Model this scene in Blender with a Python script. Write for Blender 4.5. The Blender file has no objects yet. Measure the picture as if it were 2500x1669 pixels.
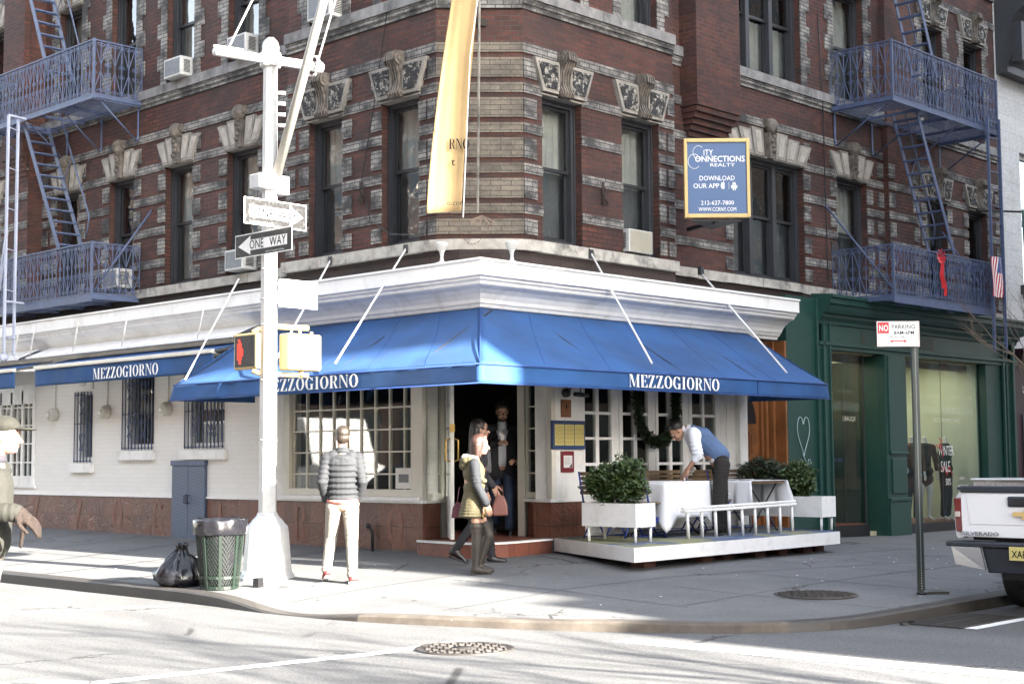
import bpy, bmesh, math, random
from mathutils import Vector, Matrix, noise
random.seed(7)
PI=math.pi
S=bpy.context.scene; COL=S.collection
# ------------------------------------------------------------ camera, light
cam=bpy.data.cameras.new('camera'); co=bpy.data.objects.new('camera',cam); COL.objects.link(co); S.camera=co
_R=Vector((0.694399,-0.719559,-0.006645)); _U=Vector((-0.053132,-0.060479,0.996754)); _B=Vector((-0.717626,-0.691793,-0.080228))
co.matrix_world=Matrix(((_R.x,_U.x,_B.x,-12.85),(_R.y,_U.y,_B.y,-12.93),(_R.z,_U.z,_B.z,1.36),(0,0,0,1)))
cam.sensor_width=36; cam.lens=51.64; cam.clip_end=600; cam.clip_start=.1
ELEV=21.0; AZ=93.0      # sun rays travel towards AZ (from +X), sinking at ELEV
W=bpy.data.worlds.new('World'); S.world=W; W.use_nodes=True
nt=W.node_tree; bg=nt.nodes['Background']; sky=nt.nodes.new('ShaderNodeTexSky'); sky.sky_type='NISHITA'; sky.sun_disc=False
sky.sun_elevation=math.radians(ELEV); sky.sun_rotation=math.radians(90-(AZ+180)); sky.air_density=1.0; sky.dust_density=1.5; sky.ozone_density=1.0
hs=nt.nodes.new('ShaderNodeHueSaturation'); hs.inputs['Saturation'].default_value=.45; nt.links.new(sky.outputs[0],hs.inputs['Color']); nt.links.new(hs.outputs[0],bg.inputs[0]); bg.inputs[1].default_value=.06
sl=bpy.data.lights.new('sun','SUN'); sl.energy=3.1; sl.angle=math.radians(.5); sl.color=(1,.93,.82)
so=bpy.data.objects.new('sun',sl); COL.objects.link(so)
d=Vector((math.cos(math.radians(AZ))*math.cos(math.radians(ELEV)),math.sin(math.radians(AZ))*math.cos(math.radians(ELEV)),-math.sin(math.radians(ELEV))))
so.rotation_euler=d.to_track_quat('-Z','Y').to_euler(); so.location=(0,-30,30)
S.view_settings.view_transform='Standard'; S.view_settings.look='None'; S.view_settings.gamma=1; S.view_settings.exposure=4.2
S.cycles.max_bounces=6; S.cycles.diffuse_bounces=3; S.cycles.glossy_bounces=3; S.cycles.transparent_max_bounces=10; S.cycles.transmission_bounces=3
S.cycles.caustics_reflective=False; S.cycles.caustics_refractive=False
# ------------------------------------------------------------ mesh helpers
class MB:
    def __init__(s): s.v=[]; s.f=[]; s.sm=[]
    def add(s,vs,fs,smooth=False):
        n=len(s.v); s.v+= [tuple(p) for p in vs]; s.f+=[tuple(i+n for i in f) for f in fs]; s.sm+=[smooth]*len(fs); return s
    def box(s,x0,x1,y0,y1,z0,z1,F=None):
        if x0>x1:x0,x1=x1,x0
        if y0>y1:y0,y1=y1,y0
        if z0>z1:z0,z1=z1,z0
        vs=[(x,y,z) for z in(z0,z1) for y in(y0,y1) for x in(x0,x1)]
        if F: vs=[F(*p) for p in vs]
        return s.add(vs,[(0,2,3,1),(4,5,7,6),(0,1,5,4),(2,6,7,3),(0,4,6,2),(1,3,7,5)])
    def obox(s,c,sx,sy,sz,M=None):    # centred box with matrix
        vs=[Vector((x*sx/2,y*sy/2,z*sz/2)) for z in(-1,1) for y in(-1,1) for x in(-1,1)]
        vs=[(M@p if M else p)+Vector(c) for p in vs]
        return s.add(vs,[(0,2,3,1),(4,5,7,6),(0,1,5,4),(2,6,7,3),(0,4,6,2),(1,3,7,5)])
    def bar(s,a,b,w,h=None):          # rectangular bar from a to b
        a=Vector(a);b=Vector(b);h=h or w; d=(b-a); L=d.length
        if L<1e-6: return s
        q=d.to_track_quat('X','Z').to_matrix()
        return s.obox((a+b)/2,L,w,h,q)
    def tube(s,pts,r,n=8,cap=True,smooth=True):
        pts=[Vector(p) for p in pts]; m=len(pts); rs=r if isinstance(r,(list,tuple)) else [r]*m
        vs=[];up=None
        for i,p in enumerate(pts):
            t=(pts[min(i+1,m-1)]-pts[max(i-1,0)]).normalized()
            if up is None: up=Vector((0,0,1)) if abs(t.z)<.9 else Vector((1,0,0))
            x=t.cross(up)
            if x.length<1e-4: x=t.cross(Vector((0,1,0)))
            x.normalize(); y=x.cross(t).normalized(); up=y
            for k in range(n):
                a=2*PI*k/n+PI/n; vs.append(p+x*math.cos(a)*rs[i]+y*math.sin(a)*rs[i])
        fs=[(i*n+k,i*n+(k+1)%n,(i+1)*n+(k+1)%n,(i+1)*n+k) for i in range(m-1) for k in range(n)]
        if cap: fs+=[tuple(range(n-1,-1,-1)),tuple(range((m-1)*n,m*n))]
        return s.add(vs,fs,smooth and n>5)
    def prism(s,poly,ext):            # planar polygon (3d pts) extruded by vector
        e=Vector(ext); p=[Vector(q) for q in poly]; n=len(p)
        vs=p+[q+e for q in p]
        return s.add(vs,[tuple(range(n-1,-1,-1)),tuple(range(n,2*n))]+[(i,(i+1)%n,n+(i+1)%n,n+i) for i in range(n)])
    def sweep(s,prof,paths,caps=True,smooth=False): # prof list; paths list of functions prof->pt
        n=len(prof); vs=[]
        for f in paths: vs+=[f(p) for p in prof]
        fs=[]
        for j in range(len(paths)-1):
            fs+=[(j*n+i,j*n+i+1,(j+1)*n+i+1,(j+1)*n+i) for i in range(n-1)]
        if caps: fs+=[tuple(range(n)),tuple(range((len(paths)-1)*n,len(paths)*n))[::-1]]
        return s.add(vs,fs,smooth)
    def sphere(s,c,r,n=12,m=8,sc=(1,1,1),rot=None):
        vs=[];fs=[]
        for j in range(m+1):
            t=PI*j/m
            for i in range(n):
                a=2*PI*i/n; v=Vector((math.sin(t)*math.cos(a)*r*sc[0],math.sin(t)*math.sin(a)*r*sc[1],math.cos(t)*r*sc[2]))
                if rot: v=rot@v
                vs.append(Vector(c)+v)
        for j in range(m):
            for i in range(n): fs.append((j*n+i,(j+1)*n+i,(j+1)*n+(i+1)%n,j*n+(i+1)%n))
        return s.add(vs,fs,True)
    def lathe(s,c,prof,n=24,smooth=True):  # prof [(r,z)]
        vs=[(c[0]+r*math.cos(2*PI*i/n),c[1]+r*math.sin(2*PI*i/n),c[2]+z) for r,z in prof for i in range(n)]
        fs=[(j*n+i,j*n+(i+1)%n,(j+1)*n+(i+1)%n,(j+1)*n+i) for j in range(len(prof)-1) for i in range(n)]
        fs+=[tuple(range(n-1,-1,-1)),tuple(range((len(prof)-1)*n,len(prof)*n))]
        return s.add(vs,fs,smooth)
    def each(s,name,mat,parent=None,**k):   # every connected piece becomes a part of its own
        par_=list(range(len(s.v)))
        def fd(a):
            while par_[a]!=a: par_[a]=par_[par_[a]]; a=par_[a]
            return a
        for f in s.f:
            r=fd(f[0])
            for q in f[1:]: par_[fd(q)]=r
        G={}
        for f,sm in zip(s.f,s.sm): G.setdefault(fd(f[0]),[]).append((f,sm))
        out=[]
        for g in G.values():
            ids=sorted({i for f,_ in g for i in f}); mp={i:n for n,i in enumerate(ids)}; m=MB(); m.v=[s.v[i] for i in ids]; m.f=[tuple(mp[i] for i in f) for f,_ in g]; m.sm=[x for _,x in g]; out.append(m.build(name,mat,parent,**k))
        return out
    def build(s,name,mat,parent=None,bevel=0,clean=False):
        me=bpy.data.meshes.new(name); me.from_pydata(s.v,[],s.f); me.update()
        if clean:
            b=bmesh.new(); b.from_mesh(me); bmesh.ops.remove_doubles(b,verts=b.verts,dist=1e-4); bmesh.ops.recalc_face_normals(b,faces=b.faces); b.to_mesh(me); b.free()
        else: me.polygons.foreach_set('use_smooth',s.sm)
        if mat: me.materials.append(mat)
        o=bpy.data.objects.new(name,me); COL.objects.link(o)
        if bevel:
            m=o.modifiers.new('b','BEVEL'); m.width=bevel; m.segments=2; m.limit_method='ANGLE'
        if parent is not None: par(o,parent)
        return o
def par(o,p):
    o.parent=p; o.matrix_parent_inverse=PW(p).inverted()
def PW(p):
    m=Matrix.Translation(p.location)@p.rotation_euler.to_matrix().to_4x4()
    if p.parent: m=PW(p.parent)@p.matrix_parent_inverse@m
    return m
def tag(o,label,cat,group=None,kind=None):
    if label:o['label']=label
    if cat:o['category']=cat
    if group:o['group']=group
    if kind:o['kind']=kind
    return o
def thing(name,loc,label,cat,group=None):
    o=bpy.data.objects.new(name,None); COL.objects.link(o); o.location=loc; o.empty_display_size=.2
    return tag(o,label,cat,group)
def children(o): return [c for c in bpy.data.objects if c.parent==o]
def copy_tree(o,parent=None):
    c=o.copy(); COL.objects.link(c)
    if parent: c.parent=parent
    for ch in children(o): copy_tree(ch,c)
    return c
def seto(o,loc,rz=0): o.location=loc; o.rotation_euler=(0,0,rz); return o
# ------------------------------------------------------------ materials
def nm(name):
    m=bpy.data.materials.new(name); m.use_nodes=True; t=m.node_tree; return m,t,t.nodes['Principled BSDF']
def N(t,ty,**k):
    n=t.nodes.new(ty)
    for a,b in k.items():
        if a.startswith('i_'): n.inputs[a[2:].replace('_',' ')].default_value=b
        else: setattr(n,a,b)
    return n
def ramp(t,fac,stops):
    r=N(t,'ShaderNodeValToRGB'); e=r.color_ramp.elements
    while len(e)<len(stops): e.new(.5)
    for q,(p,c) in zip(e,stops): q.position=p; q.color=(c,c,c,1) if not isinstance(c,tuple) else (*c,1)
    t.links.new(fac,r.inputs[0]); return r
def mixc(t,a,b,fac,mode='MIX'):
    m=N(t,'ShaderNodeMix',data_type='RGBA',blend_type=mode); 
    for s_,v in ((0,fac),(6,a),(7,b)):
        if hasattr(v,'links') or hasattr(v,'is_linked'): t.links.new(v,m.inputs[s_])
        else: m.inputs[s_].default_value=v if s_==0 else (*v,1)
    return m.outputs[2]
def pos(t): return N(t,'ShaderNodeNewGeometry').outputs['Position']
def objc(t): return N(t,'ShaderNodeTexCoord').outputs['Object']
def noi(t,vec,scale,detail=4,rough=.6,sc=None):
    n=N(t,'ShaderNodeTexNoise'); n.inputs['Scale'].default_value=scale; n.inputs['Detail'].default_value=detail; n.inputs['Roughness'].default_value=rough
    if sc:
        mp=N(t,'ShaderNodeMapping'); mp.inputs['Scale'].default_value=sc; t.links.new(vec,mp.inputs[0]); vec=mp.outputs[0]
    t.links.new(vec,n.inputs['Vector']); return n.outputs[0]
def bump(t,b,h,strength=.3,dist=.01):
    n=N(t,'ShaderNodeBump'); n.inputs['Strength'].default_value=strength; n.inputs['Distance'].default_value=dist
    t.links.new(h,n.inputs['Height']); t.links.new(n.outputs[0],b.inputs['Normal'])
def mat(name,col,rough=.6,metal=0,var=.12,vs=2.5,bs=0,bsc=60,spec=None,coat=0,dirt=0,dirtc=(.05,.045,.04),ds=1.5,dsc=None):
    m,t,b=nm(name); b.inputs['Roughness'].default_value=rough; b.inputs['Metallic'].default_value=metal
    if spec is not None: b.inputs['Specular IOR Level'].default_value=spec
    if coat: b.inputs['Coat Weight'].default_value=coat; b.inputs['Coat Roughness'].default_value=.05
    p=objc(t); c=None
    if var:
        r=ramp(t,noi(t,p,vs,5),[(.3,0.),(.7,1.)])
        c=mixc(t,tuple(x*(1-var) for x in col),tuple(min(1,x*(1+var)) for x in col),r.outputs[0])
    if dirt:
        r=ramp(t,noi(t,p,ds,8,.7,dsc),[(.5,0.),(.72,dirt)])
        c=mixc(t,c or col,dirtc,r.outputs[0])
    if c is not None: t.links.new(c,b.inputs['Base Color'])
    else: b.inputs['Base Color'].default_value=(*col,1)
    if bs: bump(t,b,noi(t,p,bsc,4),bs)
    return m
def wallvec(t):   # (along-wall metres, height, 0) from the true normal
    g=N(t,'ShaderNodeNewGeometry'); c=N(t,'ShaderNodeVectorMath',operation='CROSS_PRODUCT'); t.links.new(g.outputs['True Normal'],c.inputs[0]); c.inputs[1].default_value=(0,0,1)
    d=N(t,'ShaderNodeVectorMath',operation='DOT_PRODUCT'); t.links.new(g.outputs['Position'],d.inputs[0]); t.links.new(c.outputs[0],d.inputs[1])
    s=N(t,'ShaderNodeSeparateXYZ'); t.links.new(g.outputs['Position'],s.inputs[0]); k=N(t,'ShaderNodeCombineXYZ')
    t.links.new(d.outputs['Value'],k.inputs[0]); t.links.new(s.outputs[2],k.inputs[1]); return k.outputs[0],g.outputs['Position'],s.outputs[2]
def brickmat(name,c1,c2,mortar,bw=.205,rh=.0662,ms=.006,soot=.6,sootc=(.02,.018,.018),zoff=0,rough=.85,bstr=.5,lo=.48,hi=.68,ssc=(1,1,1.6),ss=1.1,mvar=0,streak=0,fv=.55):
    m,t,b=nm(name); b.inputs['Roughness'].default_value=rough; v,p,z=wallvec(t)
    mp=N(t,'ShaderNodeMapping'); mp.inputs['Location'].default_value=(0,-zoff,0); t.links.new(v,mp.inputs[0])
    k=N(t,'ShaderNodeTexBrick'); t.links.new(mp.outputs[0],k.inputs['Vector'])
    for a,x in (('Scale',1),('Mortar Size',ms),('Mortar Smooth',.2),('Bias',0),('Brick Width',bw),('Row Height',rh)): k.inputs[a].default_value=x
    k.inputs['Color1'].default_value=(*c1,1); k.inputs['Color2'].default_value=(*c2,1); k.inputs['Mortar'].default_value=(*mortar,1)
    c=k.outputs[0]
    if mvar:  # dark and pale areas of mortar
        r=ramp(t,noi(t,p,.6,3),[(.42,0.),(.6,1.)]); c2_=mixc(t,c,tuple(x*.12 for x in mortar),mixf(t,k.outputs[1],r.outputs[0])); c=c2_
    big=ramp(t,noi(t,p,ss,9,.65,ssc),[(lo,0.),(hi,soot)])
    c=mixc(t,c,sootc,big.outputs[0])
    if streak:
        r=ramp(t,noi(t,p,2.2,6,.7,(1.6,1.6,.35)),[(.5,0.),(.66,streak)]); c=mixc(t,c,sootc,r.outputs[0])
    fine=noi(t,p,28,3); c=mixc(t,c,(1,1,1),.0); mm=N(t,'ShaderNodeMix',data_type='RGBA',blend_type='MULTIPLY'); mm.inputs[0].default_value=fv
    t.links.new(c,mm.inputs[6]); rr=ramp(t,fine,[(.25,.55),(.75,1.35)]); t.links.new(rr.outputs[0],mm.inputs[7]); t.links.new(mm.outputs[2],b.inputs['Base Color'])
    hh=N(t,'ShaderNodeMath',operation='MULTIPLY_ADD'); t.links.new(k.outputs[1],hh.inputs[0]); hh.inputs[1].default_value=-1.; t.links.new(fine,hh.inputs[2])
    bump(t,b,hh.outputs[0],bstr,.006); return m
def mixf(t,a,b_):
    n=N(t,'ShaderNodeMath',operation='MULTIPLY'); t.links.new(a,n.inputs[0]); t.links.new(b_,n.inputs[1]); return n.outputs[0]
def glass(name,tint=(.75,.8,.8),refl=1.35,rough=.02,wav=0.02,base=.04):
    m=bpy.data.materials.new(name); m.use_nodes=True; t=m.node_tree; t.nodes.remove(t.nodes['Principled BSDF']); out=t.nodes['Material Output']
    fr=N(t,'ShaderNodeFresnel'); fr.inputs['IOR'].default_value=1.5
    ma=N(t,'ShaderNodeMath',operation='MULTIPLY_ADD'); ma.use_clamp=True; t.links.new(fr.outputs[0],ma.inputs[0]); ma.inputs[1].default_value=refl; ma.inputs[2].default_value=base
    ge=N(t,'ShaderNodeNewGeometry'); inv=N(t,'ShaderNodeMath',operation='SUBTRACT'); inv.inputs[0].default_value=1; t.links.new(ge.outputs['Backfacing'],inv.inputs[1]); fo=mixf(t,ma.outputs[0],inv.outputs[0])
    tr=N(t,'ShaderNodeBsdfTransparent'); tr.inputs[0].default_value=(*tint,1); gl=N(t,'ShaderNodeBsdfGlossy'); gl.inputs['Roughness'].default_value=rough
    if wav:
        bn=N(t,'ShaderNodeBump'); bn.inputs['Strength'].default_value=wav*8; bn.inputs['Distance'].default_value=.01; t.links.new(noi(t,pos(t),2.5,2),bn.inputs['Height']); t.links.new(bn.outputs[0],gl.inputs['Normal'])
    mx=N(t,'ShaderNodeMixShader'); t.links.new(fo,mx.inputs[0]); t.links.new(tr.outputs[0],mx.inputs[1]); t.links.new(gl.outputs[0],mx.inputs[2]); t.links.new(mx.outputs[0],out.inputs[0]); return m
def emis(name,col,st):
    m,t,b=nm(name); b.inputs['Base Color'].default_value=(*col,1); b.inputs['Emission Color'].default_value=(*col,1); b.inputs['Emission Strength'].default_value=st; return m
MT={}
MT['brick']=brickmat('red_brick',(.105,.033,.021),(.056,.020,.014),(.07,.056,.05),soot=.72,mvar=1,ms=.0075,lo=.41,hi=.66,sootc=(.022,.017,.017))
MT['stone']=brickmat('grey_stone_brick',(.30,.285,.26),(.21,.20,.185),(.05,.045,.042),bw=.21,ms=.007,soot=.95,lo=.40,hi=.60,ss=2.6,ssc=(1,1,1.5),sootc=(.03,.029,.03),bstr=.6)
MT['stonetan']=brickmat('tan_stone_brick',(.185,.160,.125),(.14,.12,.095),(.05,.042,.035),bw=.27,ms=.005,soot=.75,lo=.45,hi=.68,ss=1.5,sootc=(.04,.035,.03),bstr=.5)
MT['darkbrick']=brickmat('dark_painted_brick',(.045,.03,.026),(.035,.025,.022),(.02,.016,.015),bw=.3,rh=.1,soot=.5)
MT['whitebrick']=brickmat('white_painted_brick',(.83,.81,.76),(.80,.78,.73),(.76,.74,.69),bw=.22,rh=.07,ms=.005,soot=.10,sootc=(.45,.40,.33),lo=.55,hi=.8,bstr=.12,fv=.08)
MT['sill']=mat('limestone_sill',(.38,.36,.32),.85,var=.25,vs=6,bs=.4,bsc=30,dirt=.95,dirtc=(.03,.03,.03),ds=3.2)
MT['silldark']=mat('sooty_sill',(.2,.195,.19),.85,var=.35,vs=5,bs=.4,bsc=30,dirt=.95,dirtc=(.018,.019,.022),ds=2.2,dsc=(1,1,.6))
MT['white']=mat('white_paint',(.80,.79,.76),.45,var=.05,dirt=.5,dirtc=(.42,.38,.32),ds=3.,dsc=(1,1,.5))
MT['whiteworn']=mat('worn_white_paint',(.82,.81,.79),.5,var=.03,dirt=.3,dirtc=(.33,.30,.26),ds=7,bs=.15,bsc=30)
MT['cream']=mat('cream_paint',(.66,.63,.55),.5,var=.05,dirt=.3,dirtc=(.42,.38,.3),ds=2)
MT['frame']=mat('slate_window_frame',(.035,.037,.042),.45,var=.15)
MT['sash']=mat('dark_sash',(.022,.023,.026),.4,var=.1)
MT['glass']=glass('window_glass',tint=(.62,.66,.66),refl=1.6,wav=.03,base=.05)
MT['shopglass']=glass('shop_glass',tint=(.82,.85,.84),refl=1.2,wav=.004,base=.05)
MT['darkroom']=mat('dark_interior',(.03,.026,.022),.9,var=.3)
MT['curtain']=mat('pale_curtain',(.62,.60,.54),.9,var=.15,vs=3); MT['screen']=mat('grey_insect_screen',(.16,.17,.18),.9,var=.1,vs=3)
MT['tile']=None
MT['blueawn']=mat('blue_canvas',(.015,.068,.20),.8,var=.3,vs=.9,bs=.45,bsc=4,dirt=.45,dirtc=(.03,.06,.13),ds=1.1)
MT['fe']=mat('blue_grey_ironwork',(.065,.09,.165),.5,var=.15,vs=6,dirt=.6,dirtc=(.06,.05,.05),ds=14)
MT['green']=mat('green_painted_wood',(.012,.052,.042),.42,var=.08,vs=1.5,dirt=.25,dirtc=(.03,.06,.05),ds=3)
MT['steelwhite']=mat('galvanised_pale_pole',(.5,.5,.49),.42,var=.06,vs=8,metal=.1,dirt=.5,dirtc=(.32,.32,.32),ds=9)
MT['black']=mat('black_paint',(.012,.012,.014),.45,var=.1)
MT['navy']=mat('navy_paint',(.03,.055,.14),.45,var=.1)
MT['rubber']=mat('tyre_rubber',(.012,.012,.012),.8,var=.2)
MT['brass']=mat('brass',(.45,.3,.1),.35,metal=.9,var=.1)
MT['yellow']=mat('mustard_curtain',(.50,.40,.10),.8,var=.12)
MT['gold']=mat('gold_frame',(.60,.42,.16),.45,var=.06)
MT['text_white']=mat('white_lettering',(.85,.84,.80),.6,var=.03)
MT['text_dark']=mat('dark_lettering',(.012,.012,.014),.8,var=.05,spec=.1)
MT['red']=mat('red_print',(.50,.02,.025),.5,var=.05)
FL=lambda u,w,v:(-w,u,v)
FR=lambda u,w,v:(u,-w,v)
MT['acbeige']=mat('beige_plastic',(.42,.39,.30),.5,var=.08); MT['steelgrey']=mat('pale_fixture',(.5,.5,.5),.5,var=.08); MT['orange']=mat('orange_sticker',(.6,.16,.05),.5,var=.05)
MT['fesunlit']=mat('sunlit_blue_ironwork',(.35,.38,.48),.5,var=.1); MT['steelgalv']=mat('dull_galvanised_tube',(.34,.33,.30),.55,metal=.2,var=.1,vs=14); MT['signalsunlit']=mat('sunlit_signal_back',(.62,.58,.48),.5,var=.03); MT['rope']=mat('old_rope',(.2,.15,.12),.9,var=.2)
MT['wooddark']=mat('dark_wood',(.05,.025,.012),.5,var=.3)
MT['brickblock']=mat('red_concrete_block',(.10,.045,.035),.85,var=.3); MT['maroon']=mat('maroon_paint',(.035,.012,.018),.5,var=.2)
MT['palecream']=mat('pale_vinyl',(.6,.58,.45),.7,var=.05)
MT['rust2']=mat('rusty_iron',(.03,.018,.014),.8,var=.3)
# ------------------------------------------------------------ ground
def wear(t,c,p,crack=.35,spots=.03,col=(.02,.02,.02)):
    ad=N(t,'ShaderNodeVectorMath',operation='ADD'); cx=N(t,'ShaderNodeCombineXYZ'); nn=noi(t,p,1.3,5,.7)
    for i in range(2): t.links.new(nn,cx.inputs[i])
    sc=N(t,'ShaderNodeVectorMath',operation='SCALE'); sc.inputs['Scale'].default_value=.9; t.links.new(cx.outputs[0],sc.inputs[0]); t.links.new(p,ad.inputs[0]); t.links.new(sc.outputs[0],ad.inputs[1])
    vo=N(t,'ShaderNodeTexVoronoi',feature='DISTANCE_TO_EDGE'); vo.inputs['Scale'].default_value=crack; t.links.new(ad.outputs[0],vo.inputs['Vector'])
    m1=ramp(t,vo.outputs[0],[(.0,1.),(.004,1.),(.009,0.)]); gate=ramp(t,noi(t,p,.45,3),[(.5,0.),(.56,1.)])
    c=mixc(t,c,col,mixf(t,m1.outputs[0],gate.outputs[0]))
    v2=N(t,'ShaderNodeTexVoronoi'); v2.inputs['Scale'].default_value=2.6; t.links.new(p,v2.inputs['Vector'])
    m2=ramp(t,v2.outputs['Distance'],[(.0,1.),(spots,1.),(spots*1.35,0.)]); sep=N(t,'ShaderNodeSeparateColor'); t.links.new(v2.outputs['Color'],sep.inputs[0]); g2=ramp(t,sep.outputs[0],[(.55,0.),(.56,.75)])
    return mixc(t,c,col,mixf(t,m2.outputs[0],g2.outputs[0]))
def asphalt(name,c1,c2,sc=1.,streaks=True):
    m,t,b=nm(name); b.inputs['Roughness'].default_value=.9; p=pos(t)
    r=ramp(t,noi(t,p,48,3,.85),[(.32,.35),(.7,1.7)])
    big=ramp(t,noi(t,p,.9*sc,6,.65,(1,.35,1) if streaks else None),[(.3,0.),(.7,1.)])
    c=mixc(t,c1,c2,big.outputs[0]); mm=N(t,'ShaderNodeMix',data_type='RGBA',blend_type='MULTIPLY'); mm.inputs[0].default_value=.8
    t.links.new(c,mm.inputs[6]); t.links.new(r.outputs[0],mm.inputs[7])
    st=ramp(t,noi(t,p,1.7,9,.75),[(.6,0.),(.75,.5)]); c=mixc(t,mm.outputs[2],(.03,.03,.03),st.outputs[0]); c=wear(t,c,p,.3,.0001); t.links.new(c,b.inputs['Base Color'])
    bump(t,b,noi(t,p,90,3,.8),.6,.01); return m
MT['road']=asphalt('worn_asphalt',(.074,.075,.077),(.115,.115,.117))
def concrete(name):
    m,t,b=nm(name); b.inputs['Roughness'].default_value=.88; p=pos(t)
    c=mixc(t,(.086,.087,.090),(.126,.127,.129),ramp(t,noi(t,p,.8,6,.7),[(.3,0.),(.7,1.)]).outputs[0])
    c=mixc(t,c,(.05,.05,.052),ramp(t,noi(t,p,2.6,9,.75),[(.6,0.),(.72,.55)]).outputs[0])
    mm=N(t,'ShaderNodeMix',data_type='RGBA',blend_type='MULTIPLY'); mm.inputs[0].default_value=.7
    t.links.new(c,mm.inputs[6]); t.links.new(ramp(t,noi(t,p,45,3,.85),[(.3,.55),(.7,1.45)]).outputs[0],mm.inputs[7]); t.links.new(wear(t,mm.outputs[2],p,.5,.075),b.inputs['Base Color'])
    bump(t,b,noi(t,p,60,4,.8),.35,.006); return m
MT['walk']=concrete('pavement_concrete')
MT['kerb']=mat('steel_faced_kerb',(.035,.031,.028),.6,var=.3,vs=3,dirt=.7,dirtc=(.03,.028,.026),ds=3,bs=.2)
MT['granite']=mat('granite_kerb_stone',(.085,.072,.06),.8,var=.3,vs=5,dirt=.6,dirtc=(.05,.035,.025),ds=3,bs=.3)
MT['line']=mat('worn_road_paint',(.72,.72,.70),.7,var=.06,dirt=.85,dirtc=(.17,.17,.17),ds=5)
MT['crack']=mat('pavement_joint',(.03,.03,.03),.95,var=.2)
def gz(x,y):
    a=max(0,min(1,min((x+3.75)/3.75,(y+6.0)/5.6)))
    base=.165+.008*max(0,min(y,12))-.016*max(0,min(x-2,8))
    # corner kerb ramp
    return (a**1.25)*base-.028*(1-a)-.10*math.exp(-((x+3.85)**2+(y+1.1)**2)/.9)-.075*math.exp(-((x+2.5)**2+(y+4.0)**2)/7)
m=MB(); m.add([(-200,-200,-.15),(200,-200,-.15),(200,200,-.15),(-200,200,-.15)],[(0,1,2,3)])
o=m.build('road',MT['road']); tag(o,None,None,kind='structure')
cv=[(-3.75,40),(-3.75,25),(-3.75,15)]+[(-3.75,10-i*.75) for i in range(13)]
key=[(-3.75,.9),(-3.78,.1),(-3.86,-.7),(-3.84,-1.5),(-3.7,-2.3),(-3.45,-3.1),(-3.1,-3.95),(-2.65,-4.75),(-2.15,-5.4),(-1.5,-5.85),(-.7,-6.0)]
def catmull(P,k):
    out=[]
    for i in range(1,len(P)-2):
        p0,p1,p2,p3=[Vector((*P[j],0)) for j in(i-1,i,i+1,i+2)]
        for s_ in range(k):
            t=s_/k; out.append(tuple((.5*((2*p1)+(p2-p0)*t+(2*p0-5*p1+4*p2-p3)*t*t+(3*p1-p0-3*p2+p3)*t**3))[:2]))
    return out
cv+=catmull([(-3.75,1.7)]+key+[(.1,-6.02)],4)
cv+=[(-.7+i*.7,-6.02) for i in range(1,16)]+[(14,-6.02),(20,-6.02),(60,-6.02)]
inn=[]
for x,y in cv:
    if y>1: inn.append((.6,y))
    elif x>-.7+1e-6: inn.append((max(x,.6),.6) if x<60 else (60,.6))
    else: inn.append((.6,.6))
def off(cv,d):
    out=[]
    for i,(x,y) in enumerate(cv):
        a=Vector(cv[max(i-1,0)]);b=Vector(cv[min(i+1,len(cv)-1)]);t=(b-a).normalized(); n=Vector((-t.y,t.x)) # left of travel = inside
        out.append((x+n.x*d,y+n.y*d))
    return out
inner=off(cv,.17)
m=MB(); K=14; vs=[];n=len(cv)
for (x0,y0),(x1,y1) in zip(inner,inn):
    for k in range(K+1):
        t=k/K; x=x0+(x1-x0)*t; y=y0+(y1-y0)*t; vs.append((x,y,gz(x,y)))
m.add(vs,[(i*(K+1)+k,(i+1)*(K+1)+k,(i+1)*(K+1)+k+1,i*(K+1)+k+1) for i in range(n-1) for k in range(K)])
o=m.build('sidewalk',MT['walk'],clean=True); tag(o,None,None,kind='structure')
m=MB(); a2=off(cv,.02); a3=off(cv,-.01)
vs=[]
for i in range(n):
    z=gz(*inner[i]); zc=gz(*cv[i]); vs+=[(*inner[i],z-.03),(*inner[i],z+.004),(*a2[i],zc+.006),(*cv[i],zc-.012),(*a3[i],-.17)]
isc=lambda i: cv[i][1]<-1.9 and cv[i][0]<-1.9
for nm_,cond,mt_ in (('kerb',lambda i:not isc(i),'kerb'),('granite_kerb',isc,'granite')):
    m=MB(); m.add(vs,[(i*5+k,(i+1)*5+k,(i+1)*5+k+1,i*5+k+1) for i in range(n-1) for k in range(4) if cond(i)])
    o=m.build(nm_,MT[mt_],clean=True); tag(o,None,None,kind='structure')
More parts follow.
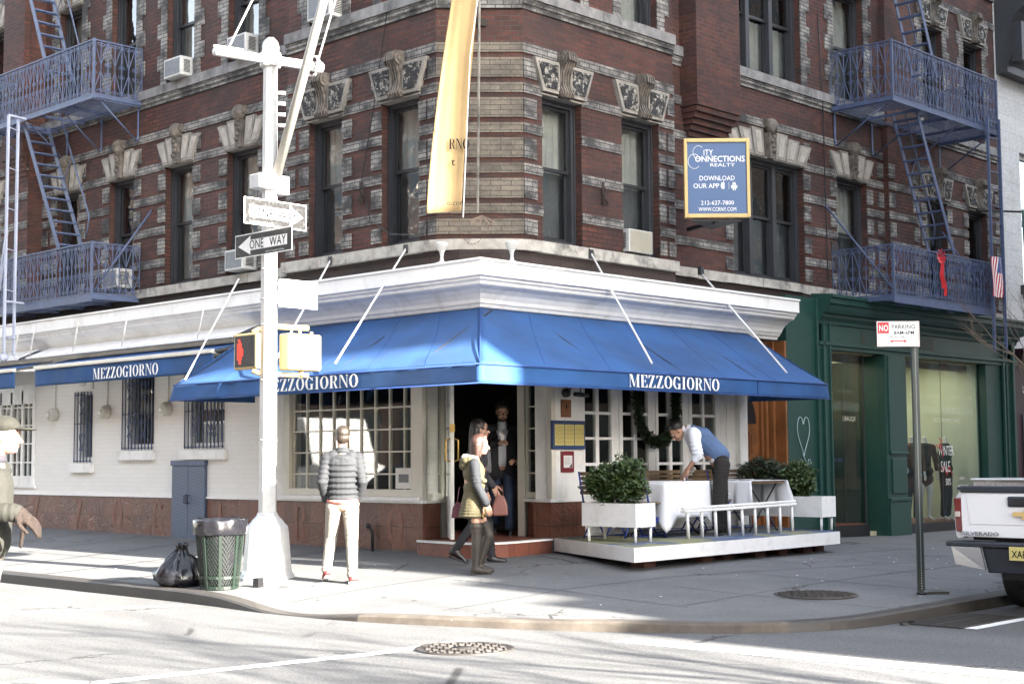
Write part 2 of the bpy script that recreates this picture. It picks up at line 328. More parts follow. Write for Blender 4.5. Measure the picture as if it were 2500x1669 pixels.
# joints in the pavement
def strip(m,pts,w,dz,f=gz,sub=10):
    for (a,b) in zip(pts,pts[1:]):
        a=Vector(a);b=Vector(b); t=(b-a).normalized(); nn=Vector((-t.y,t.x))*w/2
        for i in range(sub):
            p=a+(b-a)*i/sub; q=a+(b-a)*(i+1)/sub
            m.add([(p.x-nn.x,p.y-nn.y,f(*(p-nn))+dz),(q.x-nn.x,q.y-nn.y,f(*(q-nn))+dz),(q.x+nn.x,q.y+nn.y,f(*(q+nn))+dz),(p.x+nn.x,p.y+nn.y,f(*(p+nn))+dz)],[(0,1,2,3)])
m=MB()
strip(m,inner,.016,.004,sub=2)
for y in (2.6,4.2,5.8,7.4,9,10.6,12.2): strip(m,[(-3.55,y),(-.1,y)],.028,.004)
for pts in ([(-2.1,1),(-2.1,14)],[(-3.4,-.6),(-.3,-1.0)],[(-1.55,-1.1),(-1.5,-4.3)],[(-.35,-3.2),(-.35,-5.8)],[(-3.2,-2.6),(.2,-2.7),(4.5,-3.6)],[(-1.4,-4.2),(3.2,-4.1),(12,-4.1)],
   [(1.3,-3.0),(1.35,-5.8)],[(2.9,-3.2),(2.9,-5.8)],[(4.5,-.2),(4.5,-5.8)],[(6.2,-.2),(6.2,-5.8)],[(8,-.4),(8,-5.8)],[(9.8,-.4),(9.8,-5.8)],[(1,-2.2),(14,-2.2)]):
    strip(m,pts,.014,.003)
o=m.build('pavement_joints',MT['crack']); tag(o,None,None,kind='structure')
rz=lambda x,y:-.15
m=MB(); strip(m,[(-5.9,1.9),(-5.55,1.15),(-3.95,.55)],.16,.004,rz,4)
strip(m,[(-7.75,-3.2),(-7.5,-3.72),(-5.2,-4.0),(-3.9,-3.95)],.15,.004,rz,6)
strip(m,[(-3.2,-4.9),(-3.15,-6.2),(-2.95,-9),(-2.6,-14)],.32,.004,rz,6)
strip(m,[(-.6,-6.72),(30,-6.72)],.12,.004,rz,12)
o=m.build('road_markings',MT['line']); tag(o,None,None,kind='structure')
# manhole covers, drain grate
def manhole(c,r,label,pat):
    t=thing('manhole_cover',c,label,'manhole cover'); m=MB(); m.lathe(c,[(r,-.02),(r,.010),(r-.015,.012),(r-.03,.006),(0.001,.006)],40); m.build('rim',MT['castiron'],t)
    m=MB(); s=.062
    for i in range(-9,10):
        for j in range(-9,10):
            x=i*s+(j%2)*s/2; y=j*s*.7
            if math.hypot(x,y)<r-.05 and (pat or math.hypot(x,y)>.12): m.obox((c[0]+x,c[1]+y,c[2]+.010),.042,.018,.012,Matrix.Rotation((.7 if (i+j)%2 else -.7)+.3,3,'Z'))
    if not pat: m.lathe((c[0],c[1],c[2]),[(.11,.004),(.11,.012),(0.001,.013)],20)
    m.build('tread_pattern',MT['castiron'],t); return t
MT['castiron']=mat('cast_iron',(.042,.037,.034),.6,metal=.2,var=.25,vs=8,bs=.2)
manhole((-4.5,-4.33,-.148),.40,'round cast iron manhole cover set in the sunlit road','m' and False)
manhole((.13,-4.68,gz(.13,-4.68)+.002),.42,'round manhole cover set in the shaded pavement before the no parking post',True)
t=thing('drain_grate',(-.1,-6.35,-.145),'iron gutter grate in the road against the kerb','drain grate')
m=MB(); 
for i in range(17): m.box(-.62+i*.072,-.585+i*.072,-6.62,-6.08,-.149,-.138)
for y in(-6.64,-6.35,-6.08): m.box(-.64,.6,y-.02,y+.02,-.149,-.140)
m.build('bars',MT['castiron'],t); m=MB(); m.box(-.66,.62,-6.66,-6.05,-.1495,-.1475); m.build('pit',MT['black'],t)
# ------------------------------------------------------------ the street's other corners (they shade and are mirrored in the glass)
MT['brickfar']=brickmat('brown_brick',(.30,.19,.14),(.24,.15,.11),(.2,.18,.16),soot=.2)
MT['stonefar']=mat('buff_stone',(.5,.46,.4),.85,var=.1)
MT['farglass']=mat('far_window_glass',(.03,.04,.05),.08,var=.05)
def farbuilding(label,x0,x1,y0,y1,H,faces,mt='brickfar',name='apartment_building',step=None):
    t=thing(name,((x0+x1)/2,(y0+y1)/2,0),label,'building'); m=MB(); m.box(x0,x1,y0,y1,-.15,H); m.build('wall',MT[mt],t)
    if step: m=MB(); [m.box(*s) for s in step]; m.build('shade_blocker',MT[mt],t)  # unseen stepped blocks, added to shape the shadow edge on the pavement
    g=MB();s=MB()
    for f in faces:
        if f=='N': Fx=lambda u,w,v:(u,y1+w,v); a,b=x0,x1
        if f=='E': Fx=lambda u,w,v:(x1+w,u,v); a,b=y0,y1
        if f=='W': Fx=lambda u,w,v:(x0-w,u,v); a,b=y0,y1
        n=int((b-a)/2.1); 
        for i in range(n):
            c=a+(b-a)*(i+.5)/n
            for k in range(int((H-4.5)/3.3)):
                z=4.6+3.3*k; g.box(c-.5,c+.5,0,.03,z,z+1.9,Fx); s.box(c-.6,c+.6,0,.1,z-.15,z,Fx); s.box(c-.6,c+.6,0,.06,z+1.9,z+2.1,Fx)
        s.box(a,b,0,.12,3.6,4.0,Fx); s.box(a,b,0,.5,H-.8,H-.1,Fx); 
        for i in range(int((b-a)/4)): c=a+2+i*4; g.box(c-1.4,c+1.4,0,.05,.4,3.2,Fx)
    g.build('window',MT['farglass'],t); s.build('stone_trim',MT['stonefar'],t); return t
farbuilding('tall brown brick block across the side street, throwing the long shade',.85,130,-34,-24,27,['N'],step=[(-1.8,-1.201,-27,-24.2,-.15,7.5),(-1.2,-.601,-27,-24.2,-.15,8.1),(-.6,-.001,-27,-24.2,-.15,8.8),(0,.849,-28,-24.2,-.15,9.7)])
farbuilding('brown brick apartment block across the avenue behind the camera',-45,-23,-19,22,17,['E'])
farbuilding('buff stone block on the far corner behind the camera',-50,-24,-60,-29,15,['N','E'],'stonefar')
farbuilding('brick block further along the avenue across the road',-45,-23,24,70,19,['E'])

# vehicles parked across the avenue, seen only mirrored in the big window
MT['vanwhite']=mat('white_van_paint',(.75,.75,.74),.3,var=.0); MT['rubber2']=mat('van_tyre',(.015,.015,.015),.8,var=.1); MT['carblack']=mat('black_car_paint',(.012,.013,.016),.12,var=0,coat=1)
def vehicle(name,label,cat,x,y,L,Wd,H,mt,van):
    t=thing(name,(x,y,-.15),label,cat); m=MB(); z=-.15
    if van: pr=[(0,.35),(0,1.2),(.05,1.35),(.55,1.5),(.95,H),(L,H),(L,.4)]; wins=[]
    else: pr=[(0,.35),(.02,.75),(.9,.92),(1.7,H),(3.3,H),(4.1,.95),(L,.9),(L,.35)]
    m.prism([(x-Wd/2,y+a,z+b) for a,b in pr],(Wd,0,0)); m.build('body',MT[mt],t,bevel=.06)
    g=MB(); 
    if van: g.prism([(x+Wd/2,y+.6,z+1.45),(x+Wd/2,y+.95,z+H*.86),(x+Wd/2,y+1.5,z+H*.86),(x+Wd/2,y+1.5,z+1.35)],(.01,0,0))
    else: g.prism([(x+Wd/2,y+1.1,z+.98),(x+Wd/2,y+1.75,z+H-.08),(x+Wd/2,y+3.25,z+H-.08),(x+Wd/2,y+3.8,z+1.0)],(.01,0,0))
    g.build('side_window',MT['farglass'],t)
    for yy in (y+.9,y+L-.9):
        for xx in (x-Wd/2+.1,x+Wd/2-.08): w=MB(); w.tube([(xx-.1,yy,z+.34),(xx+.1,yy,z+.34)],.34,20,smooth=False); w.build('wheel',MT['rubber2'],t)
    m=MB(); 
    if van: 
        m.box(x+Wd/2,x+Wd/2+.008,y+2.2,y+L-.3,z+1.7,z+1.78); m.box(x+Wd/2,x+Wd/2+.008,y+2.4,y+L-.8,z+1.2,z+1.25); m.build('red_stripe',MT['red'],t)
vehicle('delivery_van','white delivery van with red stripe parked across the avenue','van',-10.6,15.0,5.6,2.0,2.6,'vanwhite',True)
vehicle('parked_car','black car parked across the avenue beside the van','car',-10.5,9.6,4.6,1.85,1.42,'carblack',False)
# ------------------------------------------------------------ corner building
BLD=thing('corner_building',(3,3,0),'red brick corner building with grey stone bands over a white painted ground floor restaurant','building')
def P(m,name,mt,parent=None,**k): return m.build(name,MT[mt] if isinstance(mt,str) else mt,parent or BLD,**k)
ZT=13.2
def wallseg(m,F,u0,u1,v0,v1,ops,w,th=.32):
    us=sorted({u0,u1,*[o[0] for o in ops if u0<o[0]<u1],*[o[1] for o in ops if u0<o[1]<u1]})
    for a,b in zip(us,us[1:]):
        c=(a+b)/2; hs=sorted([(o[2],o[3]) for o in ops if o[0]<=c<=o[1]]); z=v0
        for (p,q) in hs:
            if p>z: m.box(a,b,w-th,w,z,min(p,v1),F)
            z=max(z,q)
        if z<v1: m.box(a,b,w-th,w,z,v1,F)
F2=(4.22,6.16); F3=(7.53,9.5); F4=(10.85,12.7)
LW=[(1.12,1.87),(2.69,3.44),(5.05,5.86),(6.78,7.58),(8.51,9.31),(10.3,11.08),(12.6,13.4),(15,15.8),(17,17.8)]
RW=[(1.16,1.94),(2.8,3.62),(5.83,7.86),(8.88,9.88),(12.0,12.8),(13.66,14.45)]
def offs_L(u): return 0 if u<3.95 or 11.6<u<14.2 else -.3
def offs_R(u): return 0 if u<3.98 else -.3
ops=[(a,b,*f) for f in(F2,F3,F4) for a,b in LW]; opr=[(a,b,*f) for f in(F2,F3,F4) for a,b in RW]
m=MB()
wallseg(m,FL,.8,3.95,4.05,ZT,ops,0); wallseg(m,FL,3.95,11.6,4.05,ZT,ops,-.3); wallseg(m,FL,11.6,14.2,4.05,ZT,ops,0,.5); wallseg(m,FL,14.2,20,4.05,ZT,ops,-.3)
wallseg(m,FR,.8,3.98,4.05,ZT,opr,0); wallseg(m,FR,3.98,15.02,4.05,ZT,opr,-.3)
m.box(3.93,3.95,-.6,-.001,4.05,ZT,FL); m.box(3.96,3.98,-.6,-.001,4.05,ZT,FR)
m.prism([(0,.8,4.05),(.8,0,4.05),(1.03,.23,4.05),(.23,1.03,4.05)],(0,0,ZT-4.05))
m.box(15.0,15.02,.3,20,3.9,ZT)   # party wall side
P(m,'wall','brick')
# projecting brick panel with corbels beside the bay
cp=MB(); m=cp; m.box(4.55,5.66,-.3,.02,6.62,ZT,FR)
for i in range(5): m.box(4.57+i*.02,5.64-i*.02,-.3,-.005-.055*i,6.62-.085*(i+1),6.62-.085*i-.001,FR)
m=cq=MB(); m.box(11.62,12.4,-.02,.12,6.9,ZT,FL)
for i in range(5): m.box(11.64,12.38,-.02,.09-.02*i,6.9-.085*(i+1),6.9-.085*i-.001,FL)
m=MB(); m.box(10.45,11.5,-.3,-.18,4.3,ZT,FR)
P(cp,'corbelled_pier','brick'); P(cq,'corbelled_pier','brick'); P(m,'flat_pier','brick')
# --- stone trim
st=MB(); tanm=MB(); sl_=MB(); sd=MB()
TH=.018
def lines(F,u0,u1,w,ops2,v0=4.3,kind=0):
    """thin two-course bands across a pier and quoin blocks at its jambs"""
    pass
def pier(F,u0,u1,w,jl,jr,mm=None,qb=.2,full=False,lev=0):
    mm=mm or st; g=lev*3.29
    for b in (6.13,5.60,5.07,4.54):
        b+=g; mm.box(u0,u1,w-.01,w+TH,b,b+.13,F)
    for b in (6.13,5.60,5.07,4.54,4.01):
        b+=g; t0=b+.2; t1=b+.46
        if b<4.1: t0=4.27
        for (s_,e) in (((u0,u0+qb),jl),((u1-qb,u1),jr)):
            if e: mm.box(s_[0],s_[1],w-.01,w+TH*1.2,t0,t1,F)
        if full: mm.box(u0,u1,w-.01,w+TH*1.2,t0,t1,F)
def jambs(F,u0,u1,w):     # upper floor quoin strips beside each window
    z=7.53;i=0
    while z<9.5:
        h=.265; q=.27 if i%2 else .17
        for a,b in ((u0-q,u0),(u1,u1+q)): st.box(a,b,w-.01,w+TH,z,z+h-.001,F)
        z+=h;i+=1
# left facade piers
edges=[(.8,1.12,0),(1.87,2.69,0),(3.44,3.95,0)]
for a,b,w in edges: pier(FL,a,b,w,True,True,qb=min(.2,(b-a)*.45))
for a,b in ((3.97,5.05),(5.86,6.78),(7.58,8.51),(9.31,10.3),(11.08,11.6)): pier(FL,a,b,-.3,True,True,qb=.2)
for a,b in ((11.6,12.6),(13.4,14.2)): pier(FL,a,b,0,False,True)
for a,b in ((1.94,2.8),): pier(FR,a,b,0,False,False)
pier(FR,.8,1.16,0,True,False,qb=.24); pier(FR,3.62,3.98,0,True,True,qb=.15)
for a,b in ((4.0,5.83),(7.86,8.88),(9.88,10.45),(11.5,12.0),(12.8,13.66),(14.45,15.02)): pier(FR,a,b,-.3,True,True,qb=.2)
pier(FR,10.45,11.5,-.18,True,True,full=False)
for (a,b) in LW[:7]: jambs(FL,a,b,offs_L(a))
for (a,b) in RW: jambs(FR,a,b,offs_R(a))
# chamfer stone
def cham(mm,p,z0,z1):
    q=.707*p; a=Vector((.0-q,.8-q,z0)); b=Vector((.8-q,.0-q,z0)); n=Vector((.707,.707,0))*(.02+p)
    mm.prism([a,b,b+n,a+n],(0,0,z1-z0))
for i,b in enumerate((6.66,6.13,5.60,5.07,4.54)):
    cham(tanm,TH,b,b+.13)
for b in (6.13,5.60,5.07,4.54): cham(tanm,TH*1.3,b+.2,b+.46)
cham(tanm,TH*1.3,4.27,4.47)
# band over the keystones (B), course under the third floor sills (A)
def run(mm,w0,w1,v0,v1,ml=True):
    for a,b,o_ in ((.8-.41*w1,3.95,0),(3.95,11.6,-.3),(11.6,14.2,0),(14.2,20,-.3)): mm.box(a,b,o_+w0,o_+w1,v0,v1,FL)
    for a,b,o_ in ((.8-.41*w1,3.98,0),(3.98,15.02,-.3)): mm.box(a,b,o_+w0,o_+w1,v0,v1,FR)
run(st,-.01,.022,6.66,6.79); cham(tanm,.022,6.662,6.789)
run(st,-.01,.025,7.24,7.305); run(st,-.01,.045,7.306,7.38); cham(st,.045,7.24,7.379)
run(sd,-.01,.075,7.381,7.53); cham(sd,.075,7.381,7.529)
run(st,-.01,.022,9.97,10.1); run(st,-.01,.045,10.56,10.7); run(sd,-.01,.075,10.701,10.85); cham(st,.045,10.56,10.7); cham(sd,.075,10.701,10.849)
# lower sill band with rounded corner
def sillrun(w):
    pts=[(-w,3.95)]+[(-w,.98)]+[(-w+.0+ (1-math.cos(t))*.0,0) for t in ()]
    c=[]
    for t in (0,.25,.5,.75,1):
        p=Vector((-w,1.05)).lerp(Vector((-w*.707+.25,-w*.707+.55)),t); q=Vector((-w*.707+.25,-w*.707+.55)).lerp(Vector((-w*.707+.55,-w*.707+.25)),t); c.append(tuple(p.lerp(q,t)))
    return c
rng=random.Random(3)
for (a,b,o_) in ((1.05,3.97,0),(3.97,11.62,-.3),(11.62,14.22,0),(14.22,20,-.3)):
    u=a
    while u<b:
        L=min(b-u,rng.uniform(.8,1.3)); sl_.box(u+.004,u+L-.004,o_-.05,o_+.085+rng.uniform(-.01,.01),4.055+rng.uniform(-.006,.006),4.2,FL); u+=L
for (a,b,o_) in ((1.05,3.98,0),(4.0,7.75,-.3),(7.8,15.02,-.34)):
    u=a
    while u<b:
        L=min(b-u,rng.uniform(.7,1.1)); sl_.box(u+.004,u+L-.004,o_-.05,o_+.085+rng.uniform(-.01,.01),4.055+rng.uniform(-.006,.006),4.2,FR); u+=L
cs=[(-.085,1.05),(-.07,.86),(.0,.7),(.11,.55)]; cs=cs+[(y,x) for x,y in cs[::-1]]
sl_.prism([(x,y,4.058) for x,y in cs]+[(1.05,.2,4.058),(.6,.6,4.058),(.2,1.05,4.058)],(0,0,.14))
P(st,'stone_band','stone'); P(tanm,'corner_stone_band','stonetan'); P(sl_,'window_sill_course','sill',bevel=.008); P(sd,'upper_sill_course','silldark')
# dark brick zone behind the cornice
m=MB(); m.box(1.0,3.95,-.5,0,3.0,4.056,FL); m.box(3.95,20,-.5,-.27,3.0,4.055,FL); m.box(1.0,3.98,-.5,0,3.0,4.056,FR); m.box(3.98,15,-.5,-.28,3.0,4.055,FR)
m.prism([(0,1,3),(.12,.5,3),(.5,.12,3),(1,0,3),(1.1,.5,3),(.5,1.1,3)],(0,0,1.056))
P(m,'fascia_wall','darkbrick')
# interior floors, back walls, roof
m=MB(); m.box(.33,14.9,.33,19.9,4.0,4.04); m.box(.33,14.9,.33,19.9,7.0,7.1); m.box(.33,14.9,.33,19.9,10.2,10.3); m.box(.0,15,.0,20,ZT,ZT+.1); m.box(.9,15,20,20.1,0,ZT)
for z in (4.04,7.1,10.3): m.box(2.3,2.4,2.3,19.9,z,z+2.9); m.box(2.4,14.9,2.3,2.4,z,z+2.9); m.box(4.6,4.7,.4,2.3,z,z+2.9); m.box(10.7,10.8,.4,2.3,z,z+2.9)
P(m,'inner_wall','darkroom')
# --- windows
MT['glassup']=glass('sash_glass',tint=(.8,.82,.82),refl=1.5,wav=.05,base=.10)
def win(F,u0,u1,v0,v1,w,split=.5,cur=0,cur2=0,mull=0,cas=.07,blind=False):
    fr=MB(); W0=w-.13
    c=cas
    for a,b,p,q in ((u0,u0+c,v0,v1),(u1-c,u1,v0,v1),(u0+c,u1-c,v1-c,v1),(u0+c,u1-c,v0,v0+.06)): fr.box(a,b,W0-.1,W0,p,q,F)
    # ornate casing
    for a,b,p,q in ((u0,u0+.025,v0,v1),(u1-.025,u1,v0,v1),(u0+.025,u1-.025,v1-.03,v1)): fr.box(a,b,W0,W0+.02,p,q,F)
    bays=[]
    if mull:
        k=(u1-u0-2*c-2*.1)/3; x=u0+c
        for i in range(3):
            bays.append((x,x+k)); 
            if i<2: fr.box(x+k,x+k+.1,W0-.1,W0+.01,v0+.06,v1-c,F)
            x+=k+.1
    else: bays=[(u0+c,u1-c)]
    o=fr.build('window',MT['frame'],BLD)
    sa=MB(); gl=MB(); cu=MB(); vm=v0+(v1-v0)*split; s_=.045
    for a,b in bays:
        for (p,q,d) in ((vm-.02,v1-c,-.045),(v0+.06,vm+.03,-.085)):
            sa.box(a,a+s_,W0+d-.03,W0+d,p,q,F); sa.box(b-s_,b,W0+d-.03,W0+d,p,q,F); sa.box(a+s_,b-s_,W0+d-.03,W0+d,q-s_,q,F); sa.box(a+s_,b-s_,W0+d-.03,W0+d,p,p+s_,F)
            gl.box(a+s_,b-s_,W0+d-.02,W0+d-.014,p+s_,q-s_,F)
    sa.build('sash',MT['sash'],o); gl.build('pane',MT['glassup'],o)
    if cur or cur2:
        n=40; 
        for (p,q,on) in ((vm,v1,cur),(v0+.05,vm,cur2)):
            if not on: continue
            a,b=u0+c-.0,u1+.10
            if on>1: a,b=(a,a+(b-a)*.55) if on==2 else (a+(b-a)*.45,b)
            for i in range(n):
                x0=a+(b-a)*i/n; x1=a+(b-a)*(i+1)/n; f=lambda x:W0-.22+.015*math.sin(x*45)+.01*math.sin(x*23)
                cu.add([F(x0,f(x0),p),F(x1,f(x1),p),F(x1,f(x1),q),F(x0,f(x0),q)],[(0,1,2,3)],True)
        cu.build('curtain',MT['curtain'],o)
    if cur2==0 and not blind:
        sc_=MB(); sc_.box(u0+c,u1+.12,W0-.215,W0-.21,v0+.05,vm,F); sc_.build('lower_blind',MT['screen'],o)
    if blind:
        bl=MB(); z=v0+.08; top=vm if blind==1 else v1-.05
        while z<top: bl.obox(F((u0+u1)/2,W0-.2,z),*( (.003,u1-u0-2*c,.02) if F is FL else (u1-u0-2*c,.003,.02))); z+=.024
        bl.build('blind',MT['curtain'],o)
    return o
cl=[(1,0),(1,0),(1,0),(1,0),(0,0),(0,0),(1,0),(0,0),(0,0)]
for i,(a,b) in enumerate(LW):
    w=offs_L(a)
    win(FL,a,b,*F2,w,split=.52,cur=cl[i][0],cur2=cl[i][1],blind=1 if i==3 else 0)
    if i<7: win(FL,a,b,*F3,w,split=.5,cur=1 if i%2 else 0,cur2=1 if i in(3,2) else 0)
    if i<7: win(FL,a,b,*F4,w)
for i,(a,b) in enumerate(RW):
    w=offs_R(a)
    win(FR,a,b,*F2,w,split=.52,cur=(1,1,0,1,1,0)[i],cur2=0,mull=i==2)
    win(FR,a,b,*F3,w,split=.5,cur=(0,1,0,1,1,0)[i],cur2=(0,1,1,0,1,0)[i],mull=i==2)
    win(FR,a,b,*F4,w,mull=i==2)
# --- keystones
orn,t_,b_=nm('carved_terracotta'); b_.inputs['Roughness'].default_value=.85
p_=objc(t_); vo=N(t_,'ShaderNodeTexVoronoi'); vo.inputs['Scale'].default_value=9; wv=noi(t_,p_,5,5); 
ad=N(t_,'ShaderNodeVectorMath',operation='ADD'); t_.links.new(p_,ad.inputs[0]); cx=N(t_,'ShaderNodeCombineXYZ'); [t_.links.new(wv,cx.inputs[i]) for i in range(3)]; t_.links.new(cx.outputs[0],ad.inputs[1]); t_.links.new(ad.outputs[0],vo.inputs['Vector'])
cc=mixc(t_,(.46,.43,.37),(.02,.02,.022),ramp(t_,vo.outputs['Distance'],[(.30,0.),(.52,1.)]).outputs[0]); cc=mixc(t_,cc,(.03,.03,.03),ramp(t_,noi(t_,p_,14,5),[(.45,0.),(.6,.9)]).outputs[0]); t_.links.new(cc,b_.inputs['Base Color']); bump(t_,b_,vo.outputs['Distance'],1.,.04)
MT['carved']=orn
MT['terra']=mat('weathered_terracotta',(.26,.24,.21),.8,var=.2,vs=5,dirt=.8,dirtc=(.05,.045,.04),ds=4,bs=.3)
MT['scroll']=mat('sooty_scroll',(.13,.11,.09),.8,var=.5,vs=9,dirt=.9,dirtc=(.025,.025,.03),ds=7,bs=.5,bsc=40)
def hexa(m,F,poly,w0,w1):
    n=len(poly); vs=[F(u,w0,v) for u,v in poly]+[F(u,w1,v) for u,v in poly]
    m.add(vs,[tuple(range(n)),tuple(range(2*n-1,n-1,-1))]+[(i,n+i,n+(i+1)%n,(i+1)%n) for i in range(n)])
def scroll(m,F,uc,w,zb,zt,wd):
    # S-shaped console: profile in (out, z), swept over the width, with rolled ends
    prof=[(0,zb),(.10,zb+.01),(.13,zb+.06),(.10,zb+.12),(.07,zb+.2),(.085,zb+.32),(.12,zb+.42),(.17,zb+.5),(.20,zt-.14),(.19,zt-.05),(.13,zt),(0,zt)]
    n=9
    for i in range(n):
        t0=i/n; ribs=.014*(1 if i%2 else 0)
        a=uc-wd/2+wd*i/n; b=uc-wd/2+wd*(i+1)/n
        P0=[(o_*(1 if 0<i<n-1 else .86)+ribs*(o_>0),z) for o_,z in prof]
        k=len(P0); vs=[F(a,w+o_,z) for o_,z in P0]+[F(b,w+o_,z) for o_,z in P0]
        m.add(vs,[(j,j+1,k+j+1,k+j) for j in range(k-1)]+[tuple(range(k)),tuple(range(2*k-1,k-1,-1))],False)
    for s_ in(-1,1):
        for (zz,r,oo) in ((zt-.11,.085,.11),(zb+.06,.05,.075)):
            c=F(uc+s_*wd/2,w+oo,zz); c2=F(uc+s_*(wd/2+.012),w+oo,zz); m.tube([c,c2],r,16,smooth=False); c3=F(uc+s_*(wd/2+.025),w+oo,zz); m.tube([c2,c3],r*.45,12,smooth=False)
def keyst(F,u0,u1,w,z,fancy):
    uc=(u0+u1)/2; hw=(u1-u0)/2; a=MB(); b=MB(); c=MB()
    zb,zt=z+.02,z+.47
    if fancy:
        for s_ in(-1,1):
            q=[(uc+s_*.10,zb+.02),(uc+s_*(hw+.04),zb+.02),(uc+s_*(hw+.2),zt),(uc+s_*.10,zt)]
            hexa(a,F,q,w,w+.07)
            q2=[(uc+s_*.15,zb+.07),(uc+s_*(hw+.0),zb+.07),(uc+s_*(hw+.13),zt-.05),(uc+s_*.15,zt-.05)]
            hexa(c,F,q2,w+.068,w+.085)
        scroll(b,F,uc,w+.01,zb-.02,zt+.16,.21)
    else:
        n=5 if hw<.7 else 7
        for i in range(n):
            if i==n//2: continue
            f=lambda t,ex:uc+(t-.5)*2*(hw+ex)
            t0=i/n+.008; t1=(i+1)/n-.008; dz=.05*abs(i-n//2)
            hexa(a,F,[(f(t0,.02),zb),(f(t1,.02),zb),(f(t1,.22),zt+.04-dz),(f(t0,.22),zt+.04-dz)],w,w+.05)
            hexa(c,F,[(f(t0+.03,.02),zb+.05),(f(t1-.03,.02),zb+.05),(f(t1-.03,.20),zt-.0-dz),(f(t0+.03,.20),zt-.0-dz)],w+.048,w+.058)
        hexa(b,F,[(uc-.07,zb-.02),(uc+.07,zb-.02),(uc+.09,zt-.05),(uc-.09,zt-.05)],w,w+.10)
        cc=F(uc,w+.07,zt+.06); b.sphere(cc,.12,10,8,(1,1,1.1))
        for s_ in(-1,1): c_=F(uc+s_*.10,w+.05,zt+.1); c2=F(uc+s_*.13,w+.05,zt+.1); b.tube([c_,c2],.07,12,smooth=False)
        # head-like carved drops
        for k in range(5): b.sphere(F(uc+.03*math.sin(k*2),w+.1,zt-.04-k*.075),.045,8,6)
    lint=MB(); lint.box(u0-.04,u1+.04,w-.14,w+.03,z-.001,z+.021,F)
    key=MB(); o=a.build('keystone_lintel',MT['terra'],BLD); c.each('carved_panel',MT['carved'] if fancy else MT['terra2'],o); b.build('scroll_bracket',MT['scroll'],o); lint.build('lintel_soffit',MT['terra'],o)
MT['terra2']=mat('rubbed_terracotta',(.36,.33,.285),.8,var=.25,vs=4,dirt=.55,dirtc=(.09,.08,.07),ds=5,bs=.3)
for i,(a,b) in enumerate(LW[:7]): keyst(FL,a,b,offs_L(a),6.16,i<2); keyst(FL,a,b,offs_L(a),9.5,i<2)
for i,(a,b) in enumerate(RW): keyst(FR,a,b,offs_R(a),6.16,i<2 or i>3); keyst(FR,a,b,offs_R(a),9.5,i<2 or i>3)
# --- white cornice, mitred at the corner
prof=[(0,3.2),(.09,3.2),(.10,3.235),(.13,3.25),(.15,3.285),(.17,3.30),(.19,3.345),(.24,3.405),(.31,3.455),(.39,3.485),(.41,3.50),(.42,3.53),(.45,3.55),(.455,3.575),(.50,3.59),(.50,3.755),(.525,3.77),(.525,3.795),(0,3.87)]
prof=[(a+.0,b) for a,b in prof]
m=MB(); m.sweep(prof,[lambda p:(-p[0],16,p[1]),lambda p:(-p[0],-p[0],p[1]),lambda p:(6.42+.0*p[0],-p[0],p[1])])
P(m,'white_cornice','white')
# ------------------------------------------------------------ lettering helpers
def glyph(ch):
    """didone capitals, unit height; returns (pieces, advance); piece = list of (x,y)"""
    R=lambda a,b,c,d:[(a,b),(c,b),(c,d),(a,d)]
    def ring(cx,rx,ix,t0,t1,n=22,iy=.46):
        out=[]
        for i in range(n):
            a=t0+(t1-t0)*i/n; b=t0+(t1-t0)*(i+1)/n
            out.append([(cx+rx*math.cos(a),.5+.515*math.sin(a)),(cx+rx*math.cos(b),.5+.515*math.sin(b)),(cx+ix*math.cos(b),.5+iy*math.sin(b)),(cx+ix*math.cos(a),.5+iy*math.sin(a))])
        return out
    h=.035
    if ch=='I': return [R(.08,0,.24,1),R(0,0,.32,h),R(0,1-h,.32,1)],.36
    if ch=='M': return [R(.06,0,.095,1),R(0,0,.16,h),R(0,1-h,.2,1),[(.06,1),(.22,1),(.44,.12),(.37,0)],[(.37,0),(.41,.1),(.68,1),(.64,1)],R(.6,0,.76,1),R(.53,0,.83,h),R(.6,1-h,.83,1)],.87
    if ch=='E': return [R(.06,0,.22,1),R(0,0,.5,h),R(0,1-h,.5,1),[(.53,0),(.53,.27),(.50,.27),(.38,h),(.42,0)],[(.51,1),(.51,.74),(.48,.74),(.38,1-h),(.42,1)],R(.22,.49,.38,.525),R(.36,.38,.39,.64)],.58
    if ch=='Z': return [[(.0,0),(.18,0),(.52,1),(.34,1)],R(0,0,.52,h),R(.02,1-h,.52,1),[(.56,0),(.56,.27),(.53,.27),(.4,h),(.45,0)],[(0,1),(0,.74),(.03,.74),(.13,1-h),(.1,1)]],.6
    if ch=='O': return ring(.33,.33,.16,0,2*PI,32),.69
    if ch=='G': return ring(.33,.33,.16,.62,2*PI-.75,26)+[R(.44,.0,.60,.42),R(.36,.42,.67,.42+h),[(.60,.66),(.60,.98),(.575,.98),(.5,.8)]],.71
    if ch=='R':
        p=[R(.06,0,.22,1),R(0,0,.3,h),R(0,1-h,.36,1),R(.2,.49,.36,.49+h)]
        for i in range(12):
            a=-PI/2+PI*i/12;b=-PI/2+PI*(i+1)/12; f=lambda a,r,q:(.34+r*math.cos(a),.745+q*math.sin(a))
            p.append([f(a,.23,.255),f(b,.23,.255),f(b,.07,.22),f(a,.07,.22)])
        return p+[[(.3,.5),(.42,.5),(.56,.12),(.44,.03)],[(.44,.03),(.56,.1),(.66,.0),(.6,-.01),(.5,-.01)]],.68
    if ch=='N': return [R(.07,0,.11,1),R(0,0,.18,h),R(0,1-h,.2,1),[(.07,1),(.24,1),(.66,.0),(.58,-.01)],R(.58,.0,.62,1),R(.5,1-h,.7,1)],.72
    if ch=='T': return [R(.22,0,.38,1),R(.14,0,.46,h),R(0,1-h,.6,1),R(0,.74,.03,1),R(.57,.74,.6,1)],.64
    return [],.4
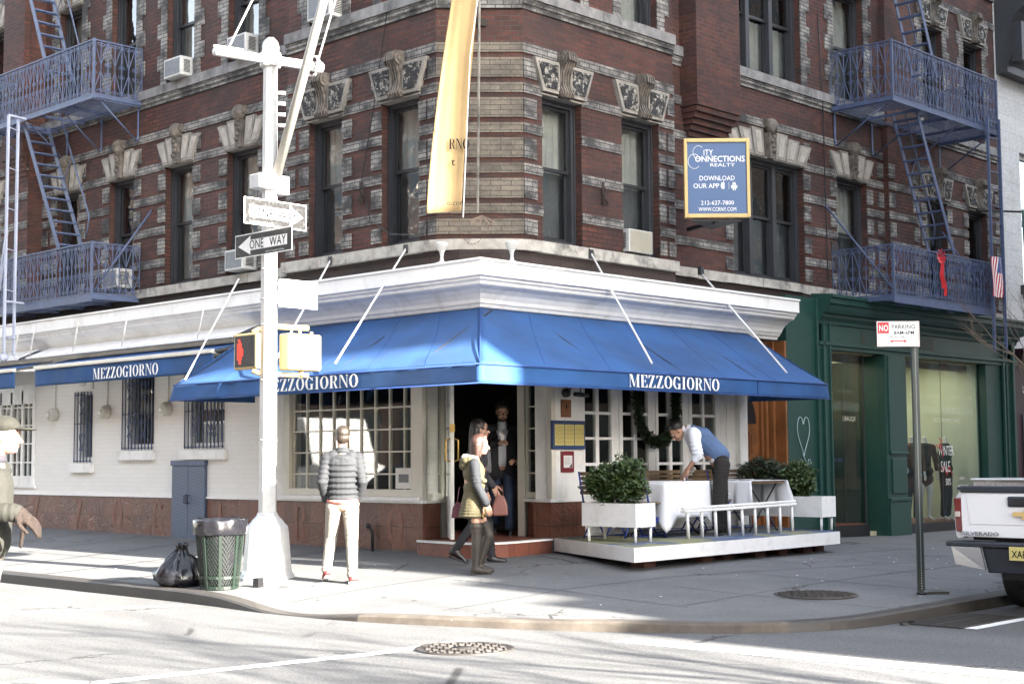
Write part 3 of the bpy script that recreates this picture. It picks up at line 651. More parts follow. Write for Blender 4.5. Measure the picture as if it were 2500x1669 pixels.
def serif(m,text,org,ux,uy,h,eps=.0006,width=None,space=.05):
    org=Vector(org);ux=Vector(ux).normalized();uy=Vector(uy).normalized(); nn=ux.cross(uy).normalized()
    tot=sum(glyph(c)[1]+space for c in text)*h; k=(width/tot) if width else 1; x=0;q=0
    for c in text:
        ps,adv=glyph(c)
        for p in ps:
            e=nn*(eps*(q%7)); q+=1
            m.add([org+ux*((x+a)*h*k)+uy*(b*h)+e for a,b in p],[tuple(range(len(p)))])
        x+=adv+space
_fc={}
def sans(text,org,ux,uy,size,mt,parent=None,align='LEFT',name='lettering',bold=0.0,ext=0.0,sx=1.0,rev=False,w=None):
    cu=bpy.data.curves.new('t','FONT'); cu.body=text; cu.size=size; cu.align_x=align; cu.offset=bold*size; cu.extrude=ext; cu.resolution_u=2
    o=bpy.data.objects.new('t',cu); COL.objects.link(o); dg=bpy.context.evaluated_depsgraph_get(); me=bpy.data.meshes.new_from_object(o.evaluated_get(dg))
    bpy.data.objects.remove(o); bpy.data.curves.remove(cu)
    ux=Vector(ux).normalized();uy=Vector(uy).normalized();nn=ux.cross(uy)
    if w:
        xs=[v.co.x for v in me.vertices]; sx=w/(max(xs)-min(xs))
    for v in me.vertices:
        p=v.co; v.co=Vector(org)+ux*(p.x*sx*(-1 if rev else 1))+uy*p.y+nn*p.z
    me.materials.clear(); me.materials.append(MT[mt] if isinstance(mt,str) else mt); me.name=name
    ob=bpy.data.objects.new(name,me); COL.objects.link(ob)
    if parent is not None: par(ob,parent)
    return ob
# ------------------------------------------------------------ ground floor
m,t,b=nm('terracotta_tile'); b.inputs['Roughness'].default_value=.42; v,p,z=wallvec(t)
k=N(t,'ShaderNodeTexBrick',offset=0.0); mp=N(t,'ShaderNodeMapping'); mp.inputs['Location'].default_value=(.05,-.205,0); t.links.new(v,mp.inputs[0]); t.links.new(mp.outputs[0],k.inputs['Vector'])
for a,x in (('Scale',1),('Mortar Size',.005),('Brick Width',.285),('Row Height',.3035),('Mortar Smooth',.1)): k.inputs[a].default_value=x
k.inputs['Color1'].default_value=(.16,.06,.036,1); k.inputs['Color2'].default_value=(.095,.038,.025,1); k.inputs['Mortar'].default_value=(.03,.02,.016,1)
c=mixc(t,k.outputs[0],(.20,.085,.058),ramp(t,noi(t,p,3,5),[(.5,0.),(.8,.7)]).outputs[0]); t.links.new(c,b.inputs['Base Color'])
n2=noi(t,p,3.2,5,.65); vo=N(t,'ShaderNodeTexVoronoi',feature='DISTANCE_TO_EDGE'); vo.inputs['Scale'].default_value=3.3
ad=N(t,'ShaderNodeVectorMath',operation='ADD'); cx=N(t,'ShaderNodeCombineXYZ'); [t.links.new(n2,cx.inputs[i]) for i in range(3)]; t.links.new(p,ad.inputs[0]); t.links.new(cx.outputs[0],ad.inputs[1]); t.links.new(ad.outputs[0],vo.inputs['Vector'])
hh=mixf(t,ramp(t,vo.outputs[0],[(.02,0.),(.09,1.)]).outputs[0],ramp(t,k.outputs[1],[(0.,1.),(1.,0.)]).outputs[0]); bump(t,b,hh,.45,.010); MT['tile']=m
MT['tileplain']=brickmat('step_tile',(.20,.065,.04),(.17,.055,.036),(.05,.03,.025),bw=.3,rh=.4,ms=.004,soot=.3,rough=.5,bstr=.2,zoff=.1)
m=MB(); gops=[(9.23,9.78,1.37,2.56),(7.36,8.27,1.57,2.85),(5.44,6.47,1.57,2.95),(1.2,3.98,.9,2.98),(11.16,13.7,.97,2.75)]
wallseg(m,FL,1.1,16,.82,3.2,gops,0,.3)
P(m,'white_brick_wall','whitebrick')
m=MB(); m.box(1.06,5.86,-.3,.012,.205,.815,FL); m.box(6.78,14.4,-.3,.012,.205,.815,FL)
m.box(1.26,1.93,-.3,.012,.36,.815,FR)
m.prism([(-.012,1.06,.36),(.42,1.20,.36),(.42,1.4,.36),(-.0,1.4,.36)],(0,0,.455)); m.prism([(1.26,-.012,.36),(1.6,-.0,.36),(1.6,.5,.36),(1.36,.5,.36)],(0,0,.455))
ti=P(m,'terracotta_base','tile')
m=MB()
ys=[13.4,12.35,11.2,9.75,8.55,7.35,5.6,4.75,3.75,2.75,1.75]
for ch,y in zip('MEZZOGIORNO',ys): serif(m,ch,(-.018,y,.27),(0,-1,0),(0,0,1),.48,eps=-.0008)
MT['relief']=mat('relief_terracotta',(.17,.068,.042),.45,var=.2,vs=8); m.build('relief_letters',MT['relief'],ti)
m=MB(); m.box(1.0,5.86,-.3,.02,.0,.205,FL); m.box(6.78,14.4,-.3,.015,.0,.205,FL); m.box(1.25,1.93,-.3,-.01,0,.36,FR); P(m,'concrete_plinth','walk')
m=MB(); m.box(1.0,5.86,0,.035,.815,.842,FL); m.box(6.78,16,0,.03,.815,.838,FL); m.box(1.1,4.05,.0,.06,.843,.895,FL); m.box(1.25,1.93,0,.045,.815,.85,FR)
m.prism([(-.06,1.02,.815),(.5,1.14,.815),(.5,1.22,.815),(-.03,1.15,.815)],(0,0,.04)); m.prism([(1.2,-.06,.815),(1.3,-.05,.815),(1.42,.55,.815),(1.34,.56,.815)],(0,0,.04))
P(m,'ledge','whiteworn')
# small barred windows
MT['bars']=mat('blue_window_bars',(.02,.04,.11),.45,var=.1)
def spiral(c,ux,uy,r,turns,s=1,n=20,ph=0):
    c=Vector(c);ux=Vector(ux);uy=Vector(uy); return [c+ux*(s*(r*(1-.75*i/n))*math.cos(ph+2*PI*turns*i/n))+uy*((r*(1-.75*i/n))*math.sin(ph+2*PI*turns*i/n)) for i in range(n+1)]
def barred(y0,y1,z0,z1,zt):
    f=MB(); f.box(y0,y0+.07,-.16,-.10,z0,zt,FL); f.box(y1-.1,y1,-.2,-.02,z0,zt,FL); f.box(y0+.07,y1-.1,-.16,-.10,z0,z0+.09,FL); f.box(y0+.07,y1-.1,-.15,-.11,zt-.05,zt,FL)
    o=f.build('window',MT['white'],BLD); g=MB(); g.box(y0+.07,y1-.1,-.14,-.135,z0+.09,zt-.05,FL); g.build('pane',MT['shopglass'],o)
    g=MB(); n=int((y1-y0)/.095)
    for i in range(n+1): g.box(y0+.01+(y1-y0-.03)*i/n-.007,y0+.01+(y1-y0-.03)*i/n+.007,.025,.04,z0-.0,zt,FL)
    for z in (z0+.02,zt-.06,(z0+z1)/2+.05): g.box(y0-.01,y1+.01,.015,.028,z,z+.014,FL)
    for zc in ((z0+.35),(z0+.95)):
        cs=[(y0+y1)/2-.0] if y1-y0<.6 else [(y0+y1)/2+.2,(y0+y1)/2-.2]
        for yc in cs:
            for s_ in(-1,1):
                c=(-.035,yc+s_*.045,zc+.10); g.tube(spiral(c,(0,1,0),(0,0,1),.045,1.1,s=s_,ph=.2),.006,4)
                c2=(-.035,yc+s_*.04,zc-.14); g.tube(spiral(c2,(0,1,0),(0,0,1),.038,1.0,s=s_,ph=-.2),.006,4)
                g.tube([(-.035,yc+s_*.09,zc+.1),(-.035,yc+s_*.085,zc+.05),(-.035,yc+s_*.03,zc-.05),(-.035,yc,zc-.12)],.006,4)
    g.build('window_bars',MT['bars'],o)
    s=MB(); s.box(y0-.08,y1+.08,-.05,.07,z0-.17,z0-.02,FL); s.build('sill',MT['white'],o,bevel=.01)
barred(9.23,9.78,1.37,2.56,2.56); barred(7.36,8.27,1.57,2.6,2.85); barred(5.44,6.47,1.57,2.6,2.95)
m=MB(); m.box(9.2,9.8,0,.03,2.6,2.85,FL); m.sphere((-.05,9.5,2.73),.10,12,8,(.6,1,.8)); P(m,'carved_keystone','white')
# diamond plate service door
t_=nm('diamond_plate_steel'); mm_,t,b=t_; b.inputs['Roughness'].default_value=.45; b.inputs['Base Color'].default_value=(.06,.085,.14,1); v,p,z=wallvec(t)
wv1=N(t,'ShaderNodeTexChecker'); wv1.inputs['Scale'].default_value=28; mpp=N(t,'ShaderNodeMapping'); mpp.inputs['Rotation'].default_value=(0,0,.6); t.links.new(v,mpp.inputs[0]); t.links.new(mpp.outputs[0],wv1.inputs[0]); bump(t,b,wv1.outputs[1],.7,.006)
c=mixc(t,(.055,.08,.135),(.085,.115,.18),wv1.outputs[1]); t.links.new(c,b.inputs['Base Color']); MT['dplate']=mm_
m=MB(); m.box(5.88,6.31,-.02,.05,.2,1.31,FL); m.box(6.325,6.76,-.02,.05,.2,1.31,FL); dd=P(m,'service_door','dplate',bevel=.006)
m=MB(); m.box(5.86,6.78,-.03,.065,1.315,1.39,FL); m.box(6.31,6.325,0,.045,.2,1.31,FL); m.box(6.36,6.375,.05,.06,.72,.88,FL); m.build('door_header',MT['fe'],dd)
m=MB(); m.tube([(-.05,6.27,.74),(-.09,6.27,.74),(-.09,6.27,.86),(-.05,6.27,.86)],.008,6); m.tube([(-.05,6.36,.74),(-.09,6.36,.74),(-.09,6.36,.86),(-.05,6.36,.86)],.008,6); m.build('pull_handle',MT['black'],dd)
# far left french doors
def lattice(F,us,rows,u0,u1,v0,v1,w,mu=.022,name='window',mt='white',gm='shopglass',deep=.05):
    f=MB()
    for u in us: f.box(u-mu/2,u+mu/2,w-deep,w,v0,v1,F)
    for v in rows: f.box(u0,u1,w-deep+.004,w-.003,v-mu/2,v+mu/2,F)
    o=f.build(name,MT[mt],BLD); g=MB(); g.box(u0,u1,w-deep/2-.003,w-deep/2+.003,v0,v1,F); g.build('pane',MT[gm],o); return o
fm=MB(); us=[]
fm.box(11.16,11.24,-.1,.02,.97,2.75,FL); 
x=11.24
while x<13.6:
    fm.box(x+.36*.0,x+.06,-.06,-.01,.97,2.65,FL); us+= [x+.23]; x+=.40
fm.box(11.16,13.7,-.06,-.012,.97,1.14,FL); fm.box(11.16,13.7,-.07,-.01,2.42,2.75,FL); fm.box(11.1,13.7,-.02,.03,.93,.97,FL)
o=P(fm,'french_door','white'); 
lattice(FL,us,[1.38,1.71,2.04,2.36],11.24,13.6,1.14,2.42,-.02,.022,'muntin_grid')
# big showcase window
f=MB(); f.box(1.2,1.26,-.12,.03,.9,2.98,FL); f.box(3.84,3.98,-.12,.02,.9,2.98,FL); f.box(1.26,3.84,-.12,.02,.9,.99,FL); f.box(1.26,3.84,-.12,.02,2.9,2.98,FL)
f.prism([(-.03,1.05,.36+.46),(.03,1.04,.82),(.07,1.2,.82),(-.03,1.2,.82)],(0,0,2.2))
P(f,'showcase_frame','cream')
lattice(FL,[1.46+.293*i for i in range(9)],[1.19,1.485,1.78,2.07,2.36,2.65],1.26,3.84,.99,2.9,-.03,.02,'showcase_window','cream')
# angled side panes and door posts
def seg_lattice(A,B,v0,v1,rows,mt='cream',name='side_window',post=.09,mid=True):
    A=Vector((*A,0));B=Vector((*B,0)); L=(B-A).length; ux=(B-A)/L; nn=Vector((ux.y,-ux.x,0))
    F=lambda u,w,v:tuple(A+ux*u+nn*w+Vector((0,0,v)))
    f=MB(); f.box(0,.03,-.04,.02,v0,v1,F); f.box(L-.03,L,-.04,.02,v0,v1,F); f.box(.03,L-.03,-.04,.02,v0,v0+.08,F)
    for r in rows: f.box(.03,L-.03,-.03,.0,r-.01,r+.01,F)
    o=f.build(name,MT[mt],BLD); g=MB(); g.box(.03,L-.03,-.018,-.012,v0+.08,v1,F); g.build('pane',MT['shopglass'],o); return F,L
seg_lattice((.03,1.06),(.44,1.2),.86,3.0,[1.19,1.485,1.78,2.07,2.36,2.65])
seg_lattice((1.42,.56),(1.31,.05),.86,3.0,[1.19,1.485,1.78,2.07,2.36,2.65])
m=MB(); m.prism([(.42,1.16,.36),(.58,1.2,.36),(.62,1.32,.36),(.42,1.36,.36)],(0,0,2.8)); m.prism([(1.36,.56,.36),(1.5,.62,.36),(1.56,.74,.36),(1.38,.70,.36)],(0,0,2.8)); m.prism([(1.27,-.02,.83),(1.34,-.03,.83),(1.36,.08,.83),(1.28,.07,.83)],(0,0,2.3))
P(m,'door_post','cream')
# white pier right of the door
m=MB(); m.box(1.3,1.93,-.3,0,.82,3.2,FR); m.box(1.93,5.95,-.3,0,2.62,3.2,FR); m.box(.2,1.3,-.8,-.9,2.95,3.2,FR); P(m,'white_pier','white')
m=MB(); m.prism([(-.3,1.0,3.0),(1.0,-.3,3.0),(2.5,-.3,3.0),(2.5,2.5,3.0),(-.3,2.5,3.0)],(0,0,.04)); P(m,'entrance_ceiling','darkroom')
# open door leaf and its fittings
A=Vector((.56,1.2,0)); dr=Vector((-.64,-.77,0)).normalized(); nn=Vector((dr.y,-dr.x,0)); F=lambda u,w,v:tuple(A+dr*u+nn*w+Vector((0,0,v)))
m=MB(); L=.98
for a,b,p,q in ((0,.1,.38,2.75),(L-.1,L,.38,2.75),(.1,L-.1,.38,.9),(.1,L-.1,2.6,2.75)): m.box(a,b,-.022,.022,p,q,F)
for z in (1.19,1.48,1.78,2.07,2.36): m.box(.1,L-.1,-.012,.012,z-.01,z+.01,F)
m.box(L/2-.01,L/2+.01,-.0125,.0125,.9,2.6,F); dl_=P(m,'entrance_door','white'); g=MB(); g.box(.1,L-.1,-.003,.003,.9,2.6,F); g.build('pane',MT['shopglass'],dl_)
m=MB(); 
for s_ in(-1,1): m.tube([F(L-.06,s_*.02,1.35),F(L-.06,s_*.08,1.37),F(L-.06,s_*.08,1.62),F(L-.06,s_*.02,1.64)],.012,8)
m.box(L-.08,L+.012,-.03,.03,1.72,1.82,F); m.build('handle',MT['brass'],dl_)
# door step
m=MB(); poly=[(-.06,1.1),(-.13,.35),(-.06,-.02),(.35,-.12),(1.28,-.0)]
m.prism([(x,y,.05) for x,y in poly]+[(2.6,1.0,.05),(2.6,2.6,.05),(1,2.6,.05),(.1,1.3,.05)],(0,0,.275)); sp=P(m,'door_step','tileplain')
m=MB(); m.prism([(x-.02*(x<1),y-.02*(y<1),.327) for x,y in poly]+[(2.6,1.0,.327),(2.6,2.6,.327),(1,2.6,.327),(.1,1.3,.327)],(0,0,.022)); m.build('step_edge',MT['whiteworn'],sp)
m=MB(); m.prism([(.05,1.1,.351),(-.02,.4,.351),(.05,.08,.351),(.4,-.02,.351),(1.3,.1,.351),(2.6,1.0,.351),(2.6,2.6,.351),(1,2.6,.351)],(0,0,.004)); m.build('step_top',MT['tileplain'],sp)
# french doors on the right
m=MB(); FX=[(1.93,2.7),(2.7,3.5),(3.5,4.27),(4.27,5.05)]
pn=[(1.99,2.22,2.29,2.54),(2.78,3.03,3.1,3.34),(3.57,3.82,3.89,4.13),(4.36,4.62,4.67,4.93)]
RZ=[(.98,1.28),(1.32,1.63),(1.665,1.97),(2.01,2.32),(2.355,2.56)]
for (a,b),(p0,p1,p2,p3) in zip(FX,pn):
    m=MB()
    for (u,v_) in ((a+.006,p0),(p1,p2),(p3,b-.006)):
        m.box(u,v_,-.09,-.04 if u==p1 else -.03,.38,2.62,FR)
    for z0,z1 in [(.38,.98)]+[(RZ[i][1],RZ[i+1][0]) for i in range(4)]+[(2.56,2.62)]:
        m.box(p0,p1,-.088,-.043,z0,z1,FR); m.box(p2,p3,-.088,-.043,z0,z1,FR)
    m.box(p0+.02,p3-.02,-.043,-.03,.46,.90,FR)
    o=P(m,'french_door','white'); g=MB(); g.box(p0,p1,-.07,-.064,.98,2.56,FR); g.box(p2,p3,-.07,-.064,.98,2.56,FR); g.build('pane',MT['shopglass'],o)
m=MB(); m.box(5.05,5.42,-.2,-.03,.36,2.62,FR); m.box(5.19,5.24,-.03,-.01,.36,2.62,FR); m.box(5.42,5.62,-.6,.06,.2,3.2,FR); m.box(5.62,5.66,-.6,.03,.2,3.2,FR); m.box(1.93,5.42,-.25,-.0,.2,.375,FR); P(m,'door_surround','white')
# wooden street door in its recess
MT['wood']=mat('varnished_wood',(.22,.085,.028),.4,var=.35,vs=3,coat=.3)
m=MB(); y=-.32
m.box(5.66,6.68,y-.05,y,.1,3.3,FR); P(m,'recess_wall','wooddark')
m=MB(); m.box(5.72,6.42,y,y+.04,.2,2.75,FR)
for z0,z1 in ((.3,.75),(.85,1.3),(1.38,1.78)):
    for a,b in ((5.8,6.04),(6.12,6.36)): m.box(a,b,y+.04,y+.06,z0,z1,FR); m.box(a+.04,b-.04,y+.06,y+.075,z0+.05,z1-.05,FR)
wd=P(m,'wooden_door','wood',bevel=.006)
m=MB(); pts=[(6.08+.25*math.cos(a),1.9+.42*math.sin(a)) for a in [PI*i/12 for i in range(13)]]; hexa(m,FR,pts,y+.04,y+.048); m.build('fanlight',MT['black'],wd)
m=MB()
for (a,b,w1) in ((6.42,6.48,.09),(6.48,6.54,.14),(6.56,6.62,.22),(6.63,6.679,.40),(5.66,5.72,.1)): m.box(a,b,y,y+w1,.15,3.2,FR)
m.build('door_casing',MT['wood'],wd,bevel=.01)
# restaurant interior
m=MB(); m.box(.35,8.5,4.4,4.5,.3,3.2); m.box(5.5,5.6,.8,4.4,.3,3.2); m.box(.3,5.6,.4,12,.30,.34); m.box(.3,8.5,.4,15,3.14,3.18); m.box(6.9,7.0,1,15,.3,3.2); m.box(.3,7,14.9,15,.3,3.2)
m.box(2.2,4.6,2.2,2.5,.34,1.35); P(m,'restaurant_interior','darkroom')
m=MB(); m.box(.12,.17,1.24,1.44,.9,3.1); m.box(.10,.3,1.30,1.34,.9,3.1); m.box(1.45,1.62,.12,.17,.9,3.1); m.box(.22,.27,1.22,1.44,.9,3.1); P(m,'mustard_curtain','yellow')
MT['olive']=mat('olive_wall',(.22,.18,.07),.8,var=.1)
m=MB(); m.box(.95,1.0,5.2,9.9,.9,3.1); P(m,'inner_partition','olive')
for bx in ((5.6,9.9),):
    pass
# green neighbouring shopfront
SH=thing('green_shopfront',(11,0,0),'dark green painted wooden shopfront with two big glass windows under the right fire escape','shopfront')
Q=lambda m,n,mt,par_=None,**k: m.build(n,MT[mt],par_ or SH,**k)
m=MB(); m.box(6.68,7.5,-.3,.08,.02,3.2,FR); m.box(6.68,7.5,-.2,.08,3.2,3.93,FR); Q(m,'panel_wall','green')
m=MB(); 
for a,b,w in ((7.5,7.56,.13),(7.56,7.66,.10),(7.66,7.71,.15),(7.71,7.86,.11),(7.86,7.9,.14)): m.box(a,b,-.1,w,.02,3.93 if b<7.6 else 3.75,FR)
Q(m,'moulded_frame','green',bevel=.008)
ent=[(0,3.12),(.12,3.12),(.12,3.17),(.15,3.19),(.15,3.24),(.10,3.25),(.10,3.52),(.13,3.53),(.14,3.58),(.17,3.61),(.20,3.64),(.20,3.68),(.26,3.70),(.30,3.76),(.32,3.82),(.36,3.84),(.36,3.92),(.40,3.94),(.40,3.985),(0,4.02)]
m=MB(); m.sweep(ent,[lambda p:(7.55,-p[0],p[1]),lambda p:(14.62+p[0]*.3,-p[0],p[1])]); Q(m,'entablature','green')
m=MB(); m.box(9.58,10.26,-.0,.14,.0,3.12,FR); m.box(9.6,10.3,.14,.17,.0,.62,FR); m.box(9.6,10.3,.14,.19,.62,.68,FR); m.box(9.72,10.2,.14,.165,.75,1.35,FR); m.box(9.65,10.26,.14,.18,1.42,1.47,FR); m.box(9.66,10.26,.14,.16,1.47,3.1,FR); m.box(9.58,9.66,-1.5,-.001,.0,3.12,FR); m.box(9.66,10.3,-1.5,-1.45,0,3.12,FR); Q(m,'entrance_pilaster','green',bevel=.008)
m=MB(); m.box(13.42,14.05,-.5,.08,.0,3.15,FR); m.box(14.05,14.62,-.3,.1,.0,3.6,FR)
for a,b,w in ((14.05,14.11,.14),(14.2,14.26,.13),(14.42,14.5,.16)): m.box(a,b,0,w,.0,3.6,FR)
Q(m,'end_pilaster','green',bevel=.008)
m=MB(); m.box(7.9,9.28,-.12,-.108,.28,3.1,FR); m.box(9.268,9.28,-1.3,-.12,.28,3.1,FR); Q(m,'corner_display_glass','shopglass')
m=MB(); m.box(10.32,13.42,-.06,-.048,.2,3.1,FR); Q(m,'display_glass','shopglass')
m=MB(); m.box(11.86,11.868,-.047,-.04,.2,3.1,FR); m.box(9.26,9.29,-.13,-.1,.05,3.1,FR); m.box(8.62,8.626,-.107,-.1,.28,3.1,FR); Q(m,'glass_joint','frame')
m=MB(); m.box(7.9,9.3,-.15,-.06,-.02,.25,FR); m.box(10.32,13.42,-.1,-.02,-.06,.2,FR); Q(m,'black_plinth','black')
m=MB(); m.box(7.9,9.3,-1.4,-.13,.2,.26,FR); m.box(10.32,13.4,-1.4,-.07,.14,.19,FR); Q(m,'display_floor','tileplain')
MT['creamwall']=mat('cream_display_wall',(.48,.44,.28),.85,var=.06); MT['palewall']=mat('pale_side_wall',(.50,.58,.50),.85,var=.05)
m=MB(); m.box(7.9,13.5,-3.2,-3.1,0,3.2,FR); m.box(10.32,12.6,-1.5,-1.42,.2,3.1,FR); m.box(7.8,7.88,-3.1,-.13,.2,3.1,FR); Q(m,'shop_back_wall','creamwall')
m=MB(); m.box(13.36,13.41,-3,-.1,.2,3.1,FR); Q(m,'pale_side_wall','palewall')
m=MB(); m.box(7.8,13.5,-3.2,-.1,3.1,3.14,FR); Q(m,'shop_ceiling','creamwall'); m=MB(); m.box(7.8,13.5,-3.2,-.1,0.0,.12,FR); Q(m,'shop_floor','creamwall')
MT['lamp']=emis('warm_ceiling_light',(1,.88,.62),.65)
m=MB(); m.box(8.2,9.0,-1.4,-.7,3.08,3.095,FR); m.box(10.8,12.9,-1.1,-.6,3.08,3.095,FR); m.box(8.0,13,-2.6,-2.2,3.08,3.095,FR); Q(m,'ceiling_light','lamp')
# chalk hearts
MT['chalk']=mat('chalk',(.45,.55,.55),.9,var=.2)
m=MB()
def heart(cx,cz,s,w=.09):
    pts=[]
    for i in range(41):
        a=2*PI*i/40-PI/2*0; x=16*math.sin(a)**3/17*.62; z=(13*math.cos(a)-5*math.cos(2*a)-2*math.cos(3*a)-math.cos(4*a))/17; pts.append(FR(cx+x*s,w,cz+z*s*1.25))
    return pts
m.tube(heart(7.1,1.75,.30)[2:39],.006,4,cap=False); m.tube([FR(7.06,.09,1.43),FR(7.16,.09,1.3)],.006,4); m.tube(heart(7.3,1.2,.17)[24:40],.005,4,cap=False)
Q(m,'chalk_heart','chalk')
# shop name letters on the frieze
MT['bronze']=mat('bronze_letters',(.07,.05,.035),.4,metal=.5,var=.1)
m=MB(); serif(m,'ZIONI',(10.72,-.115,3.27),(1,0,0),(0,0,1),.21,eps=-.0015,space=.12); 
for ch,x in zip('EMOTIONI'[:4],(8.9,9.35,9.85,10.3)): serif(m,ch,(x,-.115,3.27),(1,0,0),(0,0,1),.21,eps=-.0015)
Q(m,'frieze_letters','bronze')
# ------------------------------------------------------------ awnings
def cloth(m,P00,P10,P11,P01,nu,nv,amp=.01,sc=2.,seed=0,nrm=None,sag=0,thick=.004):
    P00,P10,P11,P01=map(Vector,(P00,P10,P11,P01)); n=nrm or (P10-P00).cross(P01-P00).normalized(); n=Vector(n); vs=[]
    for j in range(nv+1):
        for i in range(nu+1):
            u=i/nu;v=j/nv; p=P00*(1-u)*(1-v)+P10*u*(1-v)+P11*u*v+P01*(1-u)*v
            e=min(1,6*u,6*(1-u),)*min(1,5*v+.2); d=noise.noise(Vector((p.x*sc+seed,p.y*sc,p.z*sc*1.3)))*amp+noise.noise(Vector((p.x*sc*3,p.y*sc*3+seed,p.z*sc*4)))*amp*.35
            vs.append(p+n*d*e-n*sag*math.sin(PI*v)*1)
    m.grid=vs; return m.add(vs,[(j*(nu+1)+i,j*(nu+1)+i+1,(j+1)*(nu+1)+i+1,(j+1)*(nu+1)+i) for j in range(nv) for i in range(nu)],True)
def solid(o,t):
    m=o.modifiers.new('s','SOLIDIFY'); m.thickness=t; m.offset=0; return o
AW=thing('corner_awning',(0,0,2.2),'large blue canvas corner awning with white lettering wrapped round the entrance','awning')
D=1.44; ZB=2.215; ZV=2.425
m=MB()
cloth(m,(-.1,-.1,3.25),(-.1,4.55,3.25),(-D,4.6,ZV),(-D,-D,ZV),60,16,.045,1.1,3,sag=.03); gL=m.grid
cloth(m,(-.1,-.1,3.25),(5.6,-.1,3.25),(5.66,-D,ZV),(-D,-D,ZV),60,16,.02,1.1,9,nrm=(0,-.5,.85),sag=.02); gR=m.grid
solid(m.build('canopy',MT['blueawn'],AW,clean=False),.004)
m=MB()
cloth(m,(-D,4.6,ZV),(-D,-D,ZV),(-D-.01,-D-.01,ZB),(-D-.02,4.68,ZB-.01),90,6,.035,2.6,5)
cloth(m,(-D,-D,ZV),(5.66,-D,ZV),(5.70,-D-.01,ZB),(-D-.01,-D-.01,ZB),90,6,.018,2.2,11)
cloth(m,(5.66,-D,ZV),(5.60,-.1,ZV+.1),(5.60,-.1,ZB),(5.70,-D,ZB),14,4,.02,2,2); cloth(m,(-D,4.6,ZV),(-.1,4.55,ZV+.1),(-.1,4.55,ZB),(-D,4.68,ZB),14,4,.02,2,4)
m.add([(5.60,-.1,3.25),(5.66,-D,ZV),(5.6,-.1,ZV+.1)],[(0,1,2)]); m.add([(-.1,4.55,3.25),(-D,4.6,ZV),(-.1,4.55,ZV+.1)],[(0,1,2)])
solid(m.build('valance',MT['blueawn'],AW),.004)
m=MB()
for s_ in (3.88,): m.box(s_-.006,s_+.006,-D-.02,-D-.006,ZB,ZV)
for G_ in (gL,gR):
    for c_ in (9,19,29,39,49):
        for j in range(16):
            a=Vector(G_[j*61+c_]); b=Vector(G_[(j+1)*61+c_]); k=Vector((0,0,.004)); m.bar(a+k,b+k,.007,.004)
for x,y in ((-.1,-.1),): m.bar((-.1,-.1,3.262),(-D,-D,ZV+.01),.012,.008)
for a,b in (((-D-.012,4.6,ZV),(-D-.012,-D-.012,ZV)),((-D-.012,-D-.012,ZV),(5.66,-D-.012,ZV)),((-D-.02,4.68,ZB),(-D-.012,-D-.012,ZB)),((-D-.012,-D-.012,ZB),(5.7,-D-.012,ZB))): m.tube([a,b],.009,6)
MT['seam']=mat('navy_seam',(.015,.05,.2),.7,var=.1)
m.build('seam_piping',MT['seam'],AW)
m=MB(); serif(m,'MEZZOGIORNO',(-D-.045,2.50,ZB+.035),(0,-1,0),(0,0,1),.155,width=1.93,eps=.0006)
serif(m,'MEZZOGIORNO',(1.10,-D-.035,ZB+.035),(1,0,0),(0,0,1),.155,width=1.88,eps=.0006)
m.build('lettering',MT['text_white'],AW)
m=MB()
for a,b in (((-.09,1.29,4.12),(-D+.05,1.14,2.56)),((-.09,2.85,4.12),(-D+.05,2.4,2.6)),((-.4,4.55,4.0),(-D+.05,4.4,2.5))): m.tube([a,b],.014,6)
for a,b in (((2.02,-.09,4.12),(1.66,-D+.05,2.56)),((4.55,-.0,4.12),(4.69,-D+.05,2.56))): m.tube([a,b],.014,6)
m.each('stay_rod',MT['white'],AW)
m=MB()
for p in ((-.07,1.29,4.12),(-.07,2.85,4.12)): m.obox(p,.06,.08,.12)
for p in ((2.02,-.07,4.12),(4.55,-.03,4.12)): m.obox(p,.08,.06,.12)
m.each('rod_bracket',MT['frame'],AW)
m=MB(); m.tube([(-D+.02,4.6,ZB+.02),(-D+.02,-D+.02,ZB+.02),(5.66,-D+.02,ZB+.02)],.015,6)
for y in (-.3,1.2,2.8,4.5): m.tube([(-.1,y,3.2),(-D+.02,y,ZV-.01)],.012,5)
for x in (.8,2.4,4,5.6): m.tube([(x,-.1,3.2),(x,-D+.02,ZV-.01)],.012,5)
m.build('support_frame',MT['black'],AW)
def retract(y0,y1,label,txt,z=0.0):
    t=thing('retractable_awning',(0,(y0+y1)/2,2.8),label,'awning',None); d=.83; dz=z
    m=MB(); cloth(m,(-.12,y1+.1,3.12),(-.12,y0,3.12),(-d,y0,2.95),(-d,y1,2.95),40,5,.01,1.5,7); solid(m.build('canopy',MT['blueawn'],t),.004)
    m=MB(); cloth(m,(-d,y1,2.9),(-d,y0,2.9),(-d+.01,y0,2.63),(-d+.01,y1,2.63),60,6,.03,2.2,3); solid(m.build('valance',MT['blueawn'],t),.004)
    m=MB(); m.box(-d-.035,-d+.03,y0,y1,2.905,2.965); m.build('front_bar',MT['cream'],t,bevel=.01)
    m=MB()
    for y in (y0+.12,y1-.12): m.tube([(-.05,y,3.05),(-.4,y+(.35 if y<8 else -.35),2.95),(-d+.05,y,2.92)],.022,6); m.sphere((-.12,y,3.06),.07,10,8)
    m.build('folding_arm',MT['white'],t)
    if txt: m=MB(); serif(m,'MEZZOGIORNO',(-d-.03,7.75,2.665),(0,-1,0),(0,0,1),.17,width=1.86); m.build('lettering',MT['text_white'],t)
    return t
retract(4.55,9.66,'long narrow blue awning with white front bar and lettering over the barred windows','MEZZO')
retract(10.35,13.8,'short blue awning with white front bar at the left edge above the glazed doors',None)
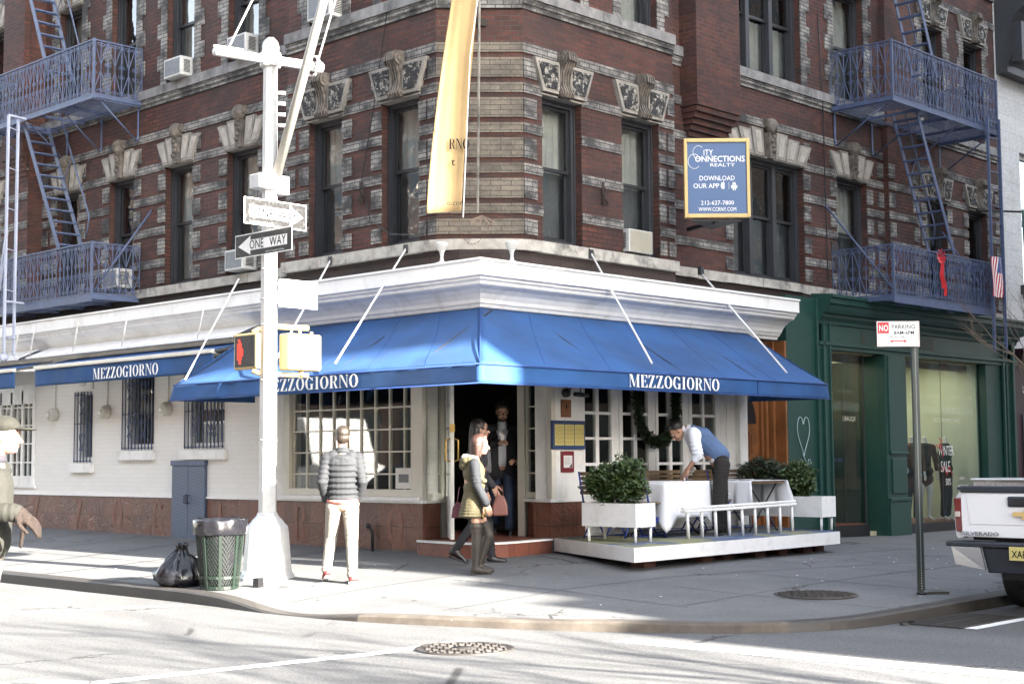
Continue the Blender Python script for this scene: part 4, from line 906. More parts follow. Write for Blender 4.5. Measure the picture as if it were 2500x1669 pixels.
def hood(y0,y1,label,rods):
    t=thing('awning_hood',(0,(y0+y1)/2,3.2),label,'hood','white metal hoods over the awnings'); m=MB()
    m.add([(-.10,y0-.35,3.40),(-.10,y1-.55,3.40),(-.47,y1,3.185),(-.47,y0,3.185),(-.10,y0-.35,3.388),(-.10,y1-.55,3.388),(-.47,y1,3.172),(-.47,y0,3.172)],[(0,1,2,3),(7,6,5,4),(0,3,7,4),(1,0,4,5),(2,1,5,6),(3,2,6,7)]); m.box(-.48,-.455,y0,y1,3.155,3.19)
    m.build('sheet',MT['whiteworn'],t); m=MB()
    for y in rods: m.tube([(-.51,y-.25,3.66),(-.46,y,3.18)],.010,6)
    m.each('rod',MT['white'],t)
hood(4.6,10.65,'long white metal hood above the lettered narrow awning',[5.5,7.6,9.1,10.55]); hood(10.95,14,'short white metal hood at the left edge above the small blue awning',[11.1,12.6])
# ------------------------------------------------------------ fire escapes
def xf(F): return lambda u,w,v:Vector(F(u,w,v))
def panel(m,pt,u0,u1,z0,z1,ph=0):
    """ornate railing panel; pt(u,z)->Vector"""
    L=u1-u0; n=max(2,round(L/.125)); s=L/n; H=z1-z0
    q=lambda u,z:pt(u0+u,z0+z)
    m.bar(q(0,0),q(L,0),.022,.022); m.bar(q(0,H),q(L,H),.03,.022); 
    for i in range(n+1): m.bar(q(i*s,0),q(i*s,H),.013,.013)
    du=(pt(u0+1,z0)-pt(u0,z0)).normalized(); uz=Vector((0,0,1)); r=.034
    def sc(u,z,sg,up): 
        P_=[]; c=q(u,z)
        for k in range(9):
            a=-PI/2*up+ (2*PI*1.15)*k/8*up; rr=r*(1-.6*k/8); P_.append(c+du*(sg*(rr*math.cos(a)))+uz*(rr*math.sin(a)))
        for a_,b_ in zip(P_,P_[1:]): m.bar(a_,b_,.009,.009)
    for i in range(n):
        a=i*s; b=(i+1)*s
        if (i+ph)%2==0:
            m.bar(q(a,H),q(b,H*.5+.05),.010,.012); m.bar(q(b,H*.5-.05) ,q(a,0.03),.010,.012)
        else:
            m.bar(q(b,H),q(a,H*.5+.05),.010,.012); m.bar(q(a,H*.5-.05),q(b,.03),.010,.012)
    for i in range(n+1):
        for sg in(-1,1):
            if (i==0 and sg<0) or (i==n and sg>0): continue
            c=i*s+sg*(r+.004)
            sc(c,H-.06,-sg,1); sc(c,.06,-sg,-1)
            if (i+ph)%2==0: sc(c,H*.5+.055,-sg,-1); sc(c,H*.5-.10,-sg,1)
def balcony(F,u0,u1,wo,wi,z,par_,H=.86,beam=False,hatch=None):
    X=xf(F)
    m=MB(); panel(m,lambda u,v:X(u,wo,v),u0,u1,z+.04,z+H); m.build('front_railing',MT['fe'],par_)
    for uu in (u0,u1):
        m=MB(); panel(m,lambda u,v:X(uu,wi+(wo-wi)*0+u,v),0.0,wo-wi,z+.04,z+H,1) if 0 else panel(m,lambda u,v:X(uu,u,v),wi,wo,z+.04,z+H,1); m.build('side_railing',MT['fe'],par_)
    m=MB(); 
    for uu in (u0,u1): m.bar(X(uu,wo,z-.05),X(uu,wo,z+H+.02),.035,.035)
    w=wi+.04
    while w<wo:
        if hatch and hatch[2]<w<hatch[3]: m.bar(X(u0,w,z),X(hatch[0],w,z),.03,.01); m.bar(X(hatch[1],w,z),X(u1,w,z),.03,.01)
        else: m.bar(X(u0,w,z),X(u1,w,z),.03,.01)
        w+=.065
    u=u0
    while u<=u1+.01: m.bar(X(u,wi,z-.03),X(u,wo,z-.03),.012,.05); u+=(u1-u0)/4
    h=.10 if beam else .05
    m.box(u0-.03,u1+.03,wo-.0,wo+.02,z-h,z+.02,F); m.box(u0-.03,u0,wi,wo,z-h*.6,z+.02,F); m.box(u1,u1+.03,wi,wo,z-h*.6,z+.02,F)
    m.build('platform',MT['fe'],par_)
    m=MB()
    if not beam:
        for k in range(4):
            u=u0+.05+(u1-u0-.1)*k/3; m.tube([X(u,wo-.15,z-.05),X(u,wi+.06,z-.62)],.016,6); m.tube([X(u,wi+.06,z-.62),X(u,wi+.03,z-.58),X(u,wi+.03,z-.05)],.018,6)
        m.each('bracket',MT['fe'],par_)
def ladder(F,A,B,A2,B2,par_,n=10,rail=True):
    X=xf(F); a,b,c,d=[X(*p) for p in (A,B,A2,B2)]; m=MB(); m.bar(a,b,.016,.085); m.bar(c,d,.016,.085)
    for i in range(n):
        t=(i+.6)/n; p=a.lerp(b,t);q=c.lerp(d,t); k=(b-a); k.z=0; k.normalize(); k*=.045
        for s_ in(-1,0,1): m.bar(p+k*s_,q+k*s_,.012,.022)
        m.bar(p-k,p+k,.02,.02); m.bar(q-k,q+k,.02,.02)
    m.build('ladder',MT['fe'],par_)
    if rail:
        m=MB(); of=Vector((0,0,.42)); k=(b-a); k.z=0; k.normalize(); of=of+k*(.28)
        m.tube([c+of*.2,c+of,c.lerp(d,.93)+of,c.lerp(d,.98)+of*.4],.014,6); m.bar(c.lerp(d,.45),c.lerp(d,.45)+of,.012,.012); m.build('handrail',MT['fe'],par_)
FEL=thing('fire_escape',(-.1,9.9,4),'blue grey iron fire escape on the left wall above the barred windows','fire escape','ornate iron fire escapes')
balcony(FL,8.3,11.7,.60,-.28,4.06,FEL,beam=True); balcony(FL,8.3,11.9,.62,-.28,7.33,FEL,H=.93,hatch=(9.8,11,-.1,.5))
ladder(FL,(10.83,.5,7.3),(9.55,.5,4.95),(10.83,.05,7.3),(9.55,.05,4.95),FEL,11)
ladder(FL,(11.1,.5,10.4),(10.0,.5,8.0),(11.1,.05,10.4),(10.0,.05,8.0),FEL,10)
m=MB(); 
for y,w in ((10.42,1.0),(10.62,.72)): m.bar((-w,y,7.3),(-w,y,3.2),.06,.03)
m.bar((-1.0,10.42,7.3),(-.6,10.5,7.3),.04,.03); m.bar((-1.0,10.42,4.1),(-.6,10.5,4.1),.04,.03); m.bar((-1.02,10.35,5.3),(-.95,10.75,4.3),.05,.02)
for z in (7.1,6.4,5.7,5.0,4.3,3.7): m.bar((-1.0,10.42,z),(-.72,10.62,z),.015,.015)
m.bar((-1.0,10.42,3.5),(-.72,10.62,3.5),.05,.03); m.sphere((-.98,10.45,3.15),.08,8,6); m.build('drop_ladder',MT['fesunlit'] if 'fesunlit' in MT else MT['fe'],FEL)  # paler copy of the ironwork: sunlight on the ladder put into its colour
m=MB(); m.tube([(.29,7.96,5.51),(-.58,8.3,4.1)],.016,6); m.tube([(.25,11.9,5.51),(-.58,11.6,4.1)],.016,6); m.each('tie_rod',MT['fe'],FEL)
FER=thing('fire_escape',(10.5,-.2,4),'blue grey iron fire escape on the right wall above the green shopfront','fire escape','ornate iron fire escapes')
balcony(FR,8.68,12.25,.86,-.28,3.99,FER,beam=True); balcony(FR,8.76,12.55,.89,-.28,7.29,FER,H=.98,hatch=(9.5,10.6,-.1,.6))
ladder(FR,(9.75,.78,7.28),(10.95,.78,4.9),(9.75,.32,7.28),(10.95,.32,4.9),FER,11)
ladder(FR,(9.9,.55,10.5),(10.95,.55,8.1),(9.9,.1,10.5),(10.95,.1,8.1),FER,10)
m=MB()
for x in (11.92,12.38): m.bar((x,-1.0,7.5),(x,-1.0,3.25),.05,.03)
m.bar((12.02,-.95,7.5),(12.02,-.95,3.9),.04,.03); m.bar((12.45,-.95,7.5),(12.45,-.95,3.9),.04,.03)
for i in range(14): m.bar((11.92,-1.0,3.4+i*.31),(12.38,-1.0,3.4+i*.31),.014,.014)
m.build('drop_ladder',MT['fe'],FER)
m=MB(); m.tube([(8.5,.29,5.62),(8.68,-.85,4.1)],.016,6); m.tube([(12.6,.29,5.6),(12.25,-.85,4.1)],.016,6); m.each('tie_rod',MT['fe'],FER)
# red bow, flag
m=MB(); c=Vector((10.15,-.90,4.78)); 
for a in range(8):
    t=a*PI/4+.3; m.add([c,c+Vector((.16*math.cos(t),-.04,.13*math.sin(t))),c+Vector((.16*math.cos(t+.5),-.06,.13*math.sin(t+.5)))],[(0,1,2)])
for dx,L in ((.03,.5),(.12,.62)):
    for i in range(6): z0=c.z-.05-L*i/6; z1=c.z-.05-L*(i+1)/6; f=lambda z:c.x+dx*3*(c.z-z)*.6+.03*math.sin(z*18); m.add([(f(z0)-.03,-.93,z0),(f(z0)+.03,-.95,z0),(f(z1)+.03,-.95,z1),(f(z1)-.03,-.93,z1)],[(0,1,2,3)])
MT['redcloth']=mat('red_ribbon',(.45,.015,.02),.5,var=.1)
tag(solid(m.build('ribbon_bow',MT['redcloth']),.004),'red ribbon bow tied on the lower right balcony railing','bow')
fl=thing('flag',(12.3,-1.05,4.8),'small red, white and blue striped flag hung at the end of the lower right balcony','flag')
MT['flagblue']=mat('flag_blue',(.03,.045,.2),.7,var=.05); MT['flagwhite']=mat('flag_white',(.75,.74,.72),.7,var=.04)
for k in range(13):
    m=MB(); L=.72; w=.4/13
    for i in range(10):
        z0=4.93-L*i/10; z1=4.93-L*(i+1)/10; f=lambda z:11.83+k*w-(4.93-z)*.10*1; yy=lambda z,x:-1.06+.025*math.sin(x*16+z*4)
        if k>=6 and i<4: continue
        x0,x1=f(z0),f(z1); m.add([(x0,yy(z0,x0),z0),(x0+w,yy(z0,x0+w),z0),(x1+w,yy(z1,x1+w),z1),(x1,yy(z1,x1),z1)],[(0,1,2,3)])
    m.build('stripe',MT['redcloth'] if k%2==0 else MT['flagwhite'],fl)
m=MB(); st_=MB(); L=.72
for i in range(4):
    z0=4.93-L*i/10; z1=4.93-L*(i+1)/10
    for k in range(6,13):
        f=lambda z:11.83+k*.4/13-(4.93-z)*.1; w=.4/13; yy=lambda z,x:-1.06+.025*math.sin(x*16+z*4); x0,x1=f(z0),f(z1); m.add([(x0,yy(z0,x0),z0),(x0+w,yy(z0,x0+w),z0),(x1+w,yy(z1,x1+w),z1),(x1,yy(z1,x1),z1)],[(0,1,2,3)])
        for zz in (.25,.75): z=z0+(z1-z0)*zz; x=f(z)+w*.5; st_.obox((x,yy(z,x)-.004,z),.008,.002,.008)
m.build('canton',MT['flagblue'],fl); st_.build('stars',MT['flagwhite'],fl)
# ------------------------------------------------------------ hanging banner, flagpole rope
MT['banner']=mat('ochre_banner_cloth',(.40,.285,.145),.95,var=.10,bs=.5,bsc=5,spec=.05)
bn=thing('hanging_banner',(-1.0,-1.0,4.3),'tall ochre cloth banner with dark lettering hanging from the corner of the building','banner')
e1=Vector((.72,-.69,0)); n1=Vector((-.69,-.72,0)); 
def bw(z): t=(z-4.13)/2.9; return t
m=MB(); nu,nv=16,40; vs=[]
for j in range(nv+1):
    z=4.10+3.6*j/nv; t=j/nv
    cx=-.43+.42*t**1.3; wd=.40*(1-.45*t**1.5)+.02
    for i in range(nu+1):
        u=i/nu; d=(cx+(u-.5)*wd); fold=.018*math.sin(u*PI*3+t*1.5)*(.4+.6*t)+.05*abs(u-.3)
        vs.append(Vector((-.55,-.55,z*1.045+.03+(.03*u if j==0 else 0)))+e1*d+n1*(-.0-fold+.12*t))
m.add(vs,[(j*(nu+1)+i,j*(nu+1)+i+1,(j+1)*(nu+1)+i+1,(j+1)*(nu+1)+i) for j in range(nv) for i in range(nu)],True)
bo=solid(m.build('cloth',MT['banner'],bn),.004)
o0=Vector((-.55,-.55,.15))+e1*(-.23)+n1*.07
m=MB(); serif(m,'RNO',o0+e1*(-.135)+Vector((0,0,4.93)),e1,(0,0,1),.125,width=.245); serif(m,'NC',o0+e1*(-.345)+Vector((0,0,5.10)),e1,(0,0,1),.115,width=.09); m.build('lettering',MT['text_dark'],bn)
sans('t',o0+e1*(-.11)+Vector((0,0,4.73)),e1,(0,0,1),.13,'text_dark',bn); sans('o.com',o0+e1*(-.17)+Vector((0,0,4.25)),e1,(0,0,1),.09,'text_dark',bn)
m=MB(); m.tube([Vector((-.55,-.55,4.25))+e1*(-.20)+n1*.085,Vector((-.55,-.55,6.2))+e1*(-.11)+n1*.1,Vector((-.55,-.55,7.9))+e1*.12+n1*.16],.008,5); m.build('edge_cord',MT['flagwhite'],bn)
fp=thing('flagpole',(.25,.2,4.5),'slender grey flagpole and halyard fixed to the corner of the building','flagpole')
m=MB(); m.tube([(-.02,.02,4.45),(-.30,-.34,8.6),(-1.5,-1.6,11.5)],.016,6); m.build('pole',MT['sill'],fp)
m=MB(); 
for i in range(7): a=i*.9; m.tube([Vector((.05,.02,4.42))+Vector((.13*math.cos(a),-.13*math.cos(a),.05*math.sin(a)))*.9*(k/4)+Vector((0,0,-.02*k)) for k in range(5)],.012,5)
m.build('rope_coil',MT['rope'] if 'rope' in MT else MT['sill'],fp)
MT['rust']=mat('rusty_chain',(.12,.05,.03),.8,var=.3)
m=MB(); pts=[Vector((-.35,.25,4.5)).lerp(Vector((.1,-.15,4.3)),t/14)+Vector((0,0,-.45*math.sin(PI*t/14)+.1)) for t in range(15)]
for a,b in zip(pts,pts[1:]): m.bar(a,a.lerp(b,.7),.014,.008)
tag(m.build('chain',MT['rust']),'rusty chain looping down below the banner at the corner','chain')
# ------------------------------------------------------------ projecting realty sign
sg=thing('projecting_sign',(4.0,-.75,5.2),'blue double sided box sign with gold frame sticking out from the right wall','sign')
x0,x1=3.82,3.90; y0,y1=-.33,-1.45; z0,z1=4.72,5.86
MT['signblue']=mat('slate_blue_sign_face',(.055,.11,.23),.45,var=.03)
m=MB(); m.box(x0+.015,x1-.015,y1+.02,y0-.02,z0+.02,z1-.02); m.build('sign_face',MT['signblue'],sg)
m=MB(); 
for a,b,p,q in ((y1,y1+.055,z0,z1),(y0-.055,y0,z0,z1),(y1+.055,y0-.055,z0,z0+.055),(y1+.055,y0-.055,z1-.055,z1)): m.box(x0-.01,x1+.01,a,b,p,q)
m.build('gold_frame',MT['gold'],sg,bevel=.006)

ux=(0,-1,0);uz=(0,0,1); xx=x0+.0145; yc=(y0+y1)/2
T=lambda s_,yo,z,h,**k: sans(s_,(xx,yo,z),ux,uz,h,'text_white',sg,**k)
T('ITY',y0-.33,5.614,.125,w=.16); T('ONNECTIONS',y0-.185,5.525,.12,w=.85,bold=.008); T('REALTY',y0-.44,5.455,.07,w=.42)
T('DOWNLOAD',yc,5.255,.098,align='CENTER',w=.60); T('OUR APP',y0-.15,5.145,.098,w=.44)
T('212-627-7800',yc,4.905,.085,align='CENTER',w=.56); T('WWW.CCRNY.COM',yc,4.815,.078,align='CENTER',w=.64)
m=MB()
def arc(cy,cz,r,t0,t1,w=.006):
    pts=[Vector((xx-.003,cy-r*math.cos(t0+(t1-t0)*i/24),cz+r*math.sin(t0+(t1-t0)*i/24))) for i in range(25)]
    for a,b in zip(pts,pts[1:]): m.bar(a,b,w*1.7,w)
arc(y0-.25,5.66,.095,.8,2*PI-.8); arc(y0-.175,5.53,.105,.9,2*PI-.7); m.build('ornamental_initials',MT['text_white'],sg)
# phone platform marks: apple shape with bite, robot head
m=MB(); c=Vector((xx-.002,yc-.10,5.18))
pts=[]
for i in range(28):
    a=2*PI*i/28; r=.042*(1+.10*math.cos(2*a)*-1)
    y=r*math.cos(a); z=r*1.08*math.sin(a)
    if math.cos(a)>.75: y=.024
    if abs(math.cos(a))<.15 and z>0: z-=.008
    pts.append(c+Vector((0,-y,z)))
m.add(pts,[tuple(range(28))]); m.add([c+Vector((-.001,-.002,.048)),c+Vector((-.001,-.014,.052)),c+Vector((-.001,-.018,.07)),c+Vector((-.001,-.006,.066))],[(0,1,2,3)])
c=Vector((xx-.002,yc-.29,5.17)); m.add([c+Vector((0,-.032*math.cos(PI*i/10),.022+.030*math.sin(PI*i/10))) for i in range(11)],[tuple(range(11))]); m.obox(c+Vector((0,0,-.010)),.001,.064,.05); 
for s_ in(-1,1): m.obox(c+Vector((0,s_*.044,-.006)),.001,.014,.042); m.obox(c+Vector((0,s_*.016,-.045)),.001,.014,.03); m.bar(c+Vector((0,s_*.014,.05)),c+Vector((0,s_*.024,.066)),.004,.004)
m.box(xx-.003,xx-.001,yc-.202,yc-.198,5.13,5.23); m.build('phone_marks',MT['text_white'],sg)

# the sign stands askew to the wall: turn it about its own mount
sg.scale=(1,.826,.99); sg.rotation_euler=(0,0,math.radians(44))
_off=Matrix.Rotation(math.radians(44),3,'Z')@Vector((-.18,-.14*.826,.09*.99)); sg.location=Vector((3.89,-.83,5.305))-_off
_c=Vector((3.92,-.79,0)); m=MB()
for z in (4.70,5.62): m.bar(_c+Vector((.03,.03,z)),(4.25,-.03,z),.04,.05)
m.prism([_c+Vector((-.25,.27,4.735)),_c+Vector((.30,-.24,4.735)),_c+Vector((.22,.26,4.66))],(0,0,-.03))
_a=m.build('wall_arm',MT['black']); _a.parent=sg; _a.matrix_parent_inverse=(Matrix.Translation(sg.location)@sg.rotation_euler.to_matrix().to_4x4()@Matrix.Diagonal((*sg.scale,1))).inverted()
# ------------------------------------------------------------ air conditioners, lights on the walls
MT['acwhite']=mat('weathered_ac_casing',(.5,.5,.48),.5,var=.06,dirt=.5,dirtc=(.2,.18,.16),ds=9)
MT['acgrey']=mat('ac_coil',(.16,.17,.18),.6,var=.2,vs=20)
def ac(F,u0,u1,z0,z1,w0,w1,label,front='acgrey',beige=False):
    t=thing('air_conditioner',F((u0+u1)/2,w1,z0),label,'air conditioner','window air conditioners'); m=MB(); m.box(u0,u1,w0,w1,z0,z1,F); m.build('casing',MT['acwhite'],t,bevel=.01)
    m=MB(); 
    if beige:
        for i in range(22): z=z0+.02+(z1-z0-.04)*i/21; m.box(u0+.02,u1-.02,w1,w1+.006,z-.003,z+.003,F)
        c=F((u0+u1)/2+.08,w1+.004,(z0+z1)/2); 
    else: m.box(u0+.03,u1-.03,w1,w1+.004,z0+.03,z1-.03,F)
    m.build('grille',MT[front],t); m=MB()
    for s_ in(u0-.002,u1+.002):
        for i in range(10): z=z0+.06+(z1-z0-.12)*i/9; m.box(s_-.002,s_+.002,w0+.05+(w1-w0)*.3,w1-.06,z-.006,z+.006,F)
    m.build('side_louvres',MT['black'],t); return t
ac(FL,6.85,7.33,7.54,7.85,-.4,-.08,'white air conditioner in the third floor window nearest the left fire escape')
ac(FL,5.08,5.56,7.54,7.85,-.4,-.06,'white air conditioner in the third floor window behind the top of the street pole')
ac(FL,2.72,3.22,7.54,7.88,-.15,.22,'white air conditioner under the slanting mast at the top of the picture')
ac(FL,5.08,5.54,4.24,4.55,-.4,-.04,'air conditioner half hidden behind the lower one way sign')
ac(FL,8.54,9.0,4.26,4.58,-.4,.0,'white air conditioner seen through the left fire escape railing')
ac(FR,2.84,3.36,4.24,4.56,-.2,.08,'beige air conditioner in the second floor window left of the realty sign','acbeige' if 'acbeige' in MT else 'acwhite',True)
for p,l in (((-.06,1.05,3.87),'left of the two small floodlights on the ledge above the awning'),((.50,-.42,3.87),'right of the two small floodlights on the ledge above the awning')):
    if l[0]=='l': p=(-.30,.38,3.8)
    else: p=(.28,-.28,3.8)
    t=thing('floodlight',p,l,'floodlight','floodlights on the ledge'); x,y,z=p; m=MB(); m.lathe((x,y,z),[(.075,0),(.075,.03),(.03,.05),(.02,.10),(.03,.16),(.04,.18)],12); m.build('base',MT['steelgrey'] if 'steelgrey' in MT else MT['acwhite'],t)
    m=MB(); m.lathe((x,y,z+.17),[(.03,0),(.06,.03),(.085,.08),(.09,.10),(.07,.12),(.001,.125)],14); m.build('lamp',MT['acwhite'],t)
for i,(y,l) in enumerate(((10.45,'round bulkhead lamp left of the narrow barred window'),(8.74,'round bulkhead lamp between the narrow and the tall barred windows'),(6.94,'round bulkhead lamp right of the tall barred window'))):
    t=thing('wall_lamp',(0,y,2.2),l,'lamp','bulkhead lamps on the white wall'); m=MB(); m.tube([(0,y,2.2),(-.05,y,2.2),(-.13,y-.02,2.18),(-.15,y-.02,2.18)],[.11,.11,.10,.08],16); m.build('housing',MT['cream'],t)
    m=MB(); m.sphere((-.13,y-.02,2.18),.075,12,8,(.6,1,1)); m.build('lens',MT['shopglass'],t); m=MB(); m.tube([(-.015,y,2.28),(-.015,y,3.1)],.010,6); m.build('conduit',MT['cream'],t)
# menu box, notice, plaque, picture lamp on the pier
MT['menuyellow']=mat('menu_paper',(.55,.48,.17),.7,var=.04); MT['menured']=mat('dark_red_frame',(.16,.015,.02),.4,var=.05)
t=thing('menu_case',(1.58,0,1.5),'blue framed menu case with three yellow pages on the white pier','menu case'); m=MB(); m.box(1.27,1.90,0,.05,1.50,1.875,FR); m.build('case',MT['navy'],t,bevel=.004)
for i in range(3):
    m=MB(); m.box(1.30+i*.195,1.48+i*.195,.051,.054,1.55,1.825,FR); pg=m.build('page',MT['menuyellow'],t); m=MB()
    for k in range(13): w=.05+.02*((k*7+i*3)%3); m.box(1.39+i*.195-w,1.39+i*.195+w,.0545,.056,1.785-k*.0175,1.789-k*.0175,FR)
    m.build('text_lines',MT['wood'],pg)
t=thing('notice_frame',(1.57,0,1.2),'small dark red framed notice below the menu case','notice'); m=MB(); m.box(1.46,1.70,0,.025,1.2,1.475,FR); m.build('frame',MT['menured'],t)
m=MB(); m.box(1.495,1.665,.0255,.027,1.26,1.42,FR); pg=m.build('paper',MT['flagwhite'],t); m=MB(); [m.box(1.51,1.63-.01*(k%3),.0275,.0285,1.40-k*.014,1.402-k*.014,FR) for k in range(8)]; m.add([FR(1.60,.0285,1.265),FR(1.655,.0285,1.265),FR(1.65,.0285,1.32),FR(1.63,.0285,1.29)],[(0,1,2,3)]); m.build('print',MT['text_dark'],pg)
t=thing('plaque',(1.57,0,1.93),'small brown plaque under the picture lamp','plaque'); m=MB(); m.box(1.475,1.66,0,.02,1.92,2.15,FR); m.build('plate',MT['wood'],t); m=MB(); m.box(1.56,1.575,.02,.024,2.03,2.09,FR); m.build('figure',MT['text_dark'],t)
t=thing('picture_lamp',(1.6,0,2.2),'small black swan neck lamp above the menu case','lamp'); m=MB(); m.tube([FR(1.55,.0,2.24),FR(1.55,.06,2.24)],.06,10); m.build('mount',MT['black'],t); m=MB(); m.tube([FR(1.62,.03,2.26),FR(1.64,.06,2.34),FR(1.69,.1,2.36),FR(1.73,.12,2.30),FR(1.73,.13,2.24)],.009,6); m.build('arm',MT['black'],t); m=MB(); m.tube([FR(1.60,.14,2.22),FR(1.86,.14,2.21)],.03,8); m.build('shade',MT['black'],t)
def sticker(name,label,F,u0,u1,v0,v1,w,c1,c2,cat='sticker'):
    t=thing(name,F((u0+u1)/2,w,v0),label,cat); m=MB(); m.box(u0,u1,w,w+.003,v0,v1,F); m.build('backing',MT[c1],t); m=MB(); a=(u1-u0)*.2;b=(v1-v0)*.3; m.box(u0+a,u1-a,w+.003,w+.005,v0+b,v1-b,F); m.build('print',MT[c2],t)
FA=lambda A,B:(lambda u,w,v:tuple(Vector((*A,0))+(Vector((*B,0))-Vector((*A,0))).normalized()*u+Vector(((Vector(B)-Vector(A)).normalized().y,-(Vector(B)-Vector(A)).normalized().x,0))*w+Vector((0,0,v))))
sticker('sticker','orange square sticker in the narrow pane left of the entrance',FA((.03,1.06),(.44,1.2)),.14,.27,1.02,1.14,.0,'orange' if 'orange' in MT else 'gold','flagwhite')
sticker('sticker','white and red sticker in the narrow pane right of the entrance',FA((1.42,.56),(1.31,.05)),.2,.32,1.02,1.14,.0,'flagwhite','red')
sticker('paper_notice','white paper notice with grey lines in the lower right corner of the big window',FL,1.3,1.62,1.0,1.27,-.025,'flagwhite','acgrey','notice')
m=MB(); 
# ------------------------------------------------------------ corner street pole
PX,PY=-2.5,1.0
pl=thing('street_pole',(PX,PY,0),'tall pale octagonal street pole with flared base, cross arm and slanting mast at the kerb','street pole')
m=MB(); m.lathe((PX,PY,0),[(.33,-.02),(.33,.05),(.30,.07),(.285,.12),(.25,.55),(.24,.62),(.20,.66),(.17,.70),(.13,.74),(.115,.78)],8,smooth=False); m.build('base',MT['steelwhite'],pl,bevel=.01)
m=MB(); m.tube([(PX,PY,.76),(PX,PY,6.15)],[.108,.085],8,smooth=False); m.build('shaft',MT['steelwhite'],pl)
m=MB(); m.lathe((PX,PY,6.02),[(.12,0),(.125,.03),(.125,.17),(.10,.18),(.10,.27),(.085,.31),(.04,.36),(.001,.37)],12); m.build('cap',MT['steelwhite'],pl)
m=MB(); m.tube([(-3.29,PY,6.06),(-1.78,PY,6.16)],[.05,.065],10); m.tube([(-3.30,PY,6.12),(-2.9,PY,6.15)],.02,6); m.tube([(-1.80,PY,6.16),(-1.74,PY,6.16)],[.08,.07],10)
for i in range(12): a=i*1.7; m.tube([Vector((-1.86+.03*math.sin(k*1.3+a),PY+.13*math.cos(k*.9+a),6.16+.13*math.sin(k*.9+a))) for k in range(6)],.006,4)
m.build('cross_arm',MT['steelwhite'],pl)
m=MB(); m.tube([(-2.46,PY-.05,4.65),(-2.5,-.02,6.66),(-2.52,-2.2,10.7)],[.06,.052,.04],10); m.build('slanting_mast',MT['steelgalv'] if 'steelgalv' in MT else MT['sill2'] if 'sill2' in MT else MT['steelwhite'],pl)
m=MB(); m.tube([(-3.12,PY,6.1),(-2.52,-2.0,10.3)],.012,5); m.tube([(-1.80,PY,6.2),(-2.52,-2.1,10.4)],.012,5); m.tube([(-1.78,PY,6.25),(-2.5,-2.1,10.5)],.008,5); m.build('guy_wire',MT['steelwhite'],pl)
m=MB(); m.lathe((PX,PY,4.54),[(.12,0),(.14,.01),(.14,.18),(.12,.19)],10); m.box(PX-.22,PX-.05,PY-.1,PY+.1,4.55,4.72); m.box(PX+.02,PX+.2,PY-.12,PY+.06,4.5,4.72); m.build('mast_clamp',MT['steelwhite'],pl,bevel=.01)
for i in range(4): m=MB(); m.tube([(PX+.08,PY-.05,5.72-i*.13),(PX+.15,PY-.10,5.72-i*.13)],.022,8); m.build('bolt',MT['steelwhite'],pl)
m=MB(); [m.lathe((PX,PY,z),[(.112-.004*z,0),(.116-.004*z,.004),(.116-.004*z,.018),(.112-.004*z,.022)],8,smooth=False) for z in (1.6,2.3,2.95,3.25,3.6)]; m.build('steel_strap',MT['acgrey'],pl)
MT['signblack']=mat('black_sign_sheet',(.012,.012,.013),.35,var=.1,dirt=.3,dirtc=(.2,.2,.2),ds=20)
def oneway(F,u0,u1,z0,z1,w,right,label):
    t=thing('one_way_sign',F((u0+u1)/2,w,z0),label,'street sign'); m=MB(); m.box(u0,u1,w-.006,w,z0,z1,F); m.build('plate',MT['flagwhite'],t,bevel=.002)
    m=MB(); m.box(u0+.012,u1-.012,w,w+.0015,z0+.012,z1-.012,F); m.build('black_panel',MT['signblack'],t)
    L=u1-u0;H=z1-z0;c=(z0+z1)/2; f=lambda a:u0+a*L
    m=MB(); P_=[(.08,-.22),(.72,-.22),(.72,-.40),(.94,0),(.72,.40),(.72,.22),(.08,.22)]; pts=[(f(a),c+b*H) for a,b in P_]; m.add([F(a,w+.003,b) for a,b in pts],[tuple(range(7))]); m.build('arrow',MT['flagwhite'],t)
    ux=Vector(F(1,0,0))-Vector(F(0,0,0)); 
    if not right and F is FL: pass
    return t,ux
t,ux=oneway(FR,-2.97,-2.07,4.09,4.40,-.85,True,'upper one way sign with arrow pointing right, washed out by the sun')
F2_=lambda u,w,v:(u,.85+.0-w,v)
sans('ONE  WAY',(-2.82,.838,4.19),(1,0,0),(0,0,1),.15,'text_dark',t,w=.60,bold=.01); sans('DEPT OF TRANSPORTATION',(-2.9,.85-.004,4.115),(1,0,0),(0,0,1),.022,'flagwhite',t,sx=1.2)
t,ux=oneway(FL,.37,1.47,3.76,4.04,2.65,False,'lower black one way sign with white arrow pointing left')
sans('ONE   WAY',(-2.656,1.18,3.85),(0,-1,0),(0,0,1),.155,'text_dark',t,sx=.86); sans('DEPT OF TRANSPORTATION',(-2.654,.86,3.785),(0,-1,0),(0,0,1),.022,'flagwhite',t,sx=1.2)
t=thing('blank_sign',(-2.15,.9,3.2),'blank white back of a sign on the right side of the street pole','street sign'); m=MB(); m.box(-2.43,-1.86,.895,.905,3.17,3.50); m.build('plate',MT['flagwhite'],t,bevel=.02); m=MB(); m.box(-2.46,-2.40,.9,.96,3.2,3.24); m.box(-2.46,-2.40,.9,.96,3.42,3.46); m.build('bracket',MT['acgrey'],t)
MT['signal']=mat('yellow_signal_housing',(.46,.33,.14),.45,var=.06,dirt=.3,dirtc=(.3,.2,.1),ds=8)
MT['ledred']=emis('red_led',(1,.07,.04),.055); MT['leddark']=mat('unlit_led',(.09,.085,.08),.6,var=.1)
t=thing('pedestrian_signal',(-2.7,1.1,2.45),'pedestrian signal showing a red hand on the left side of the pole','pedestrian signal')
m=MB(); m.box(-2.76,-2.69,.88,1.33,2.43,2.85); m.build('housing',MT['signal'],t,bevel=.02)
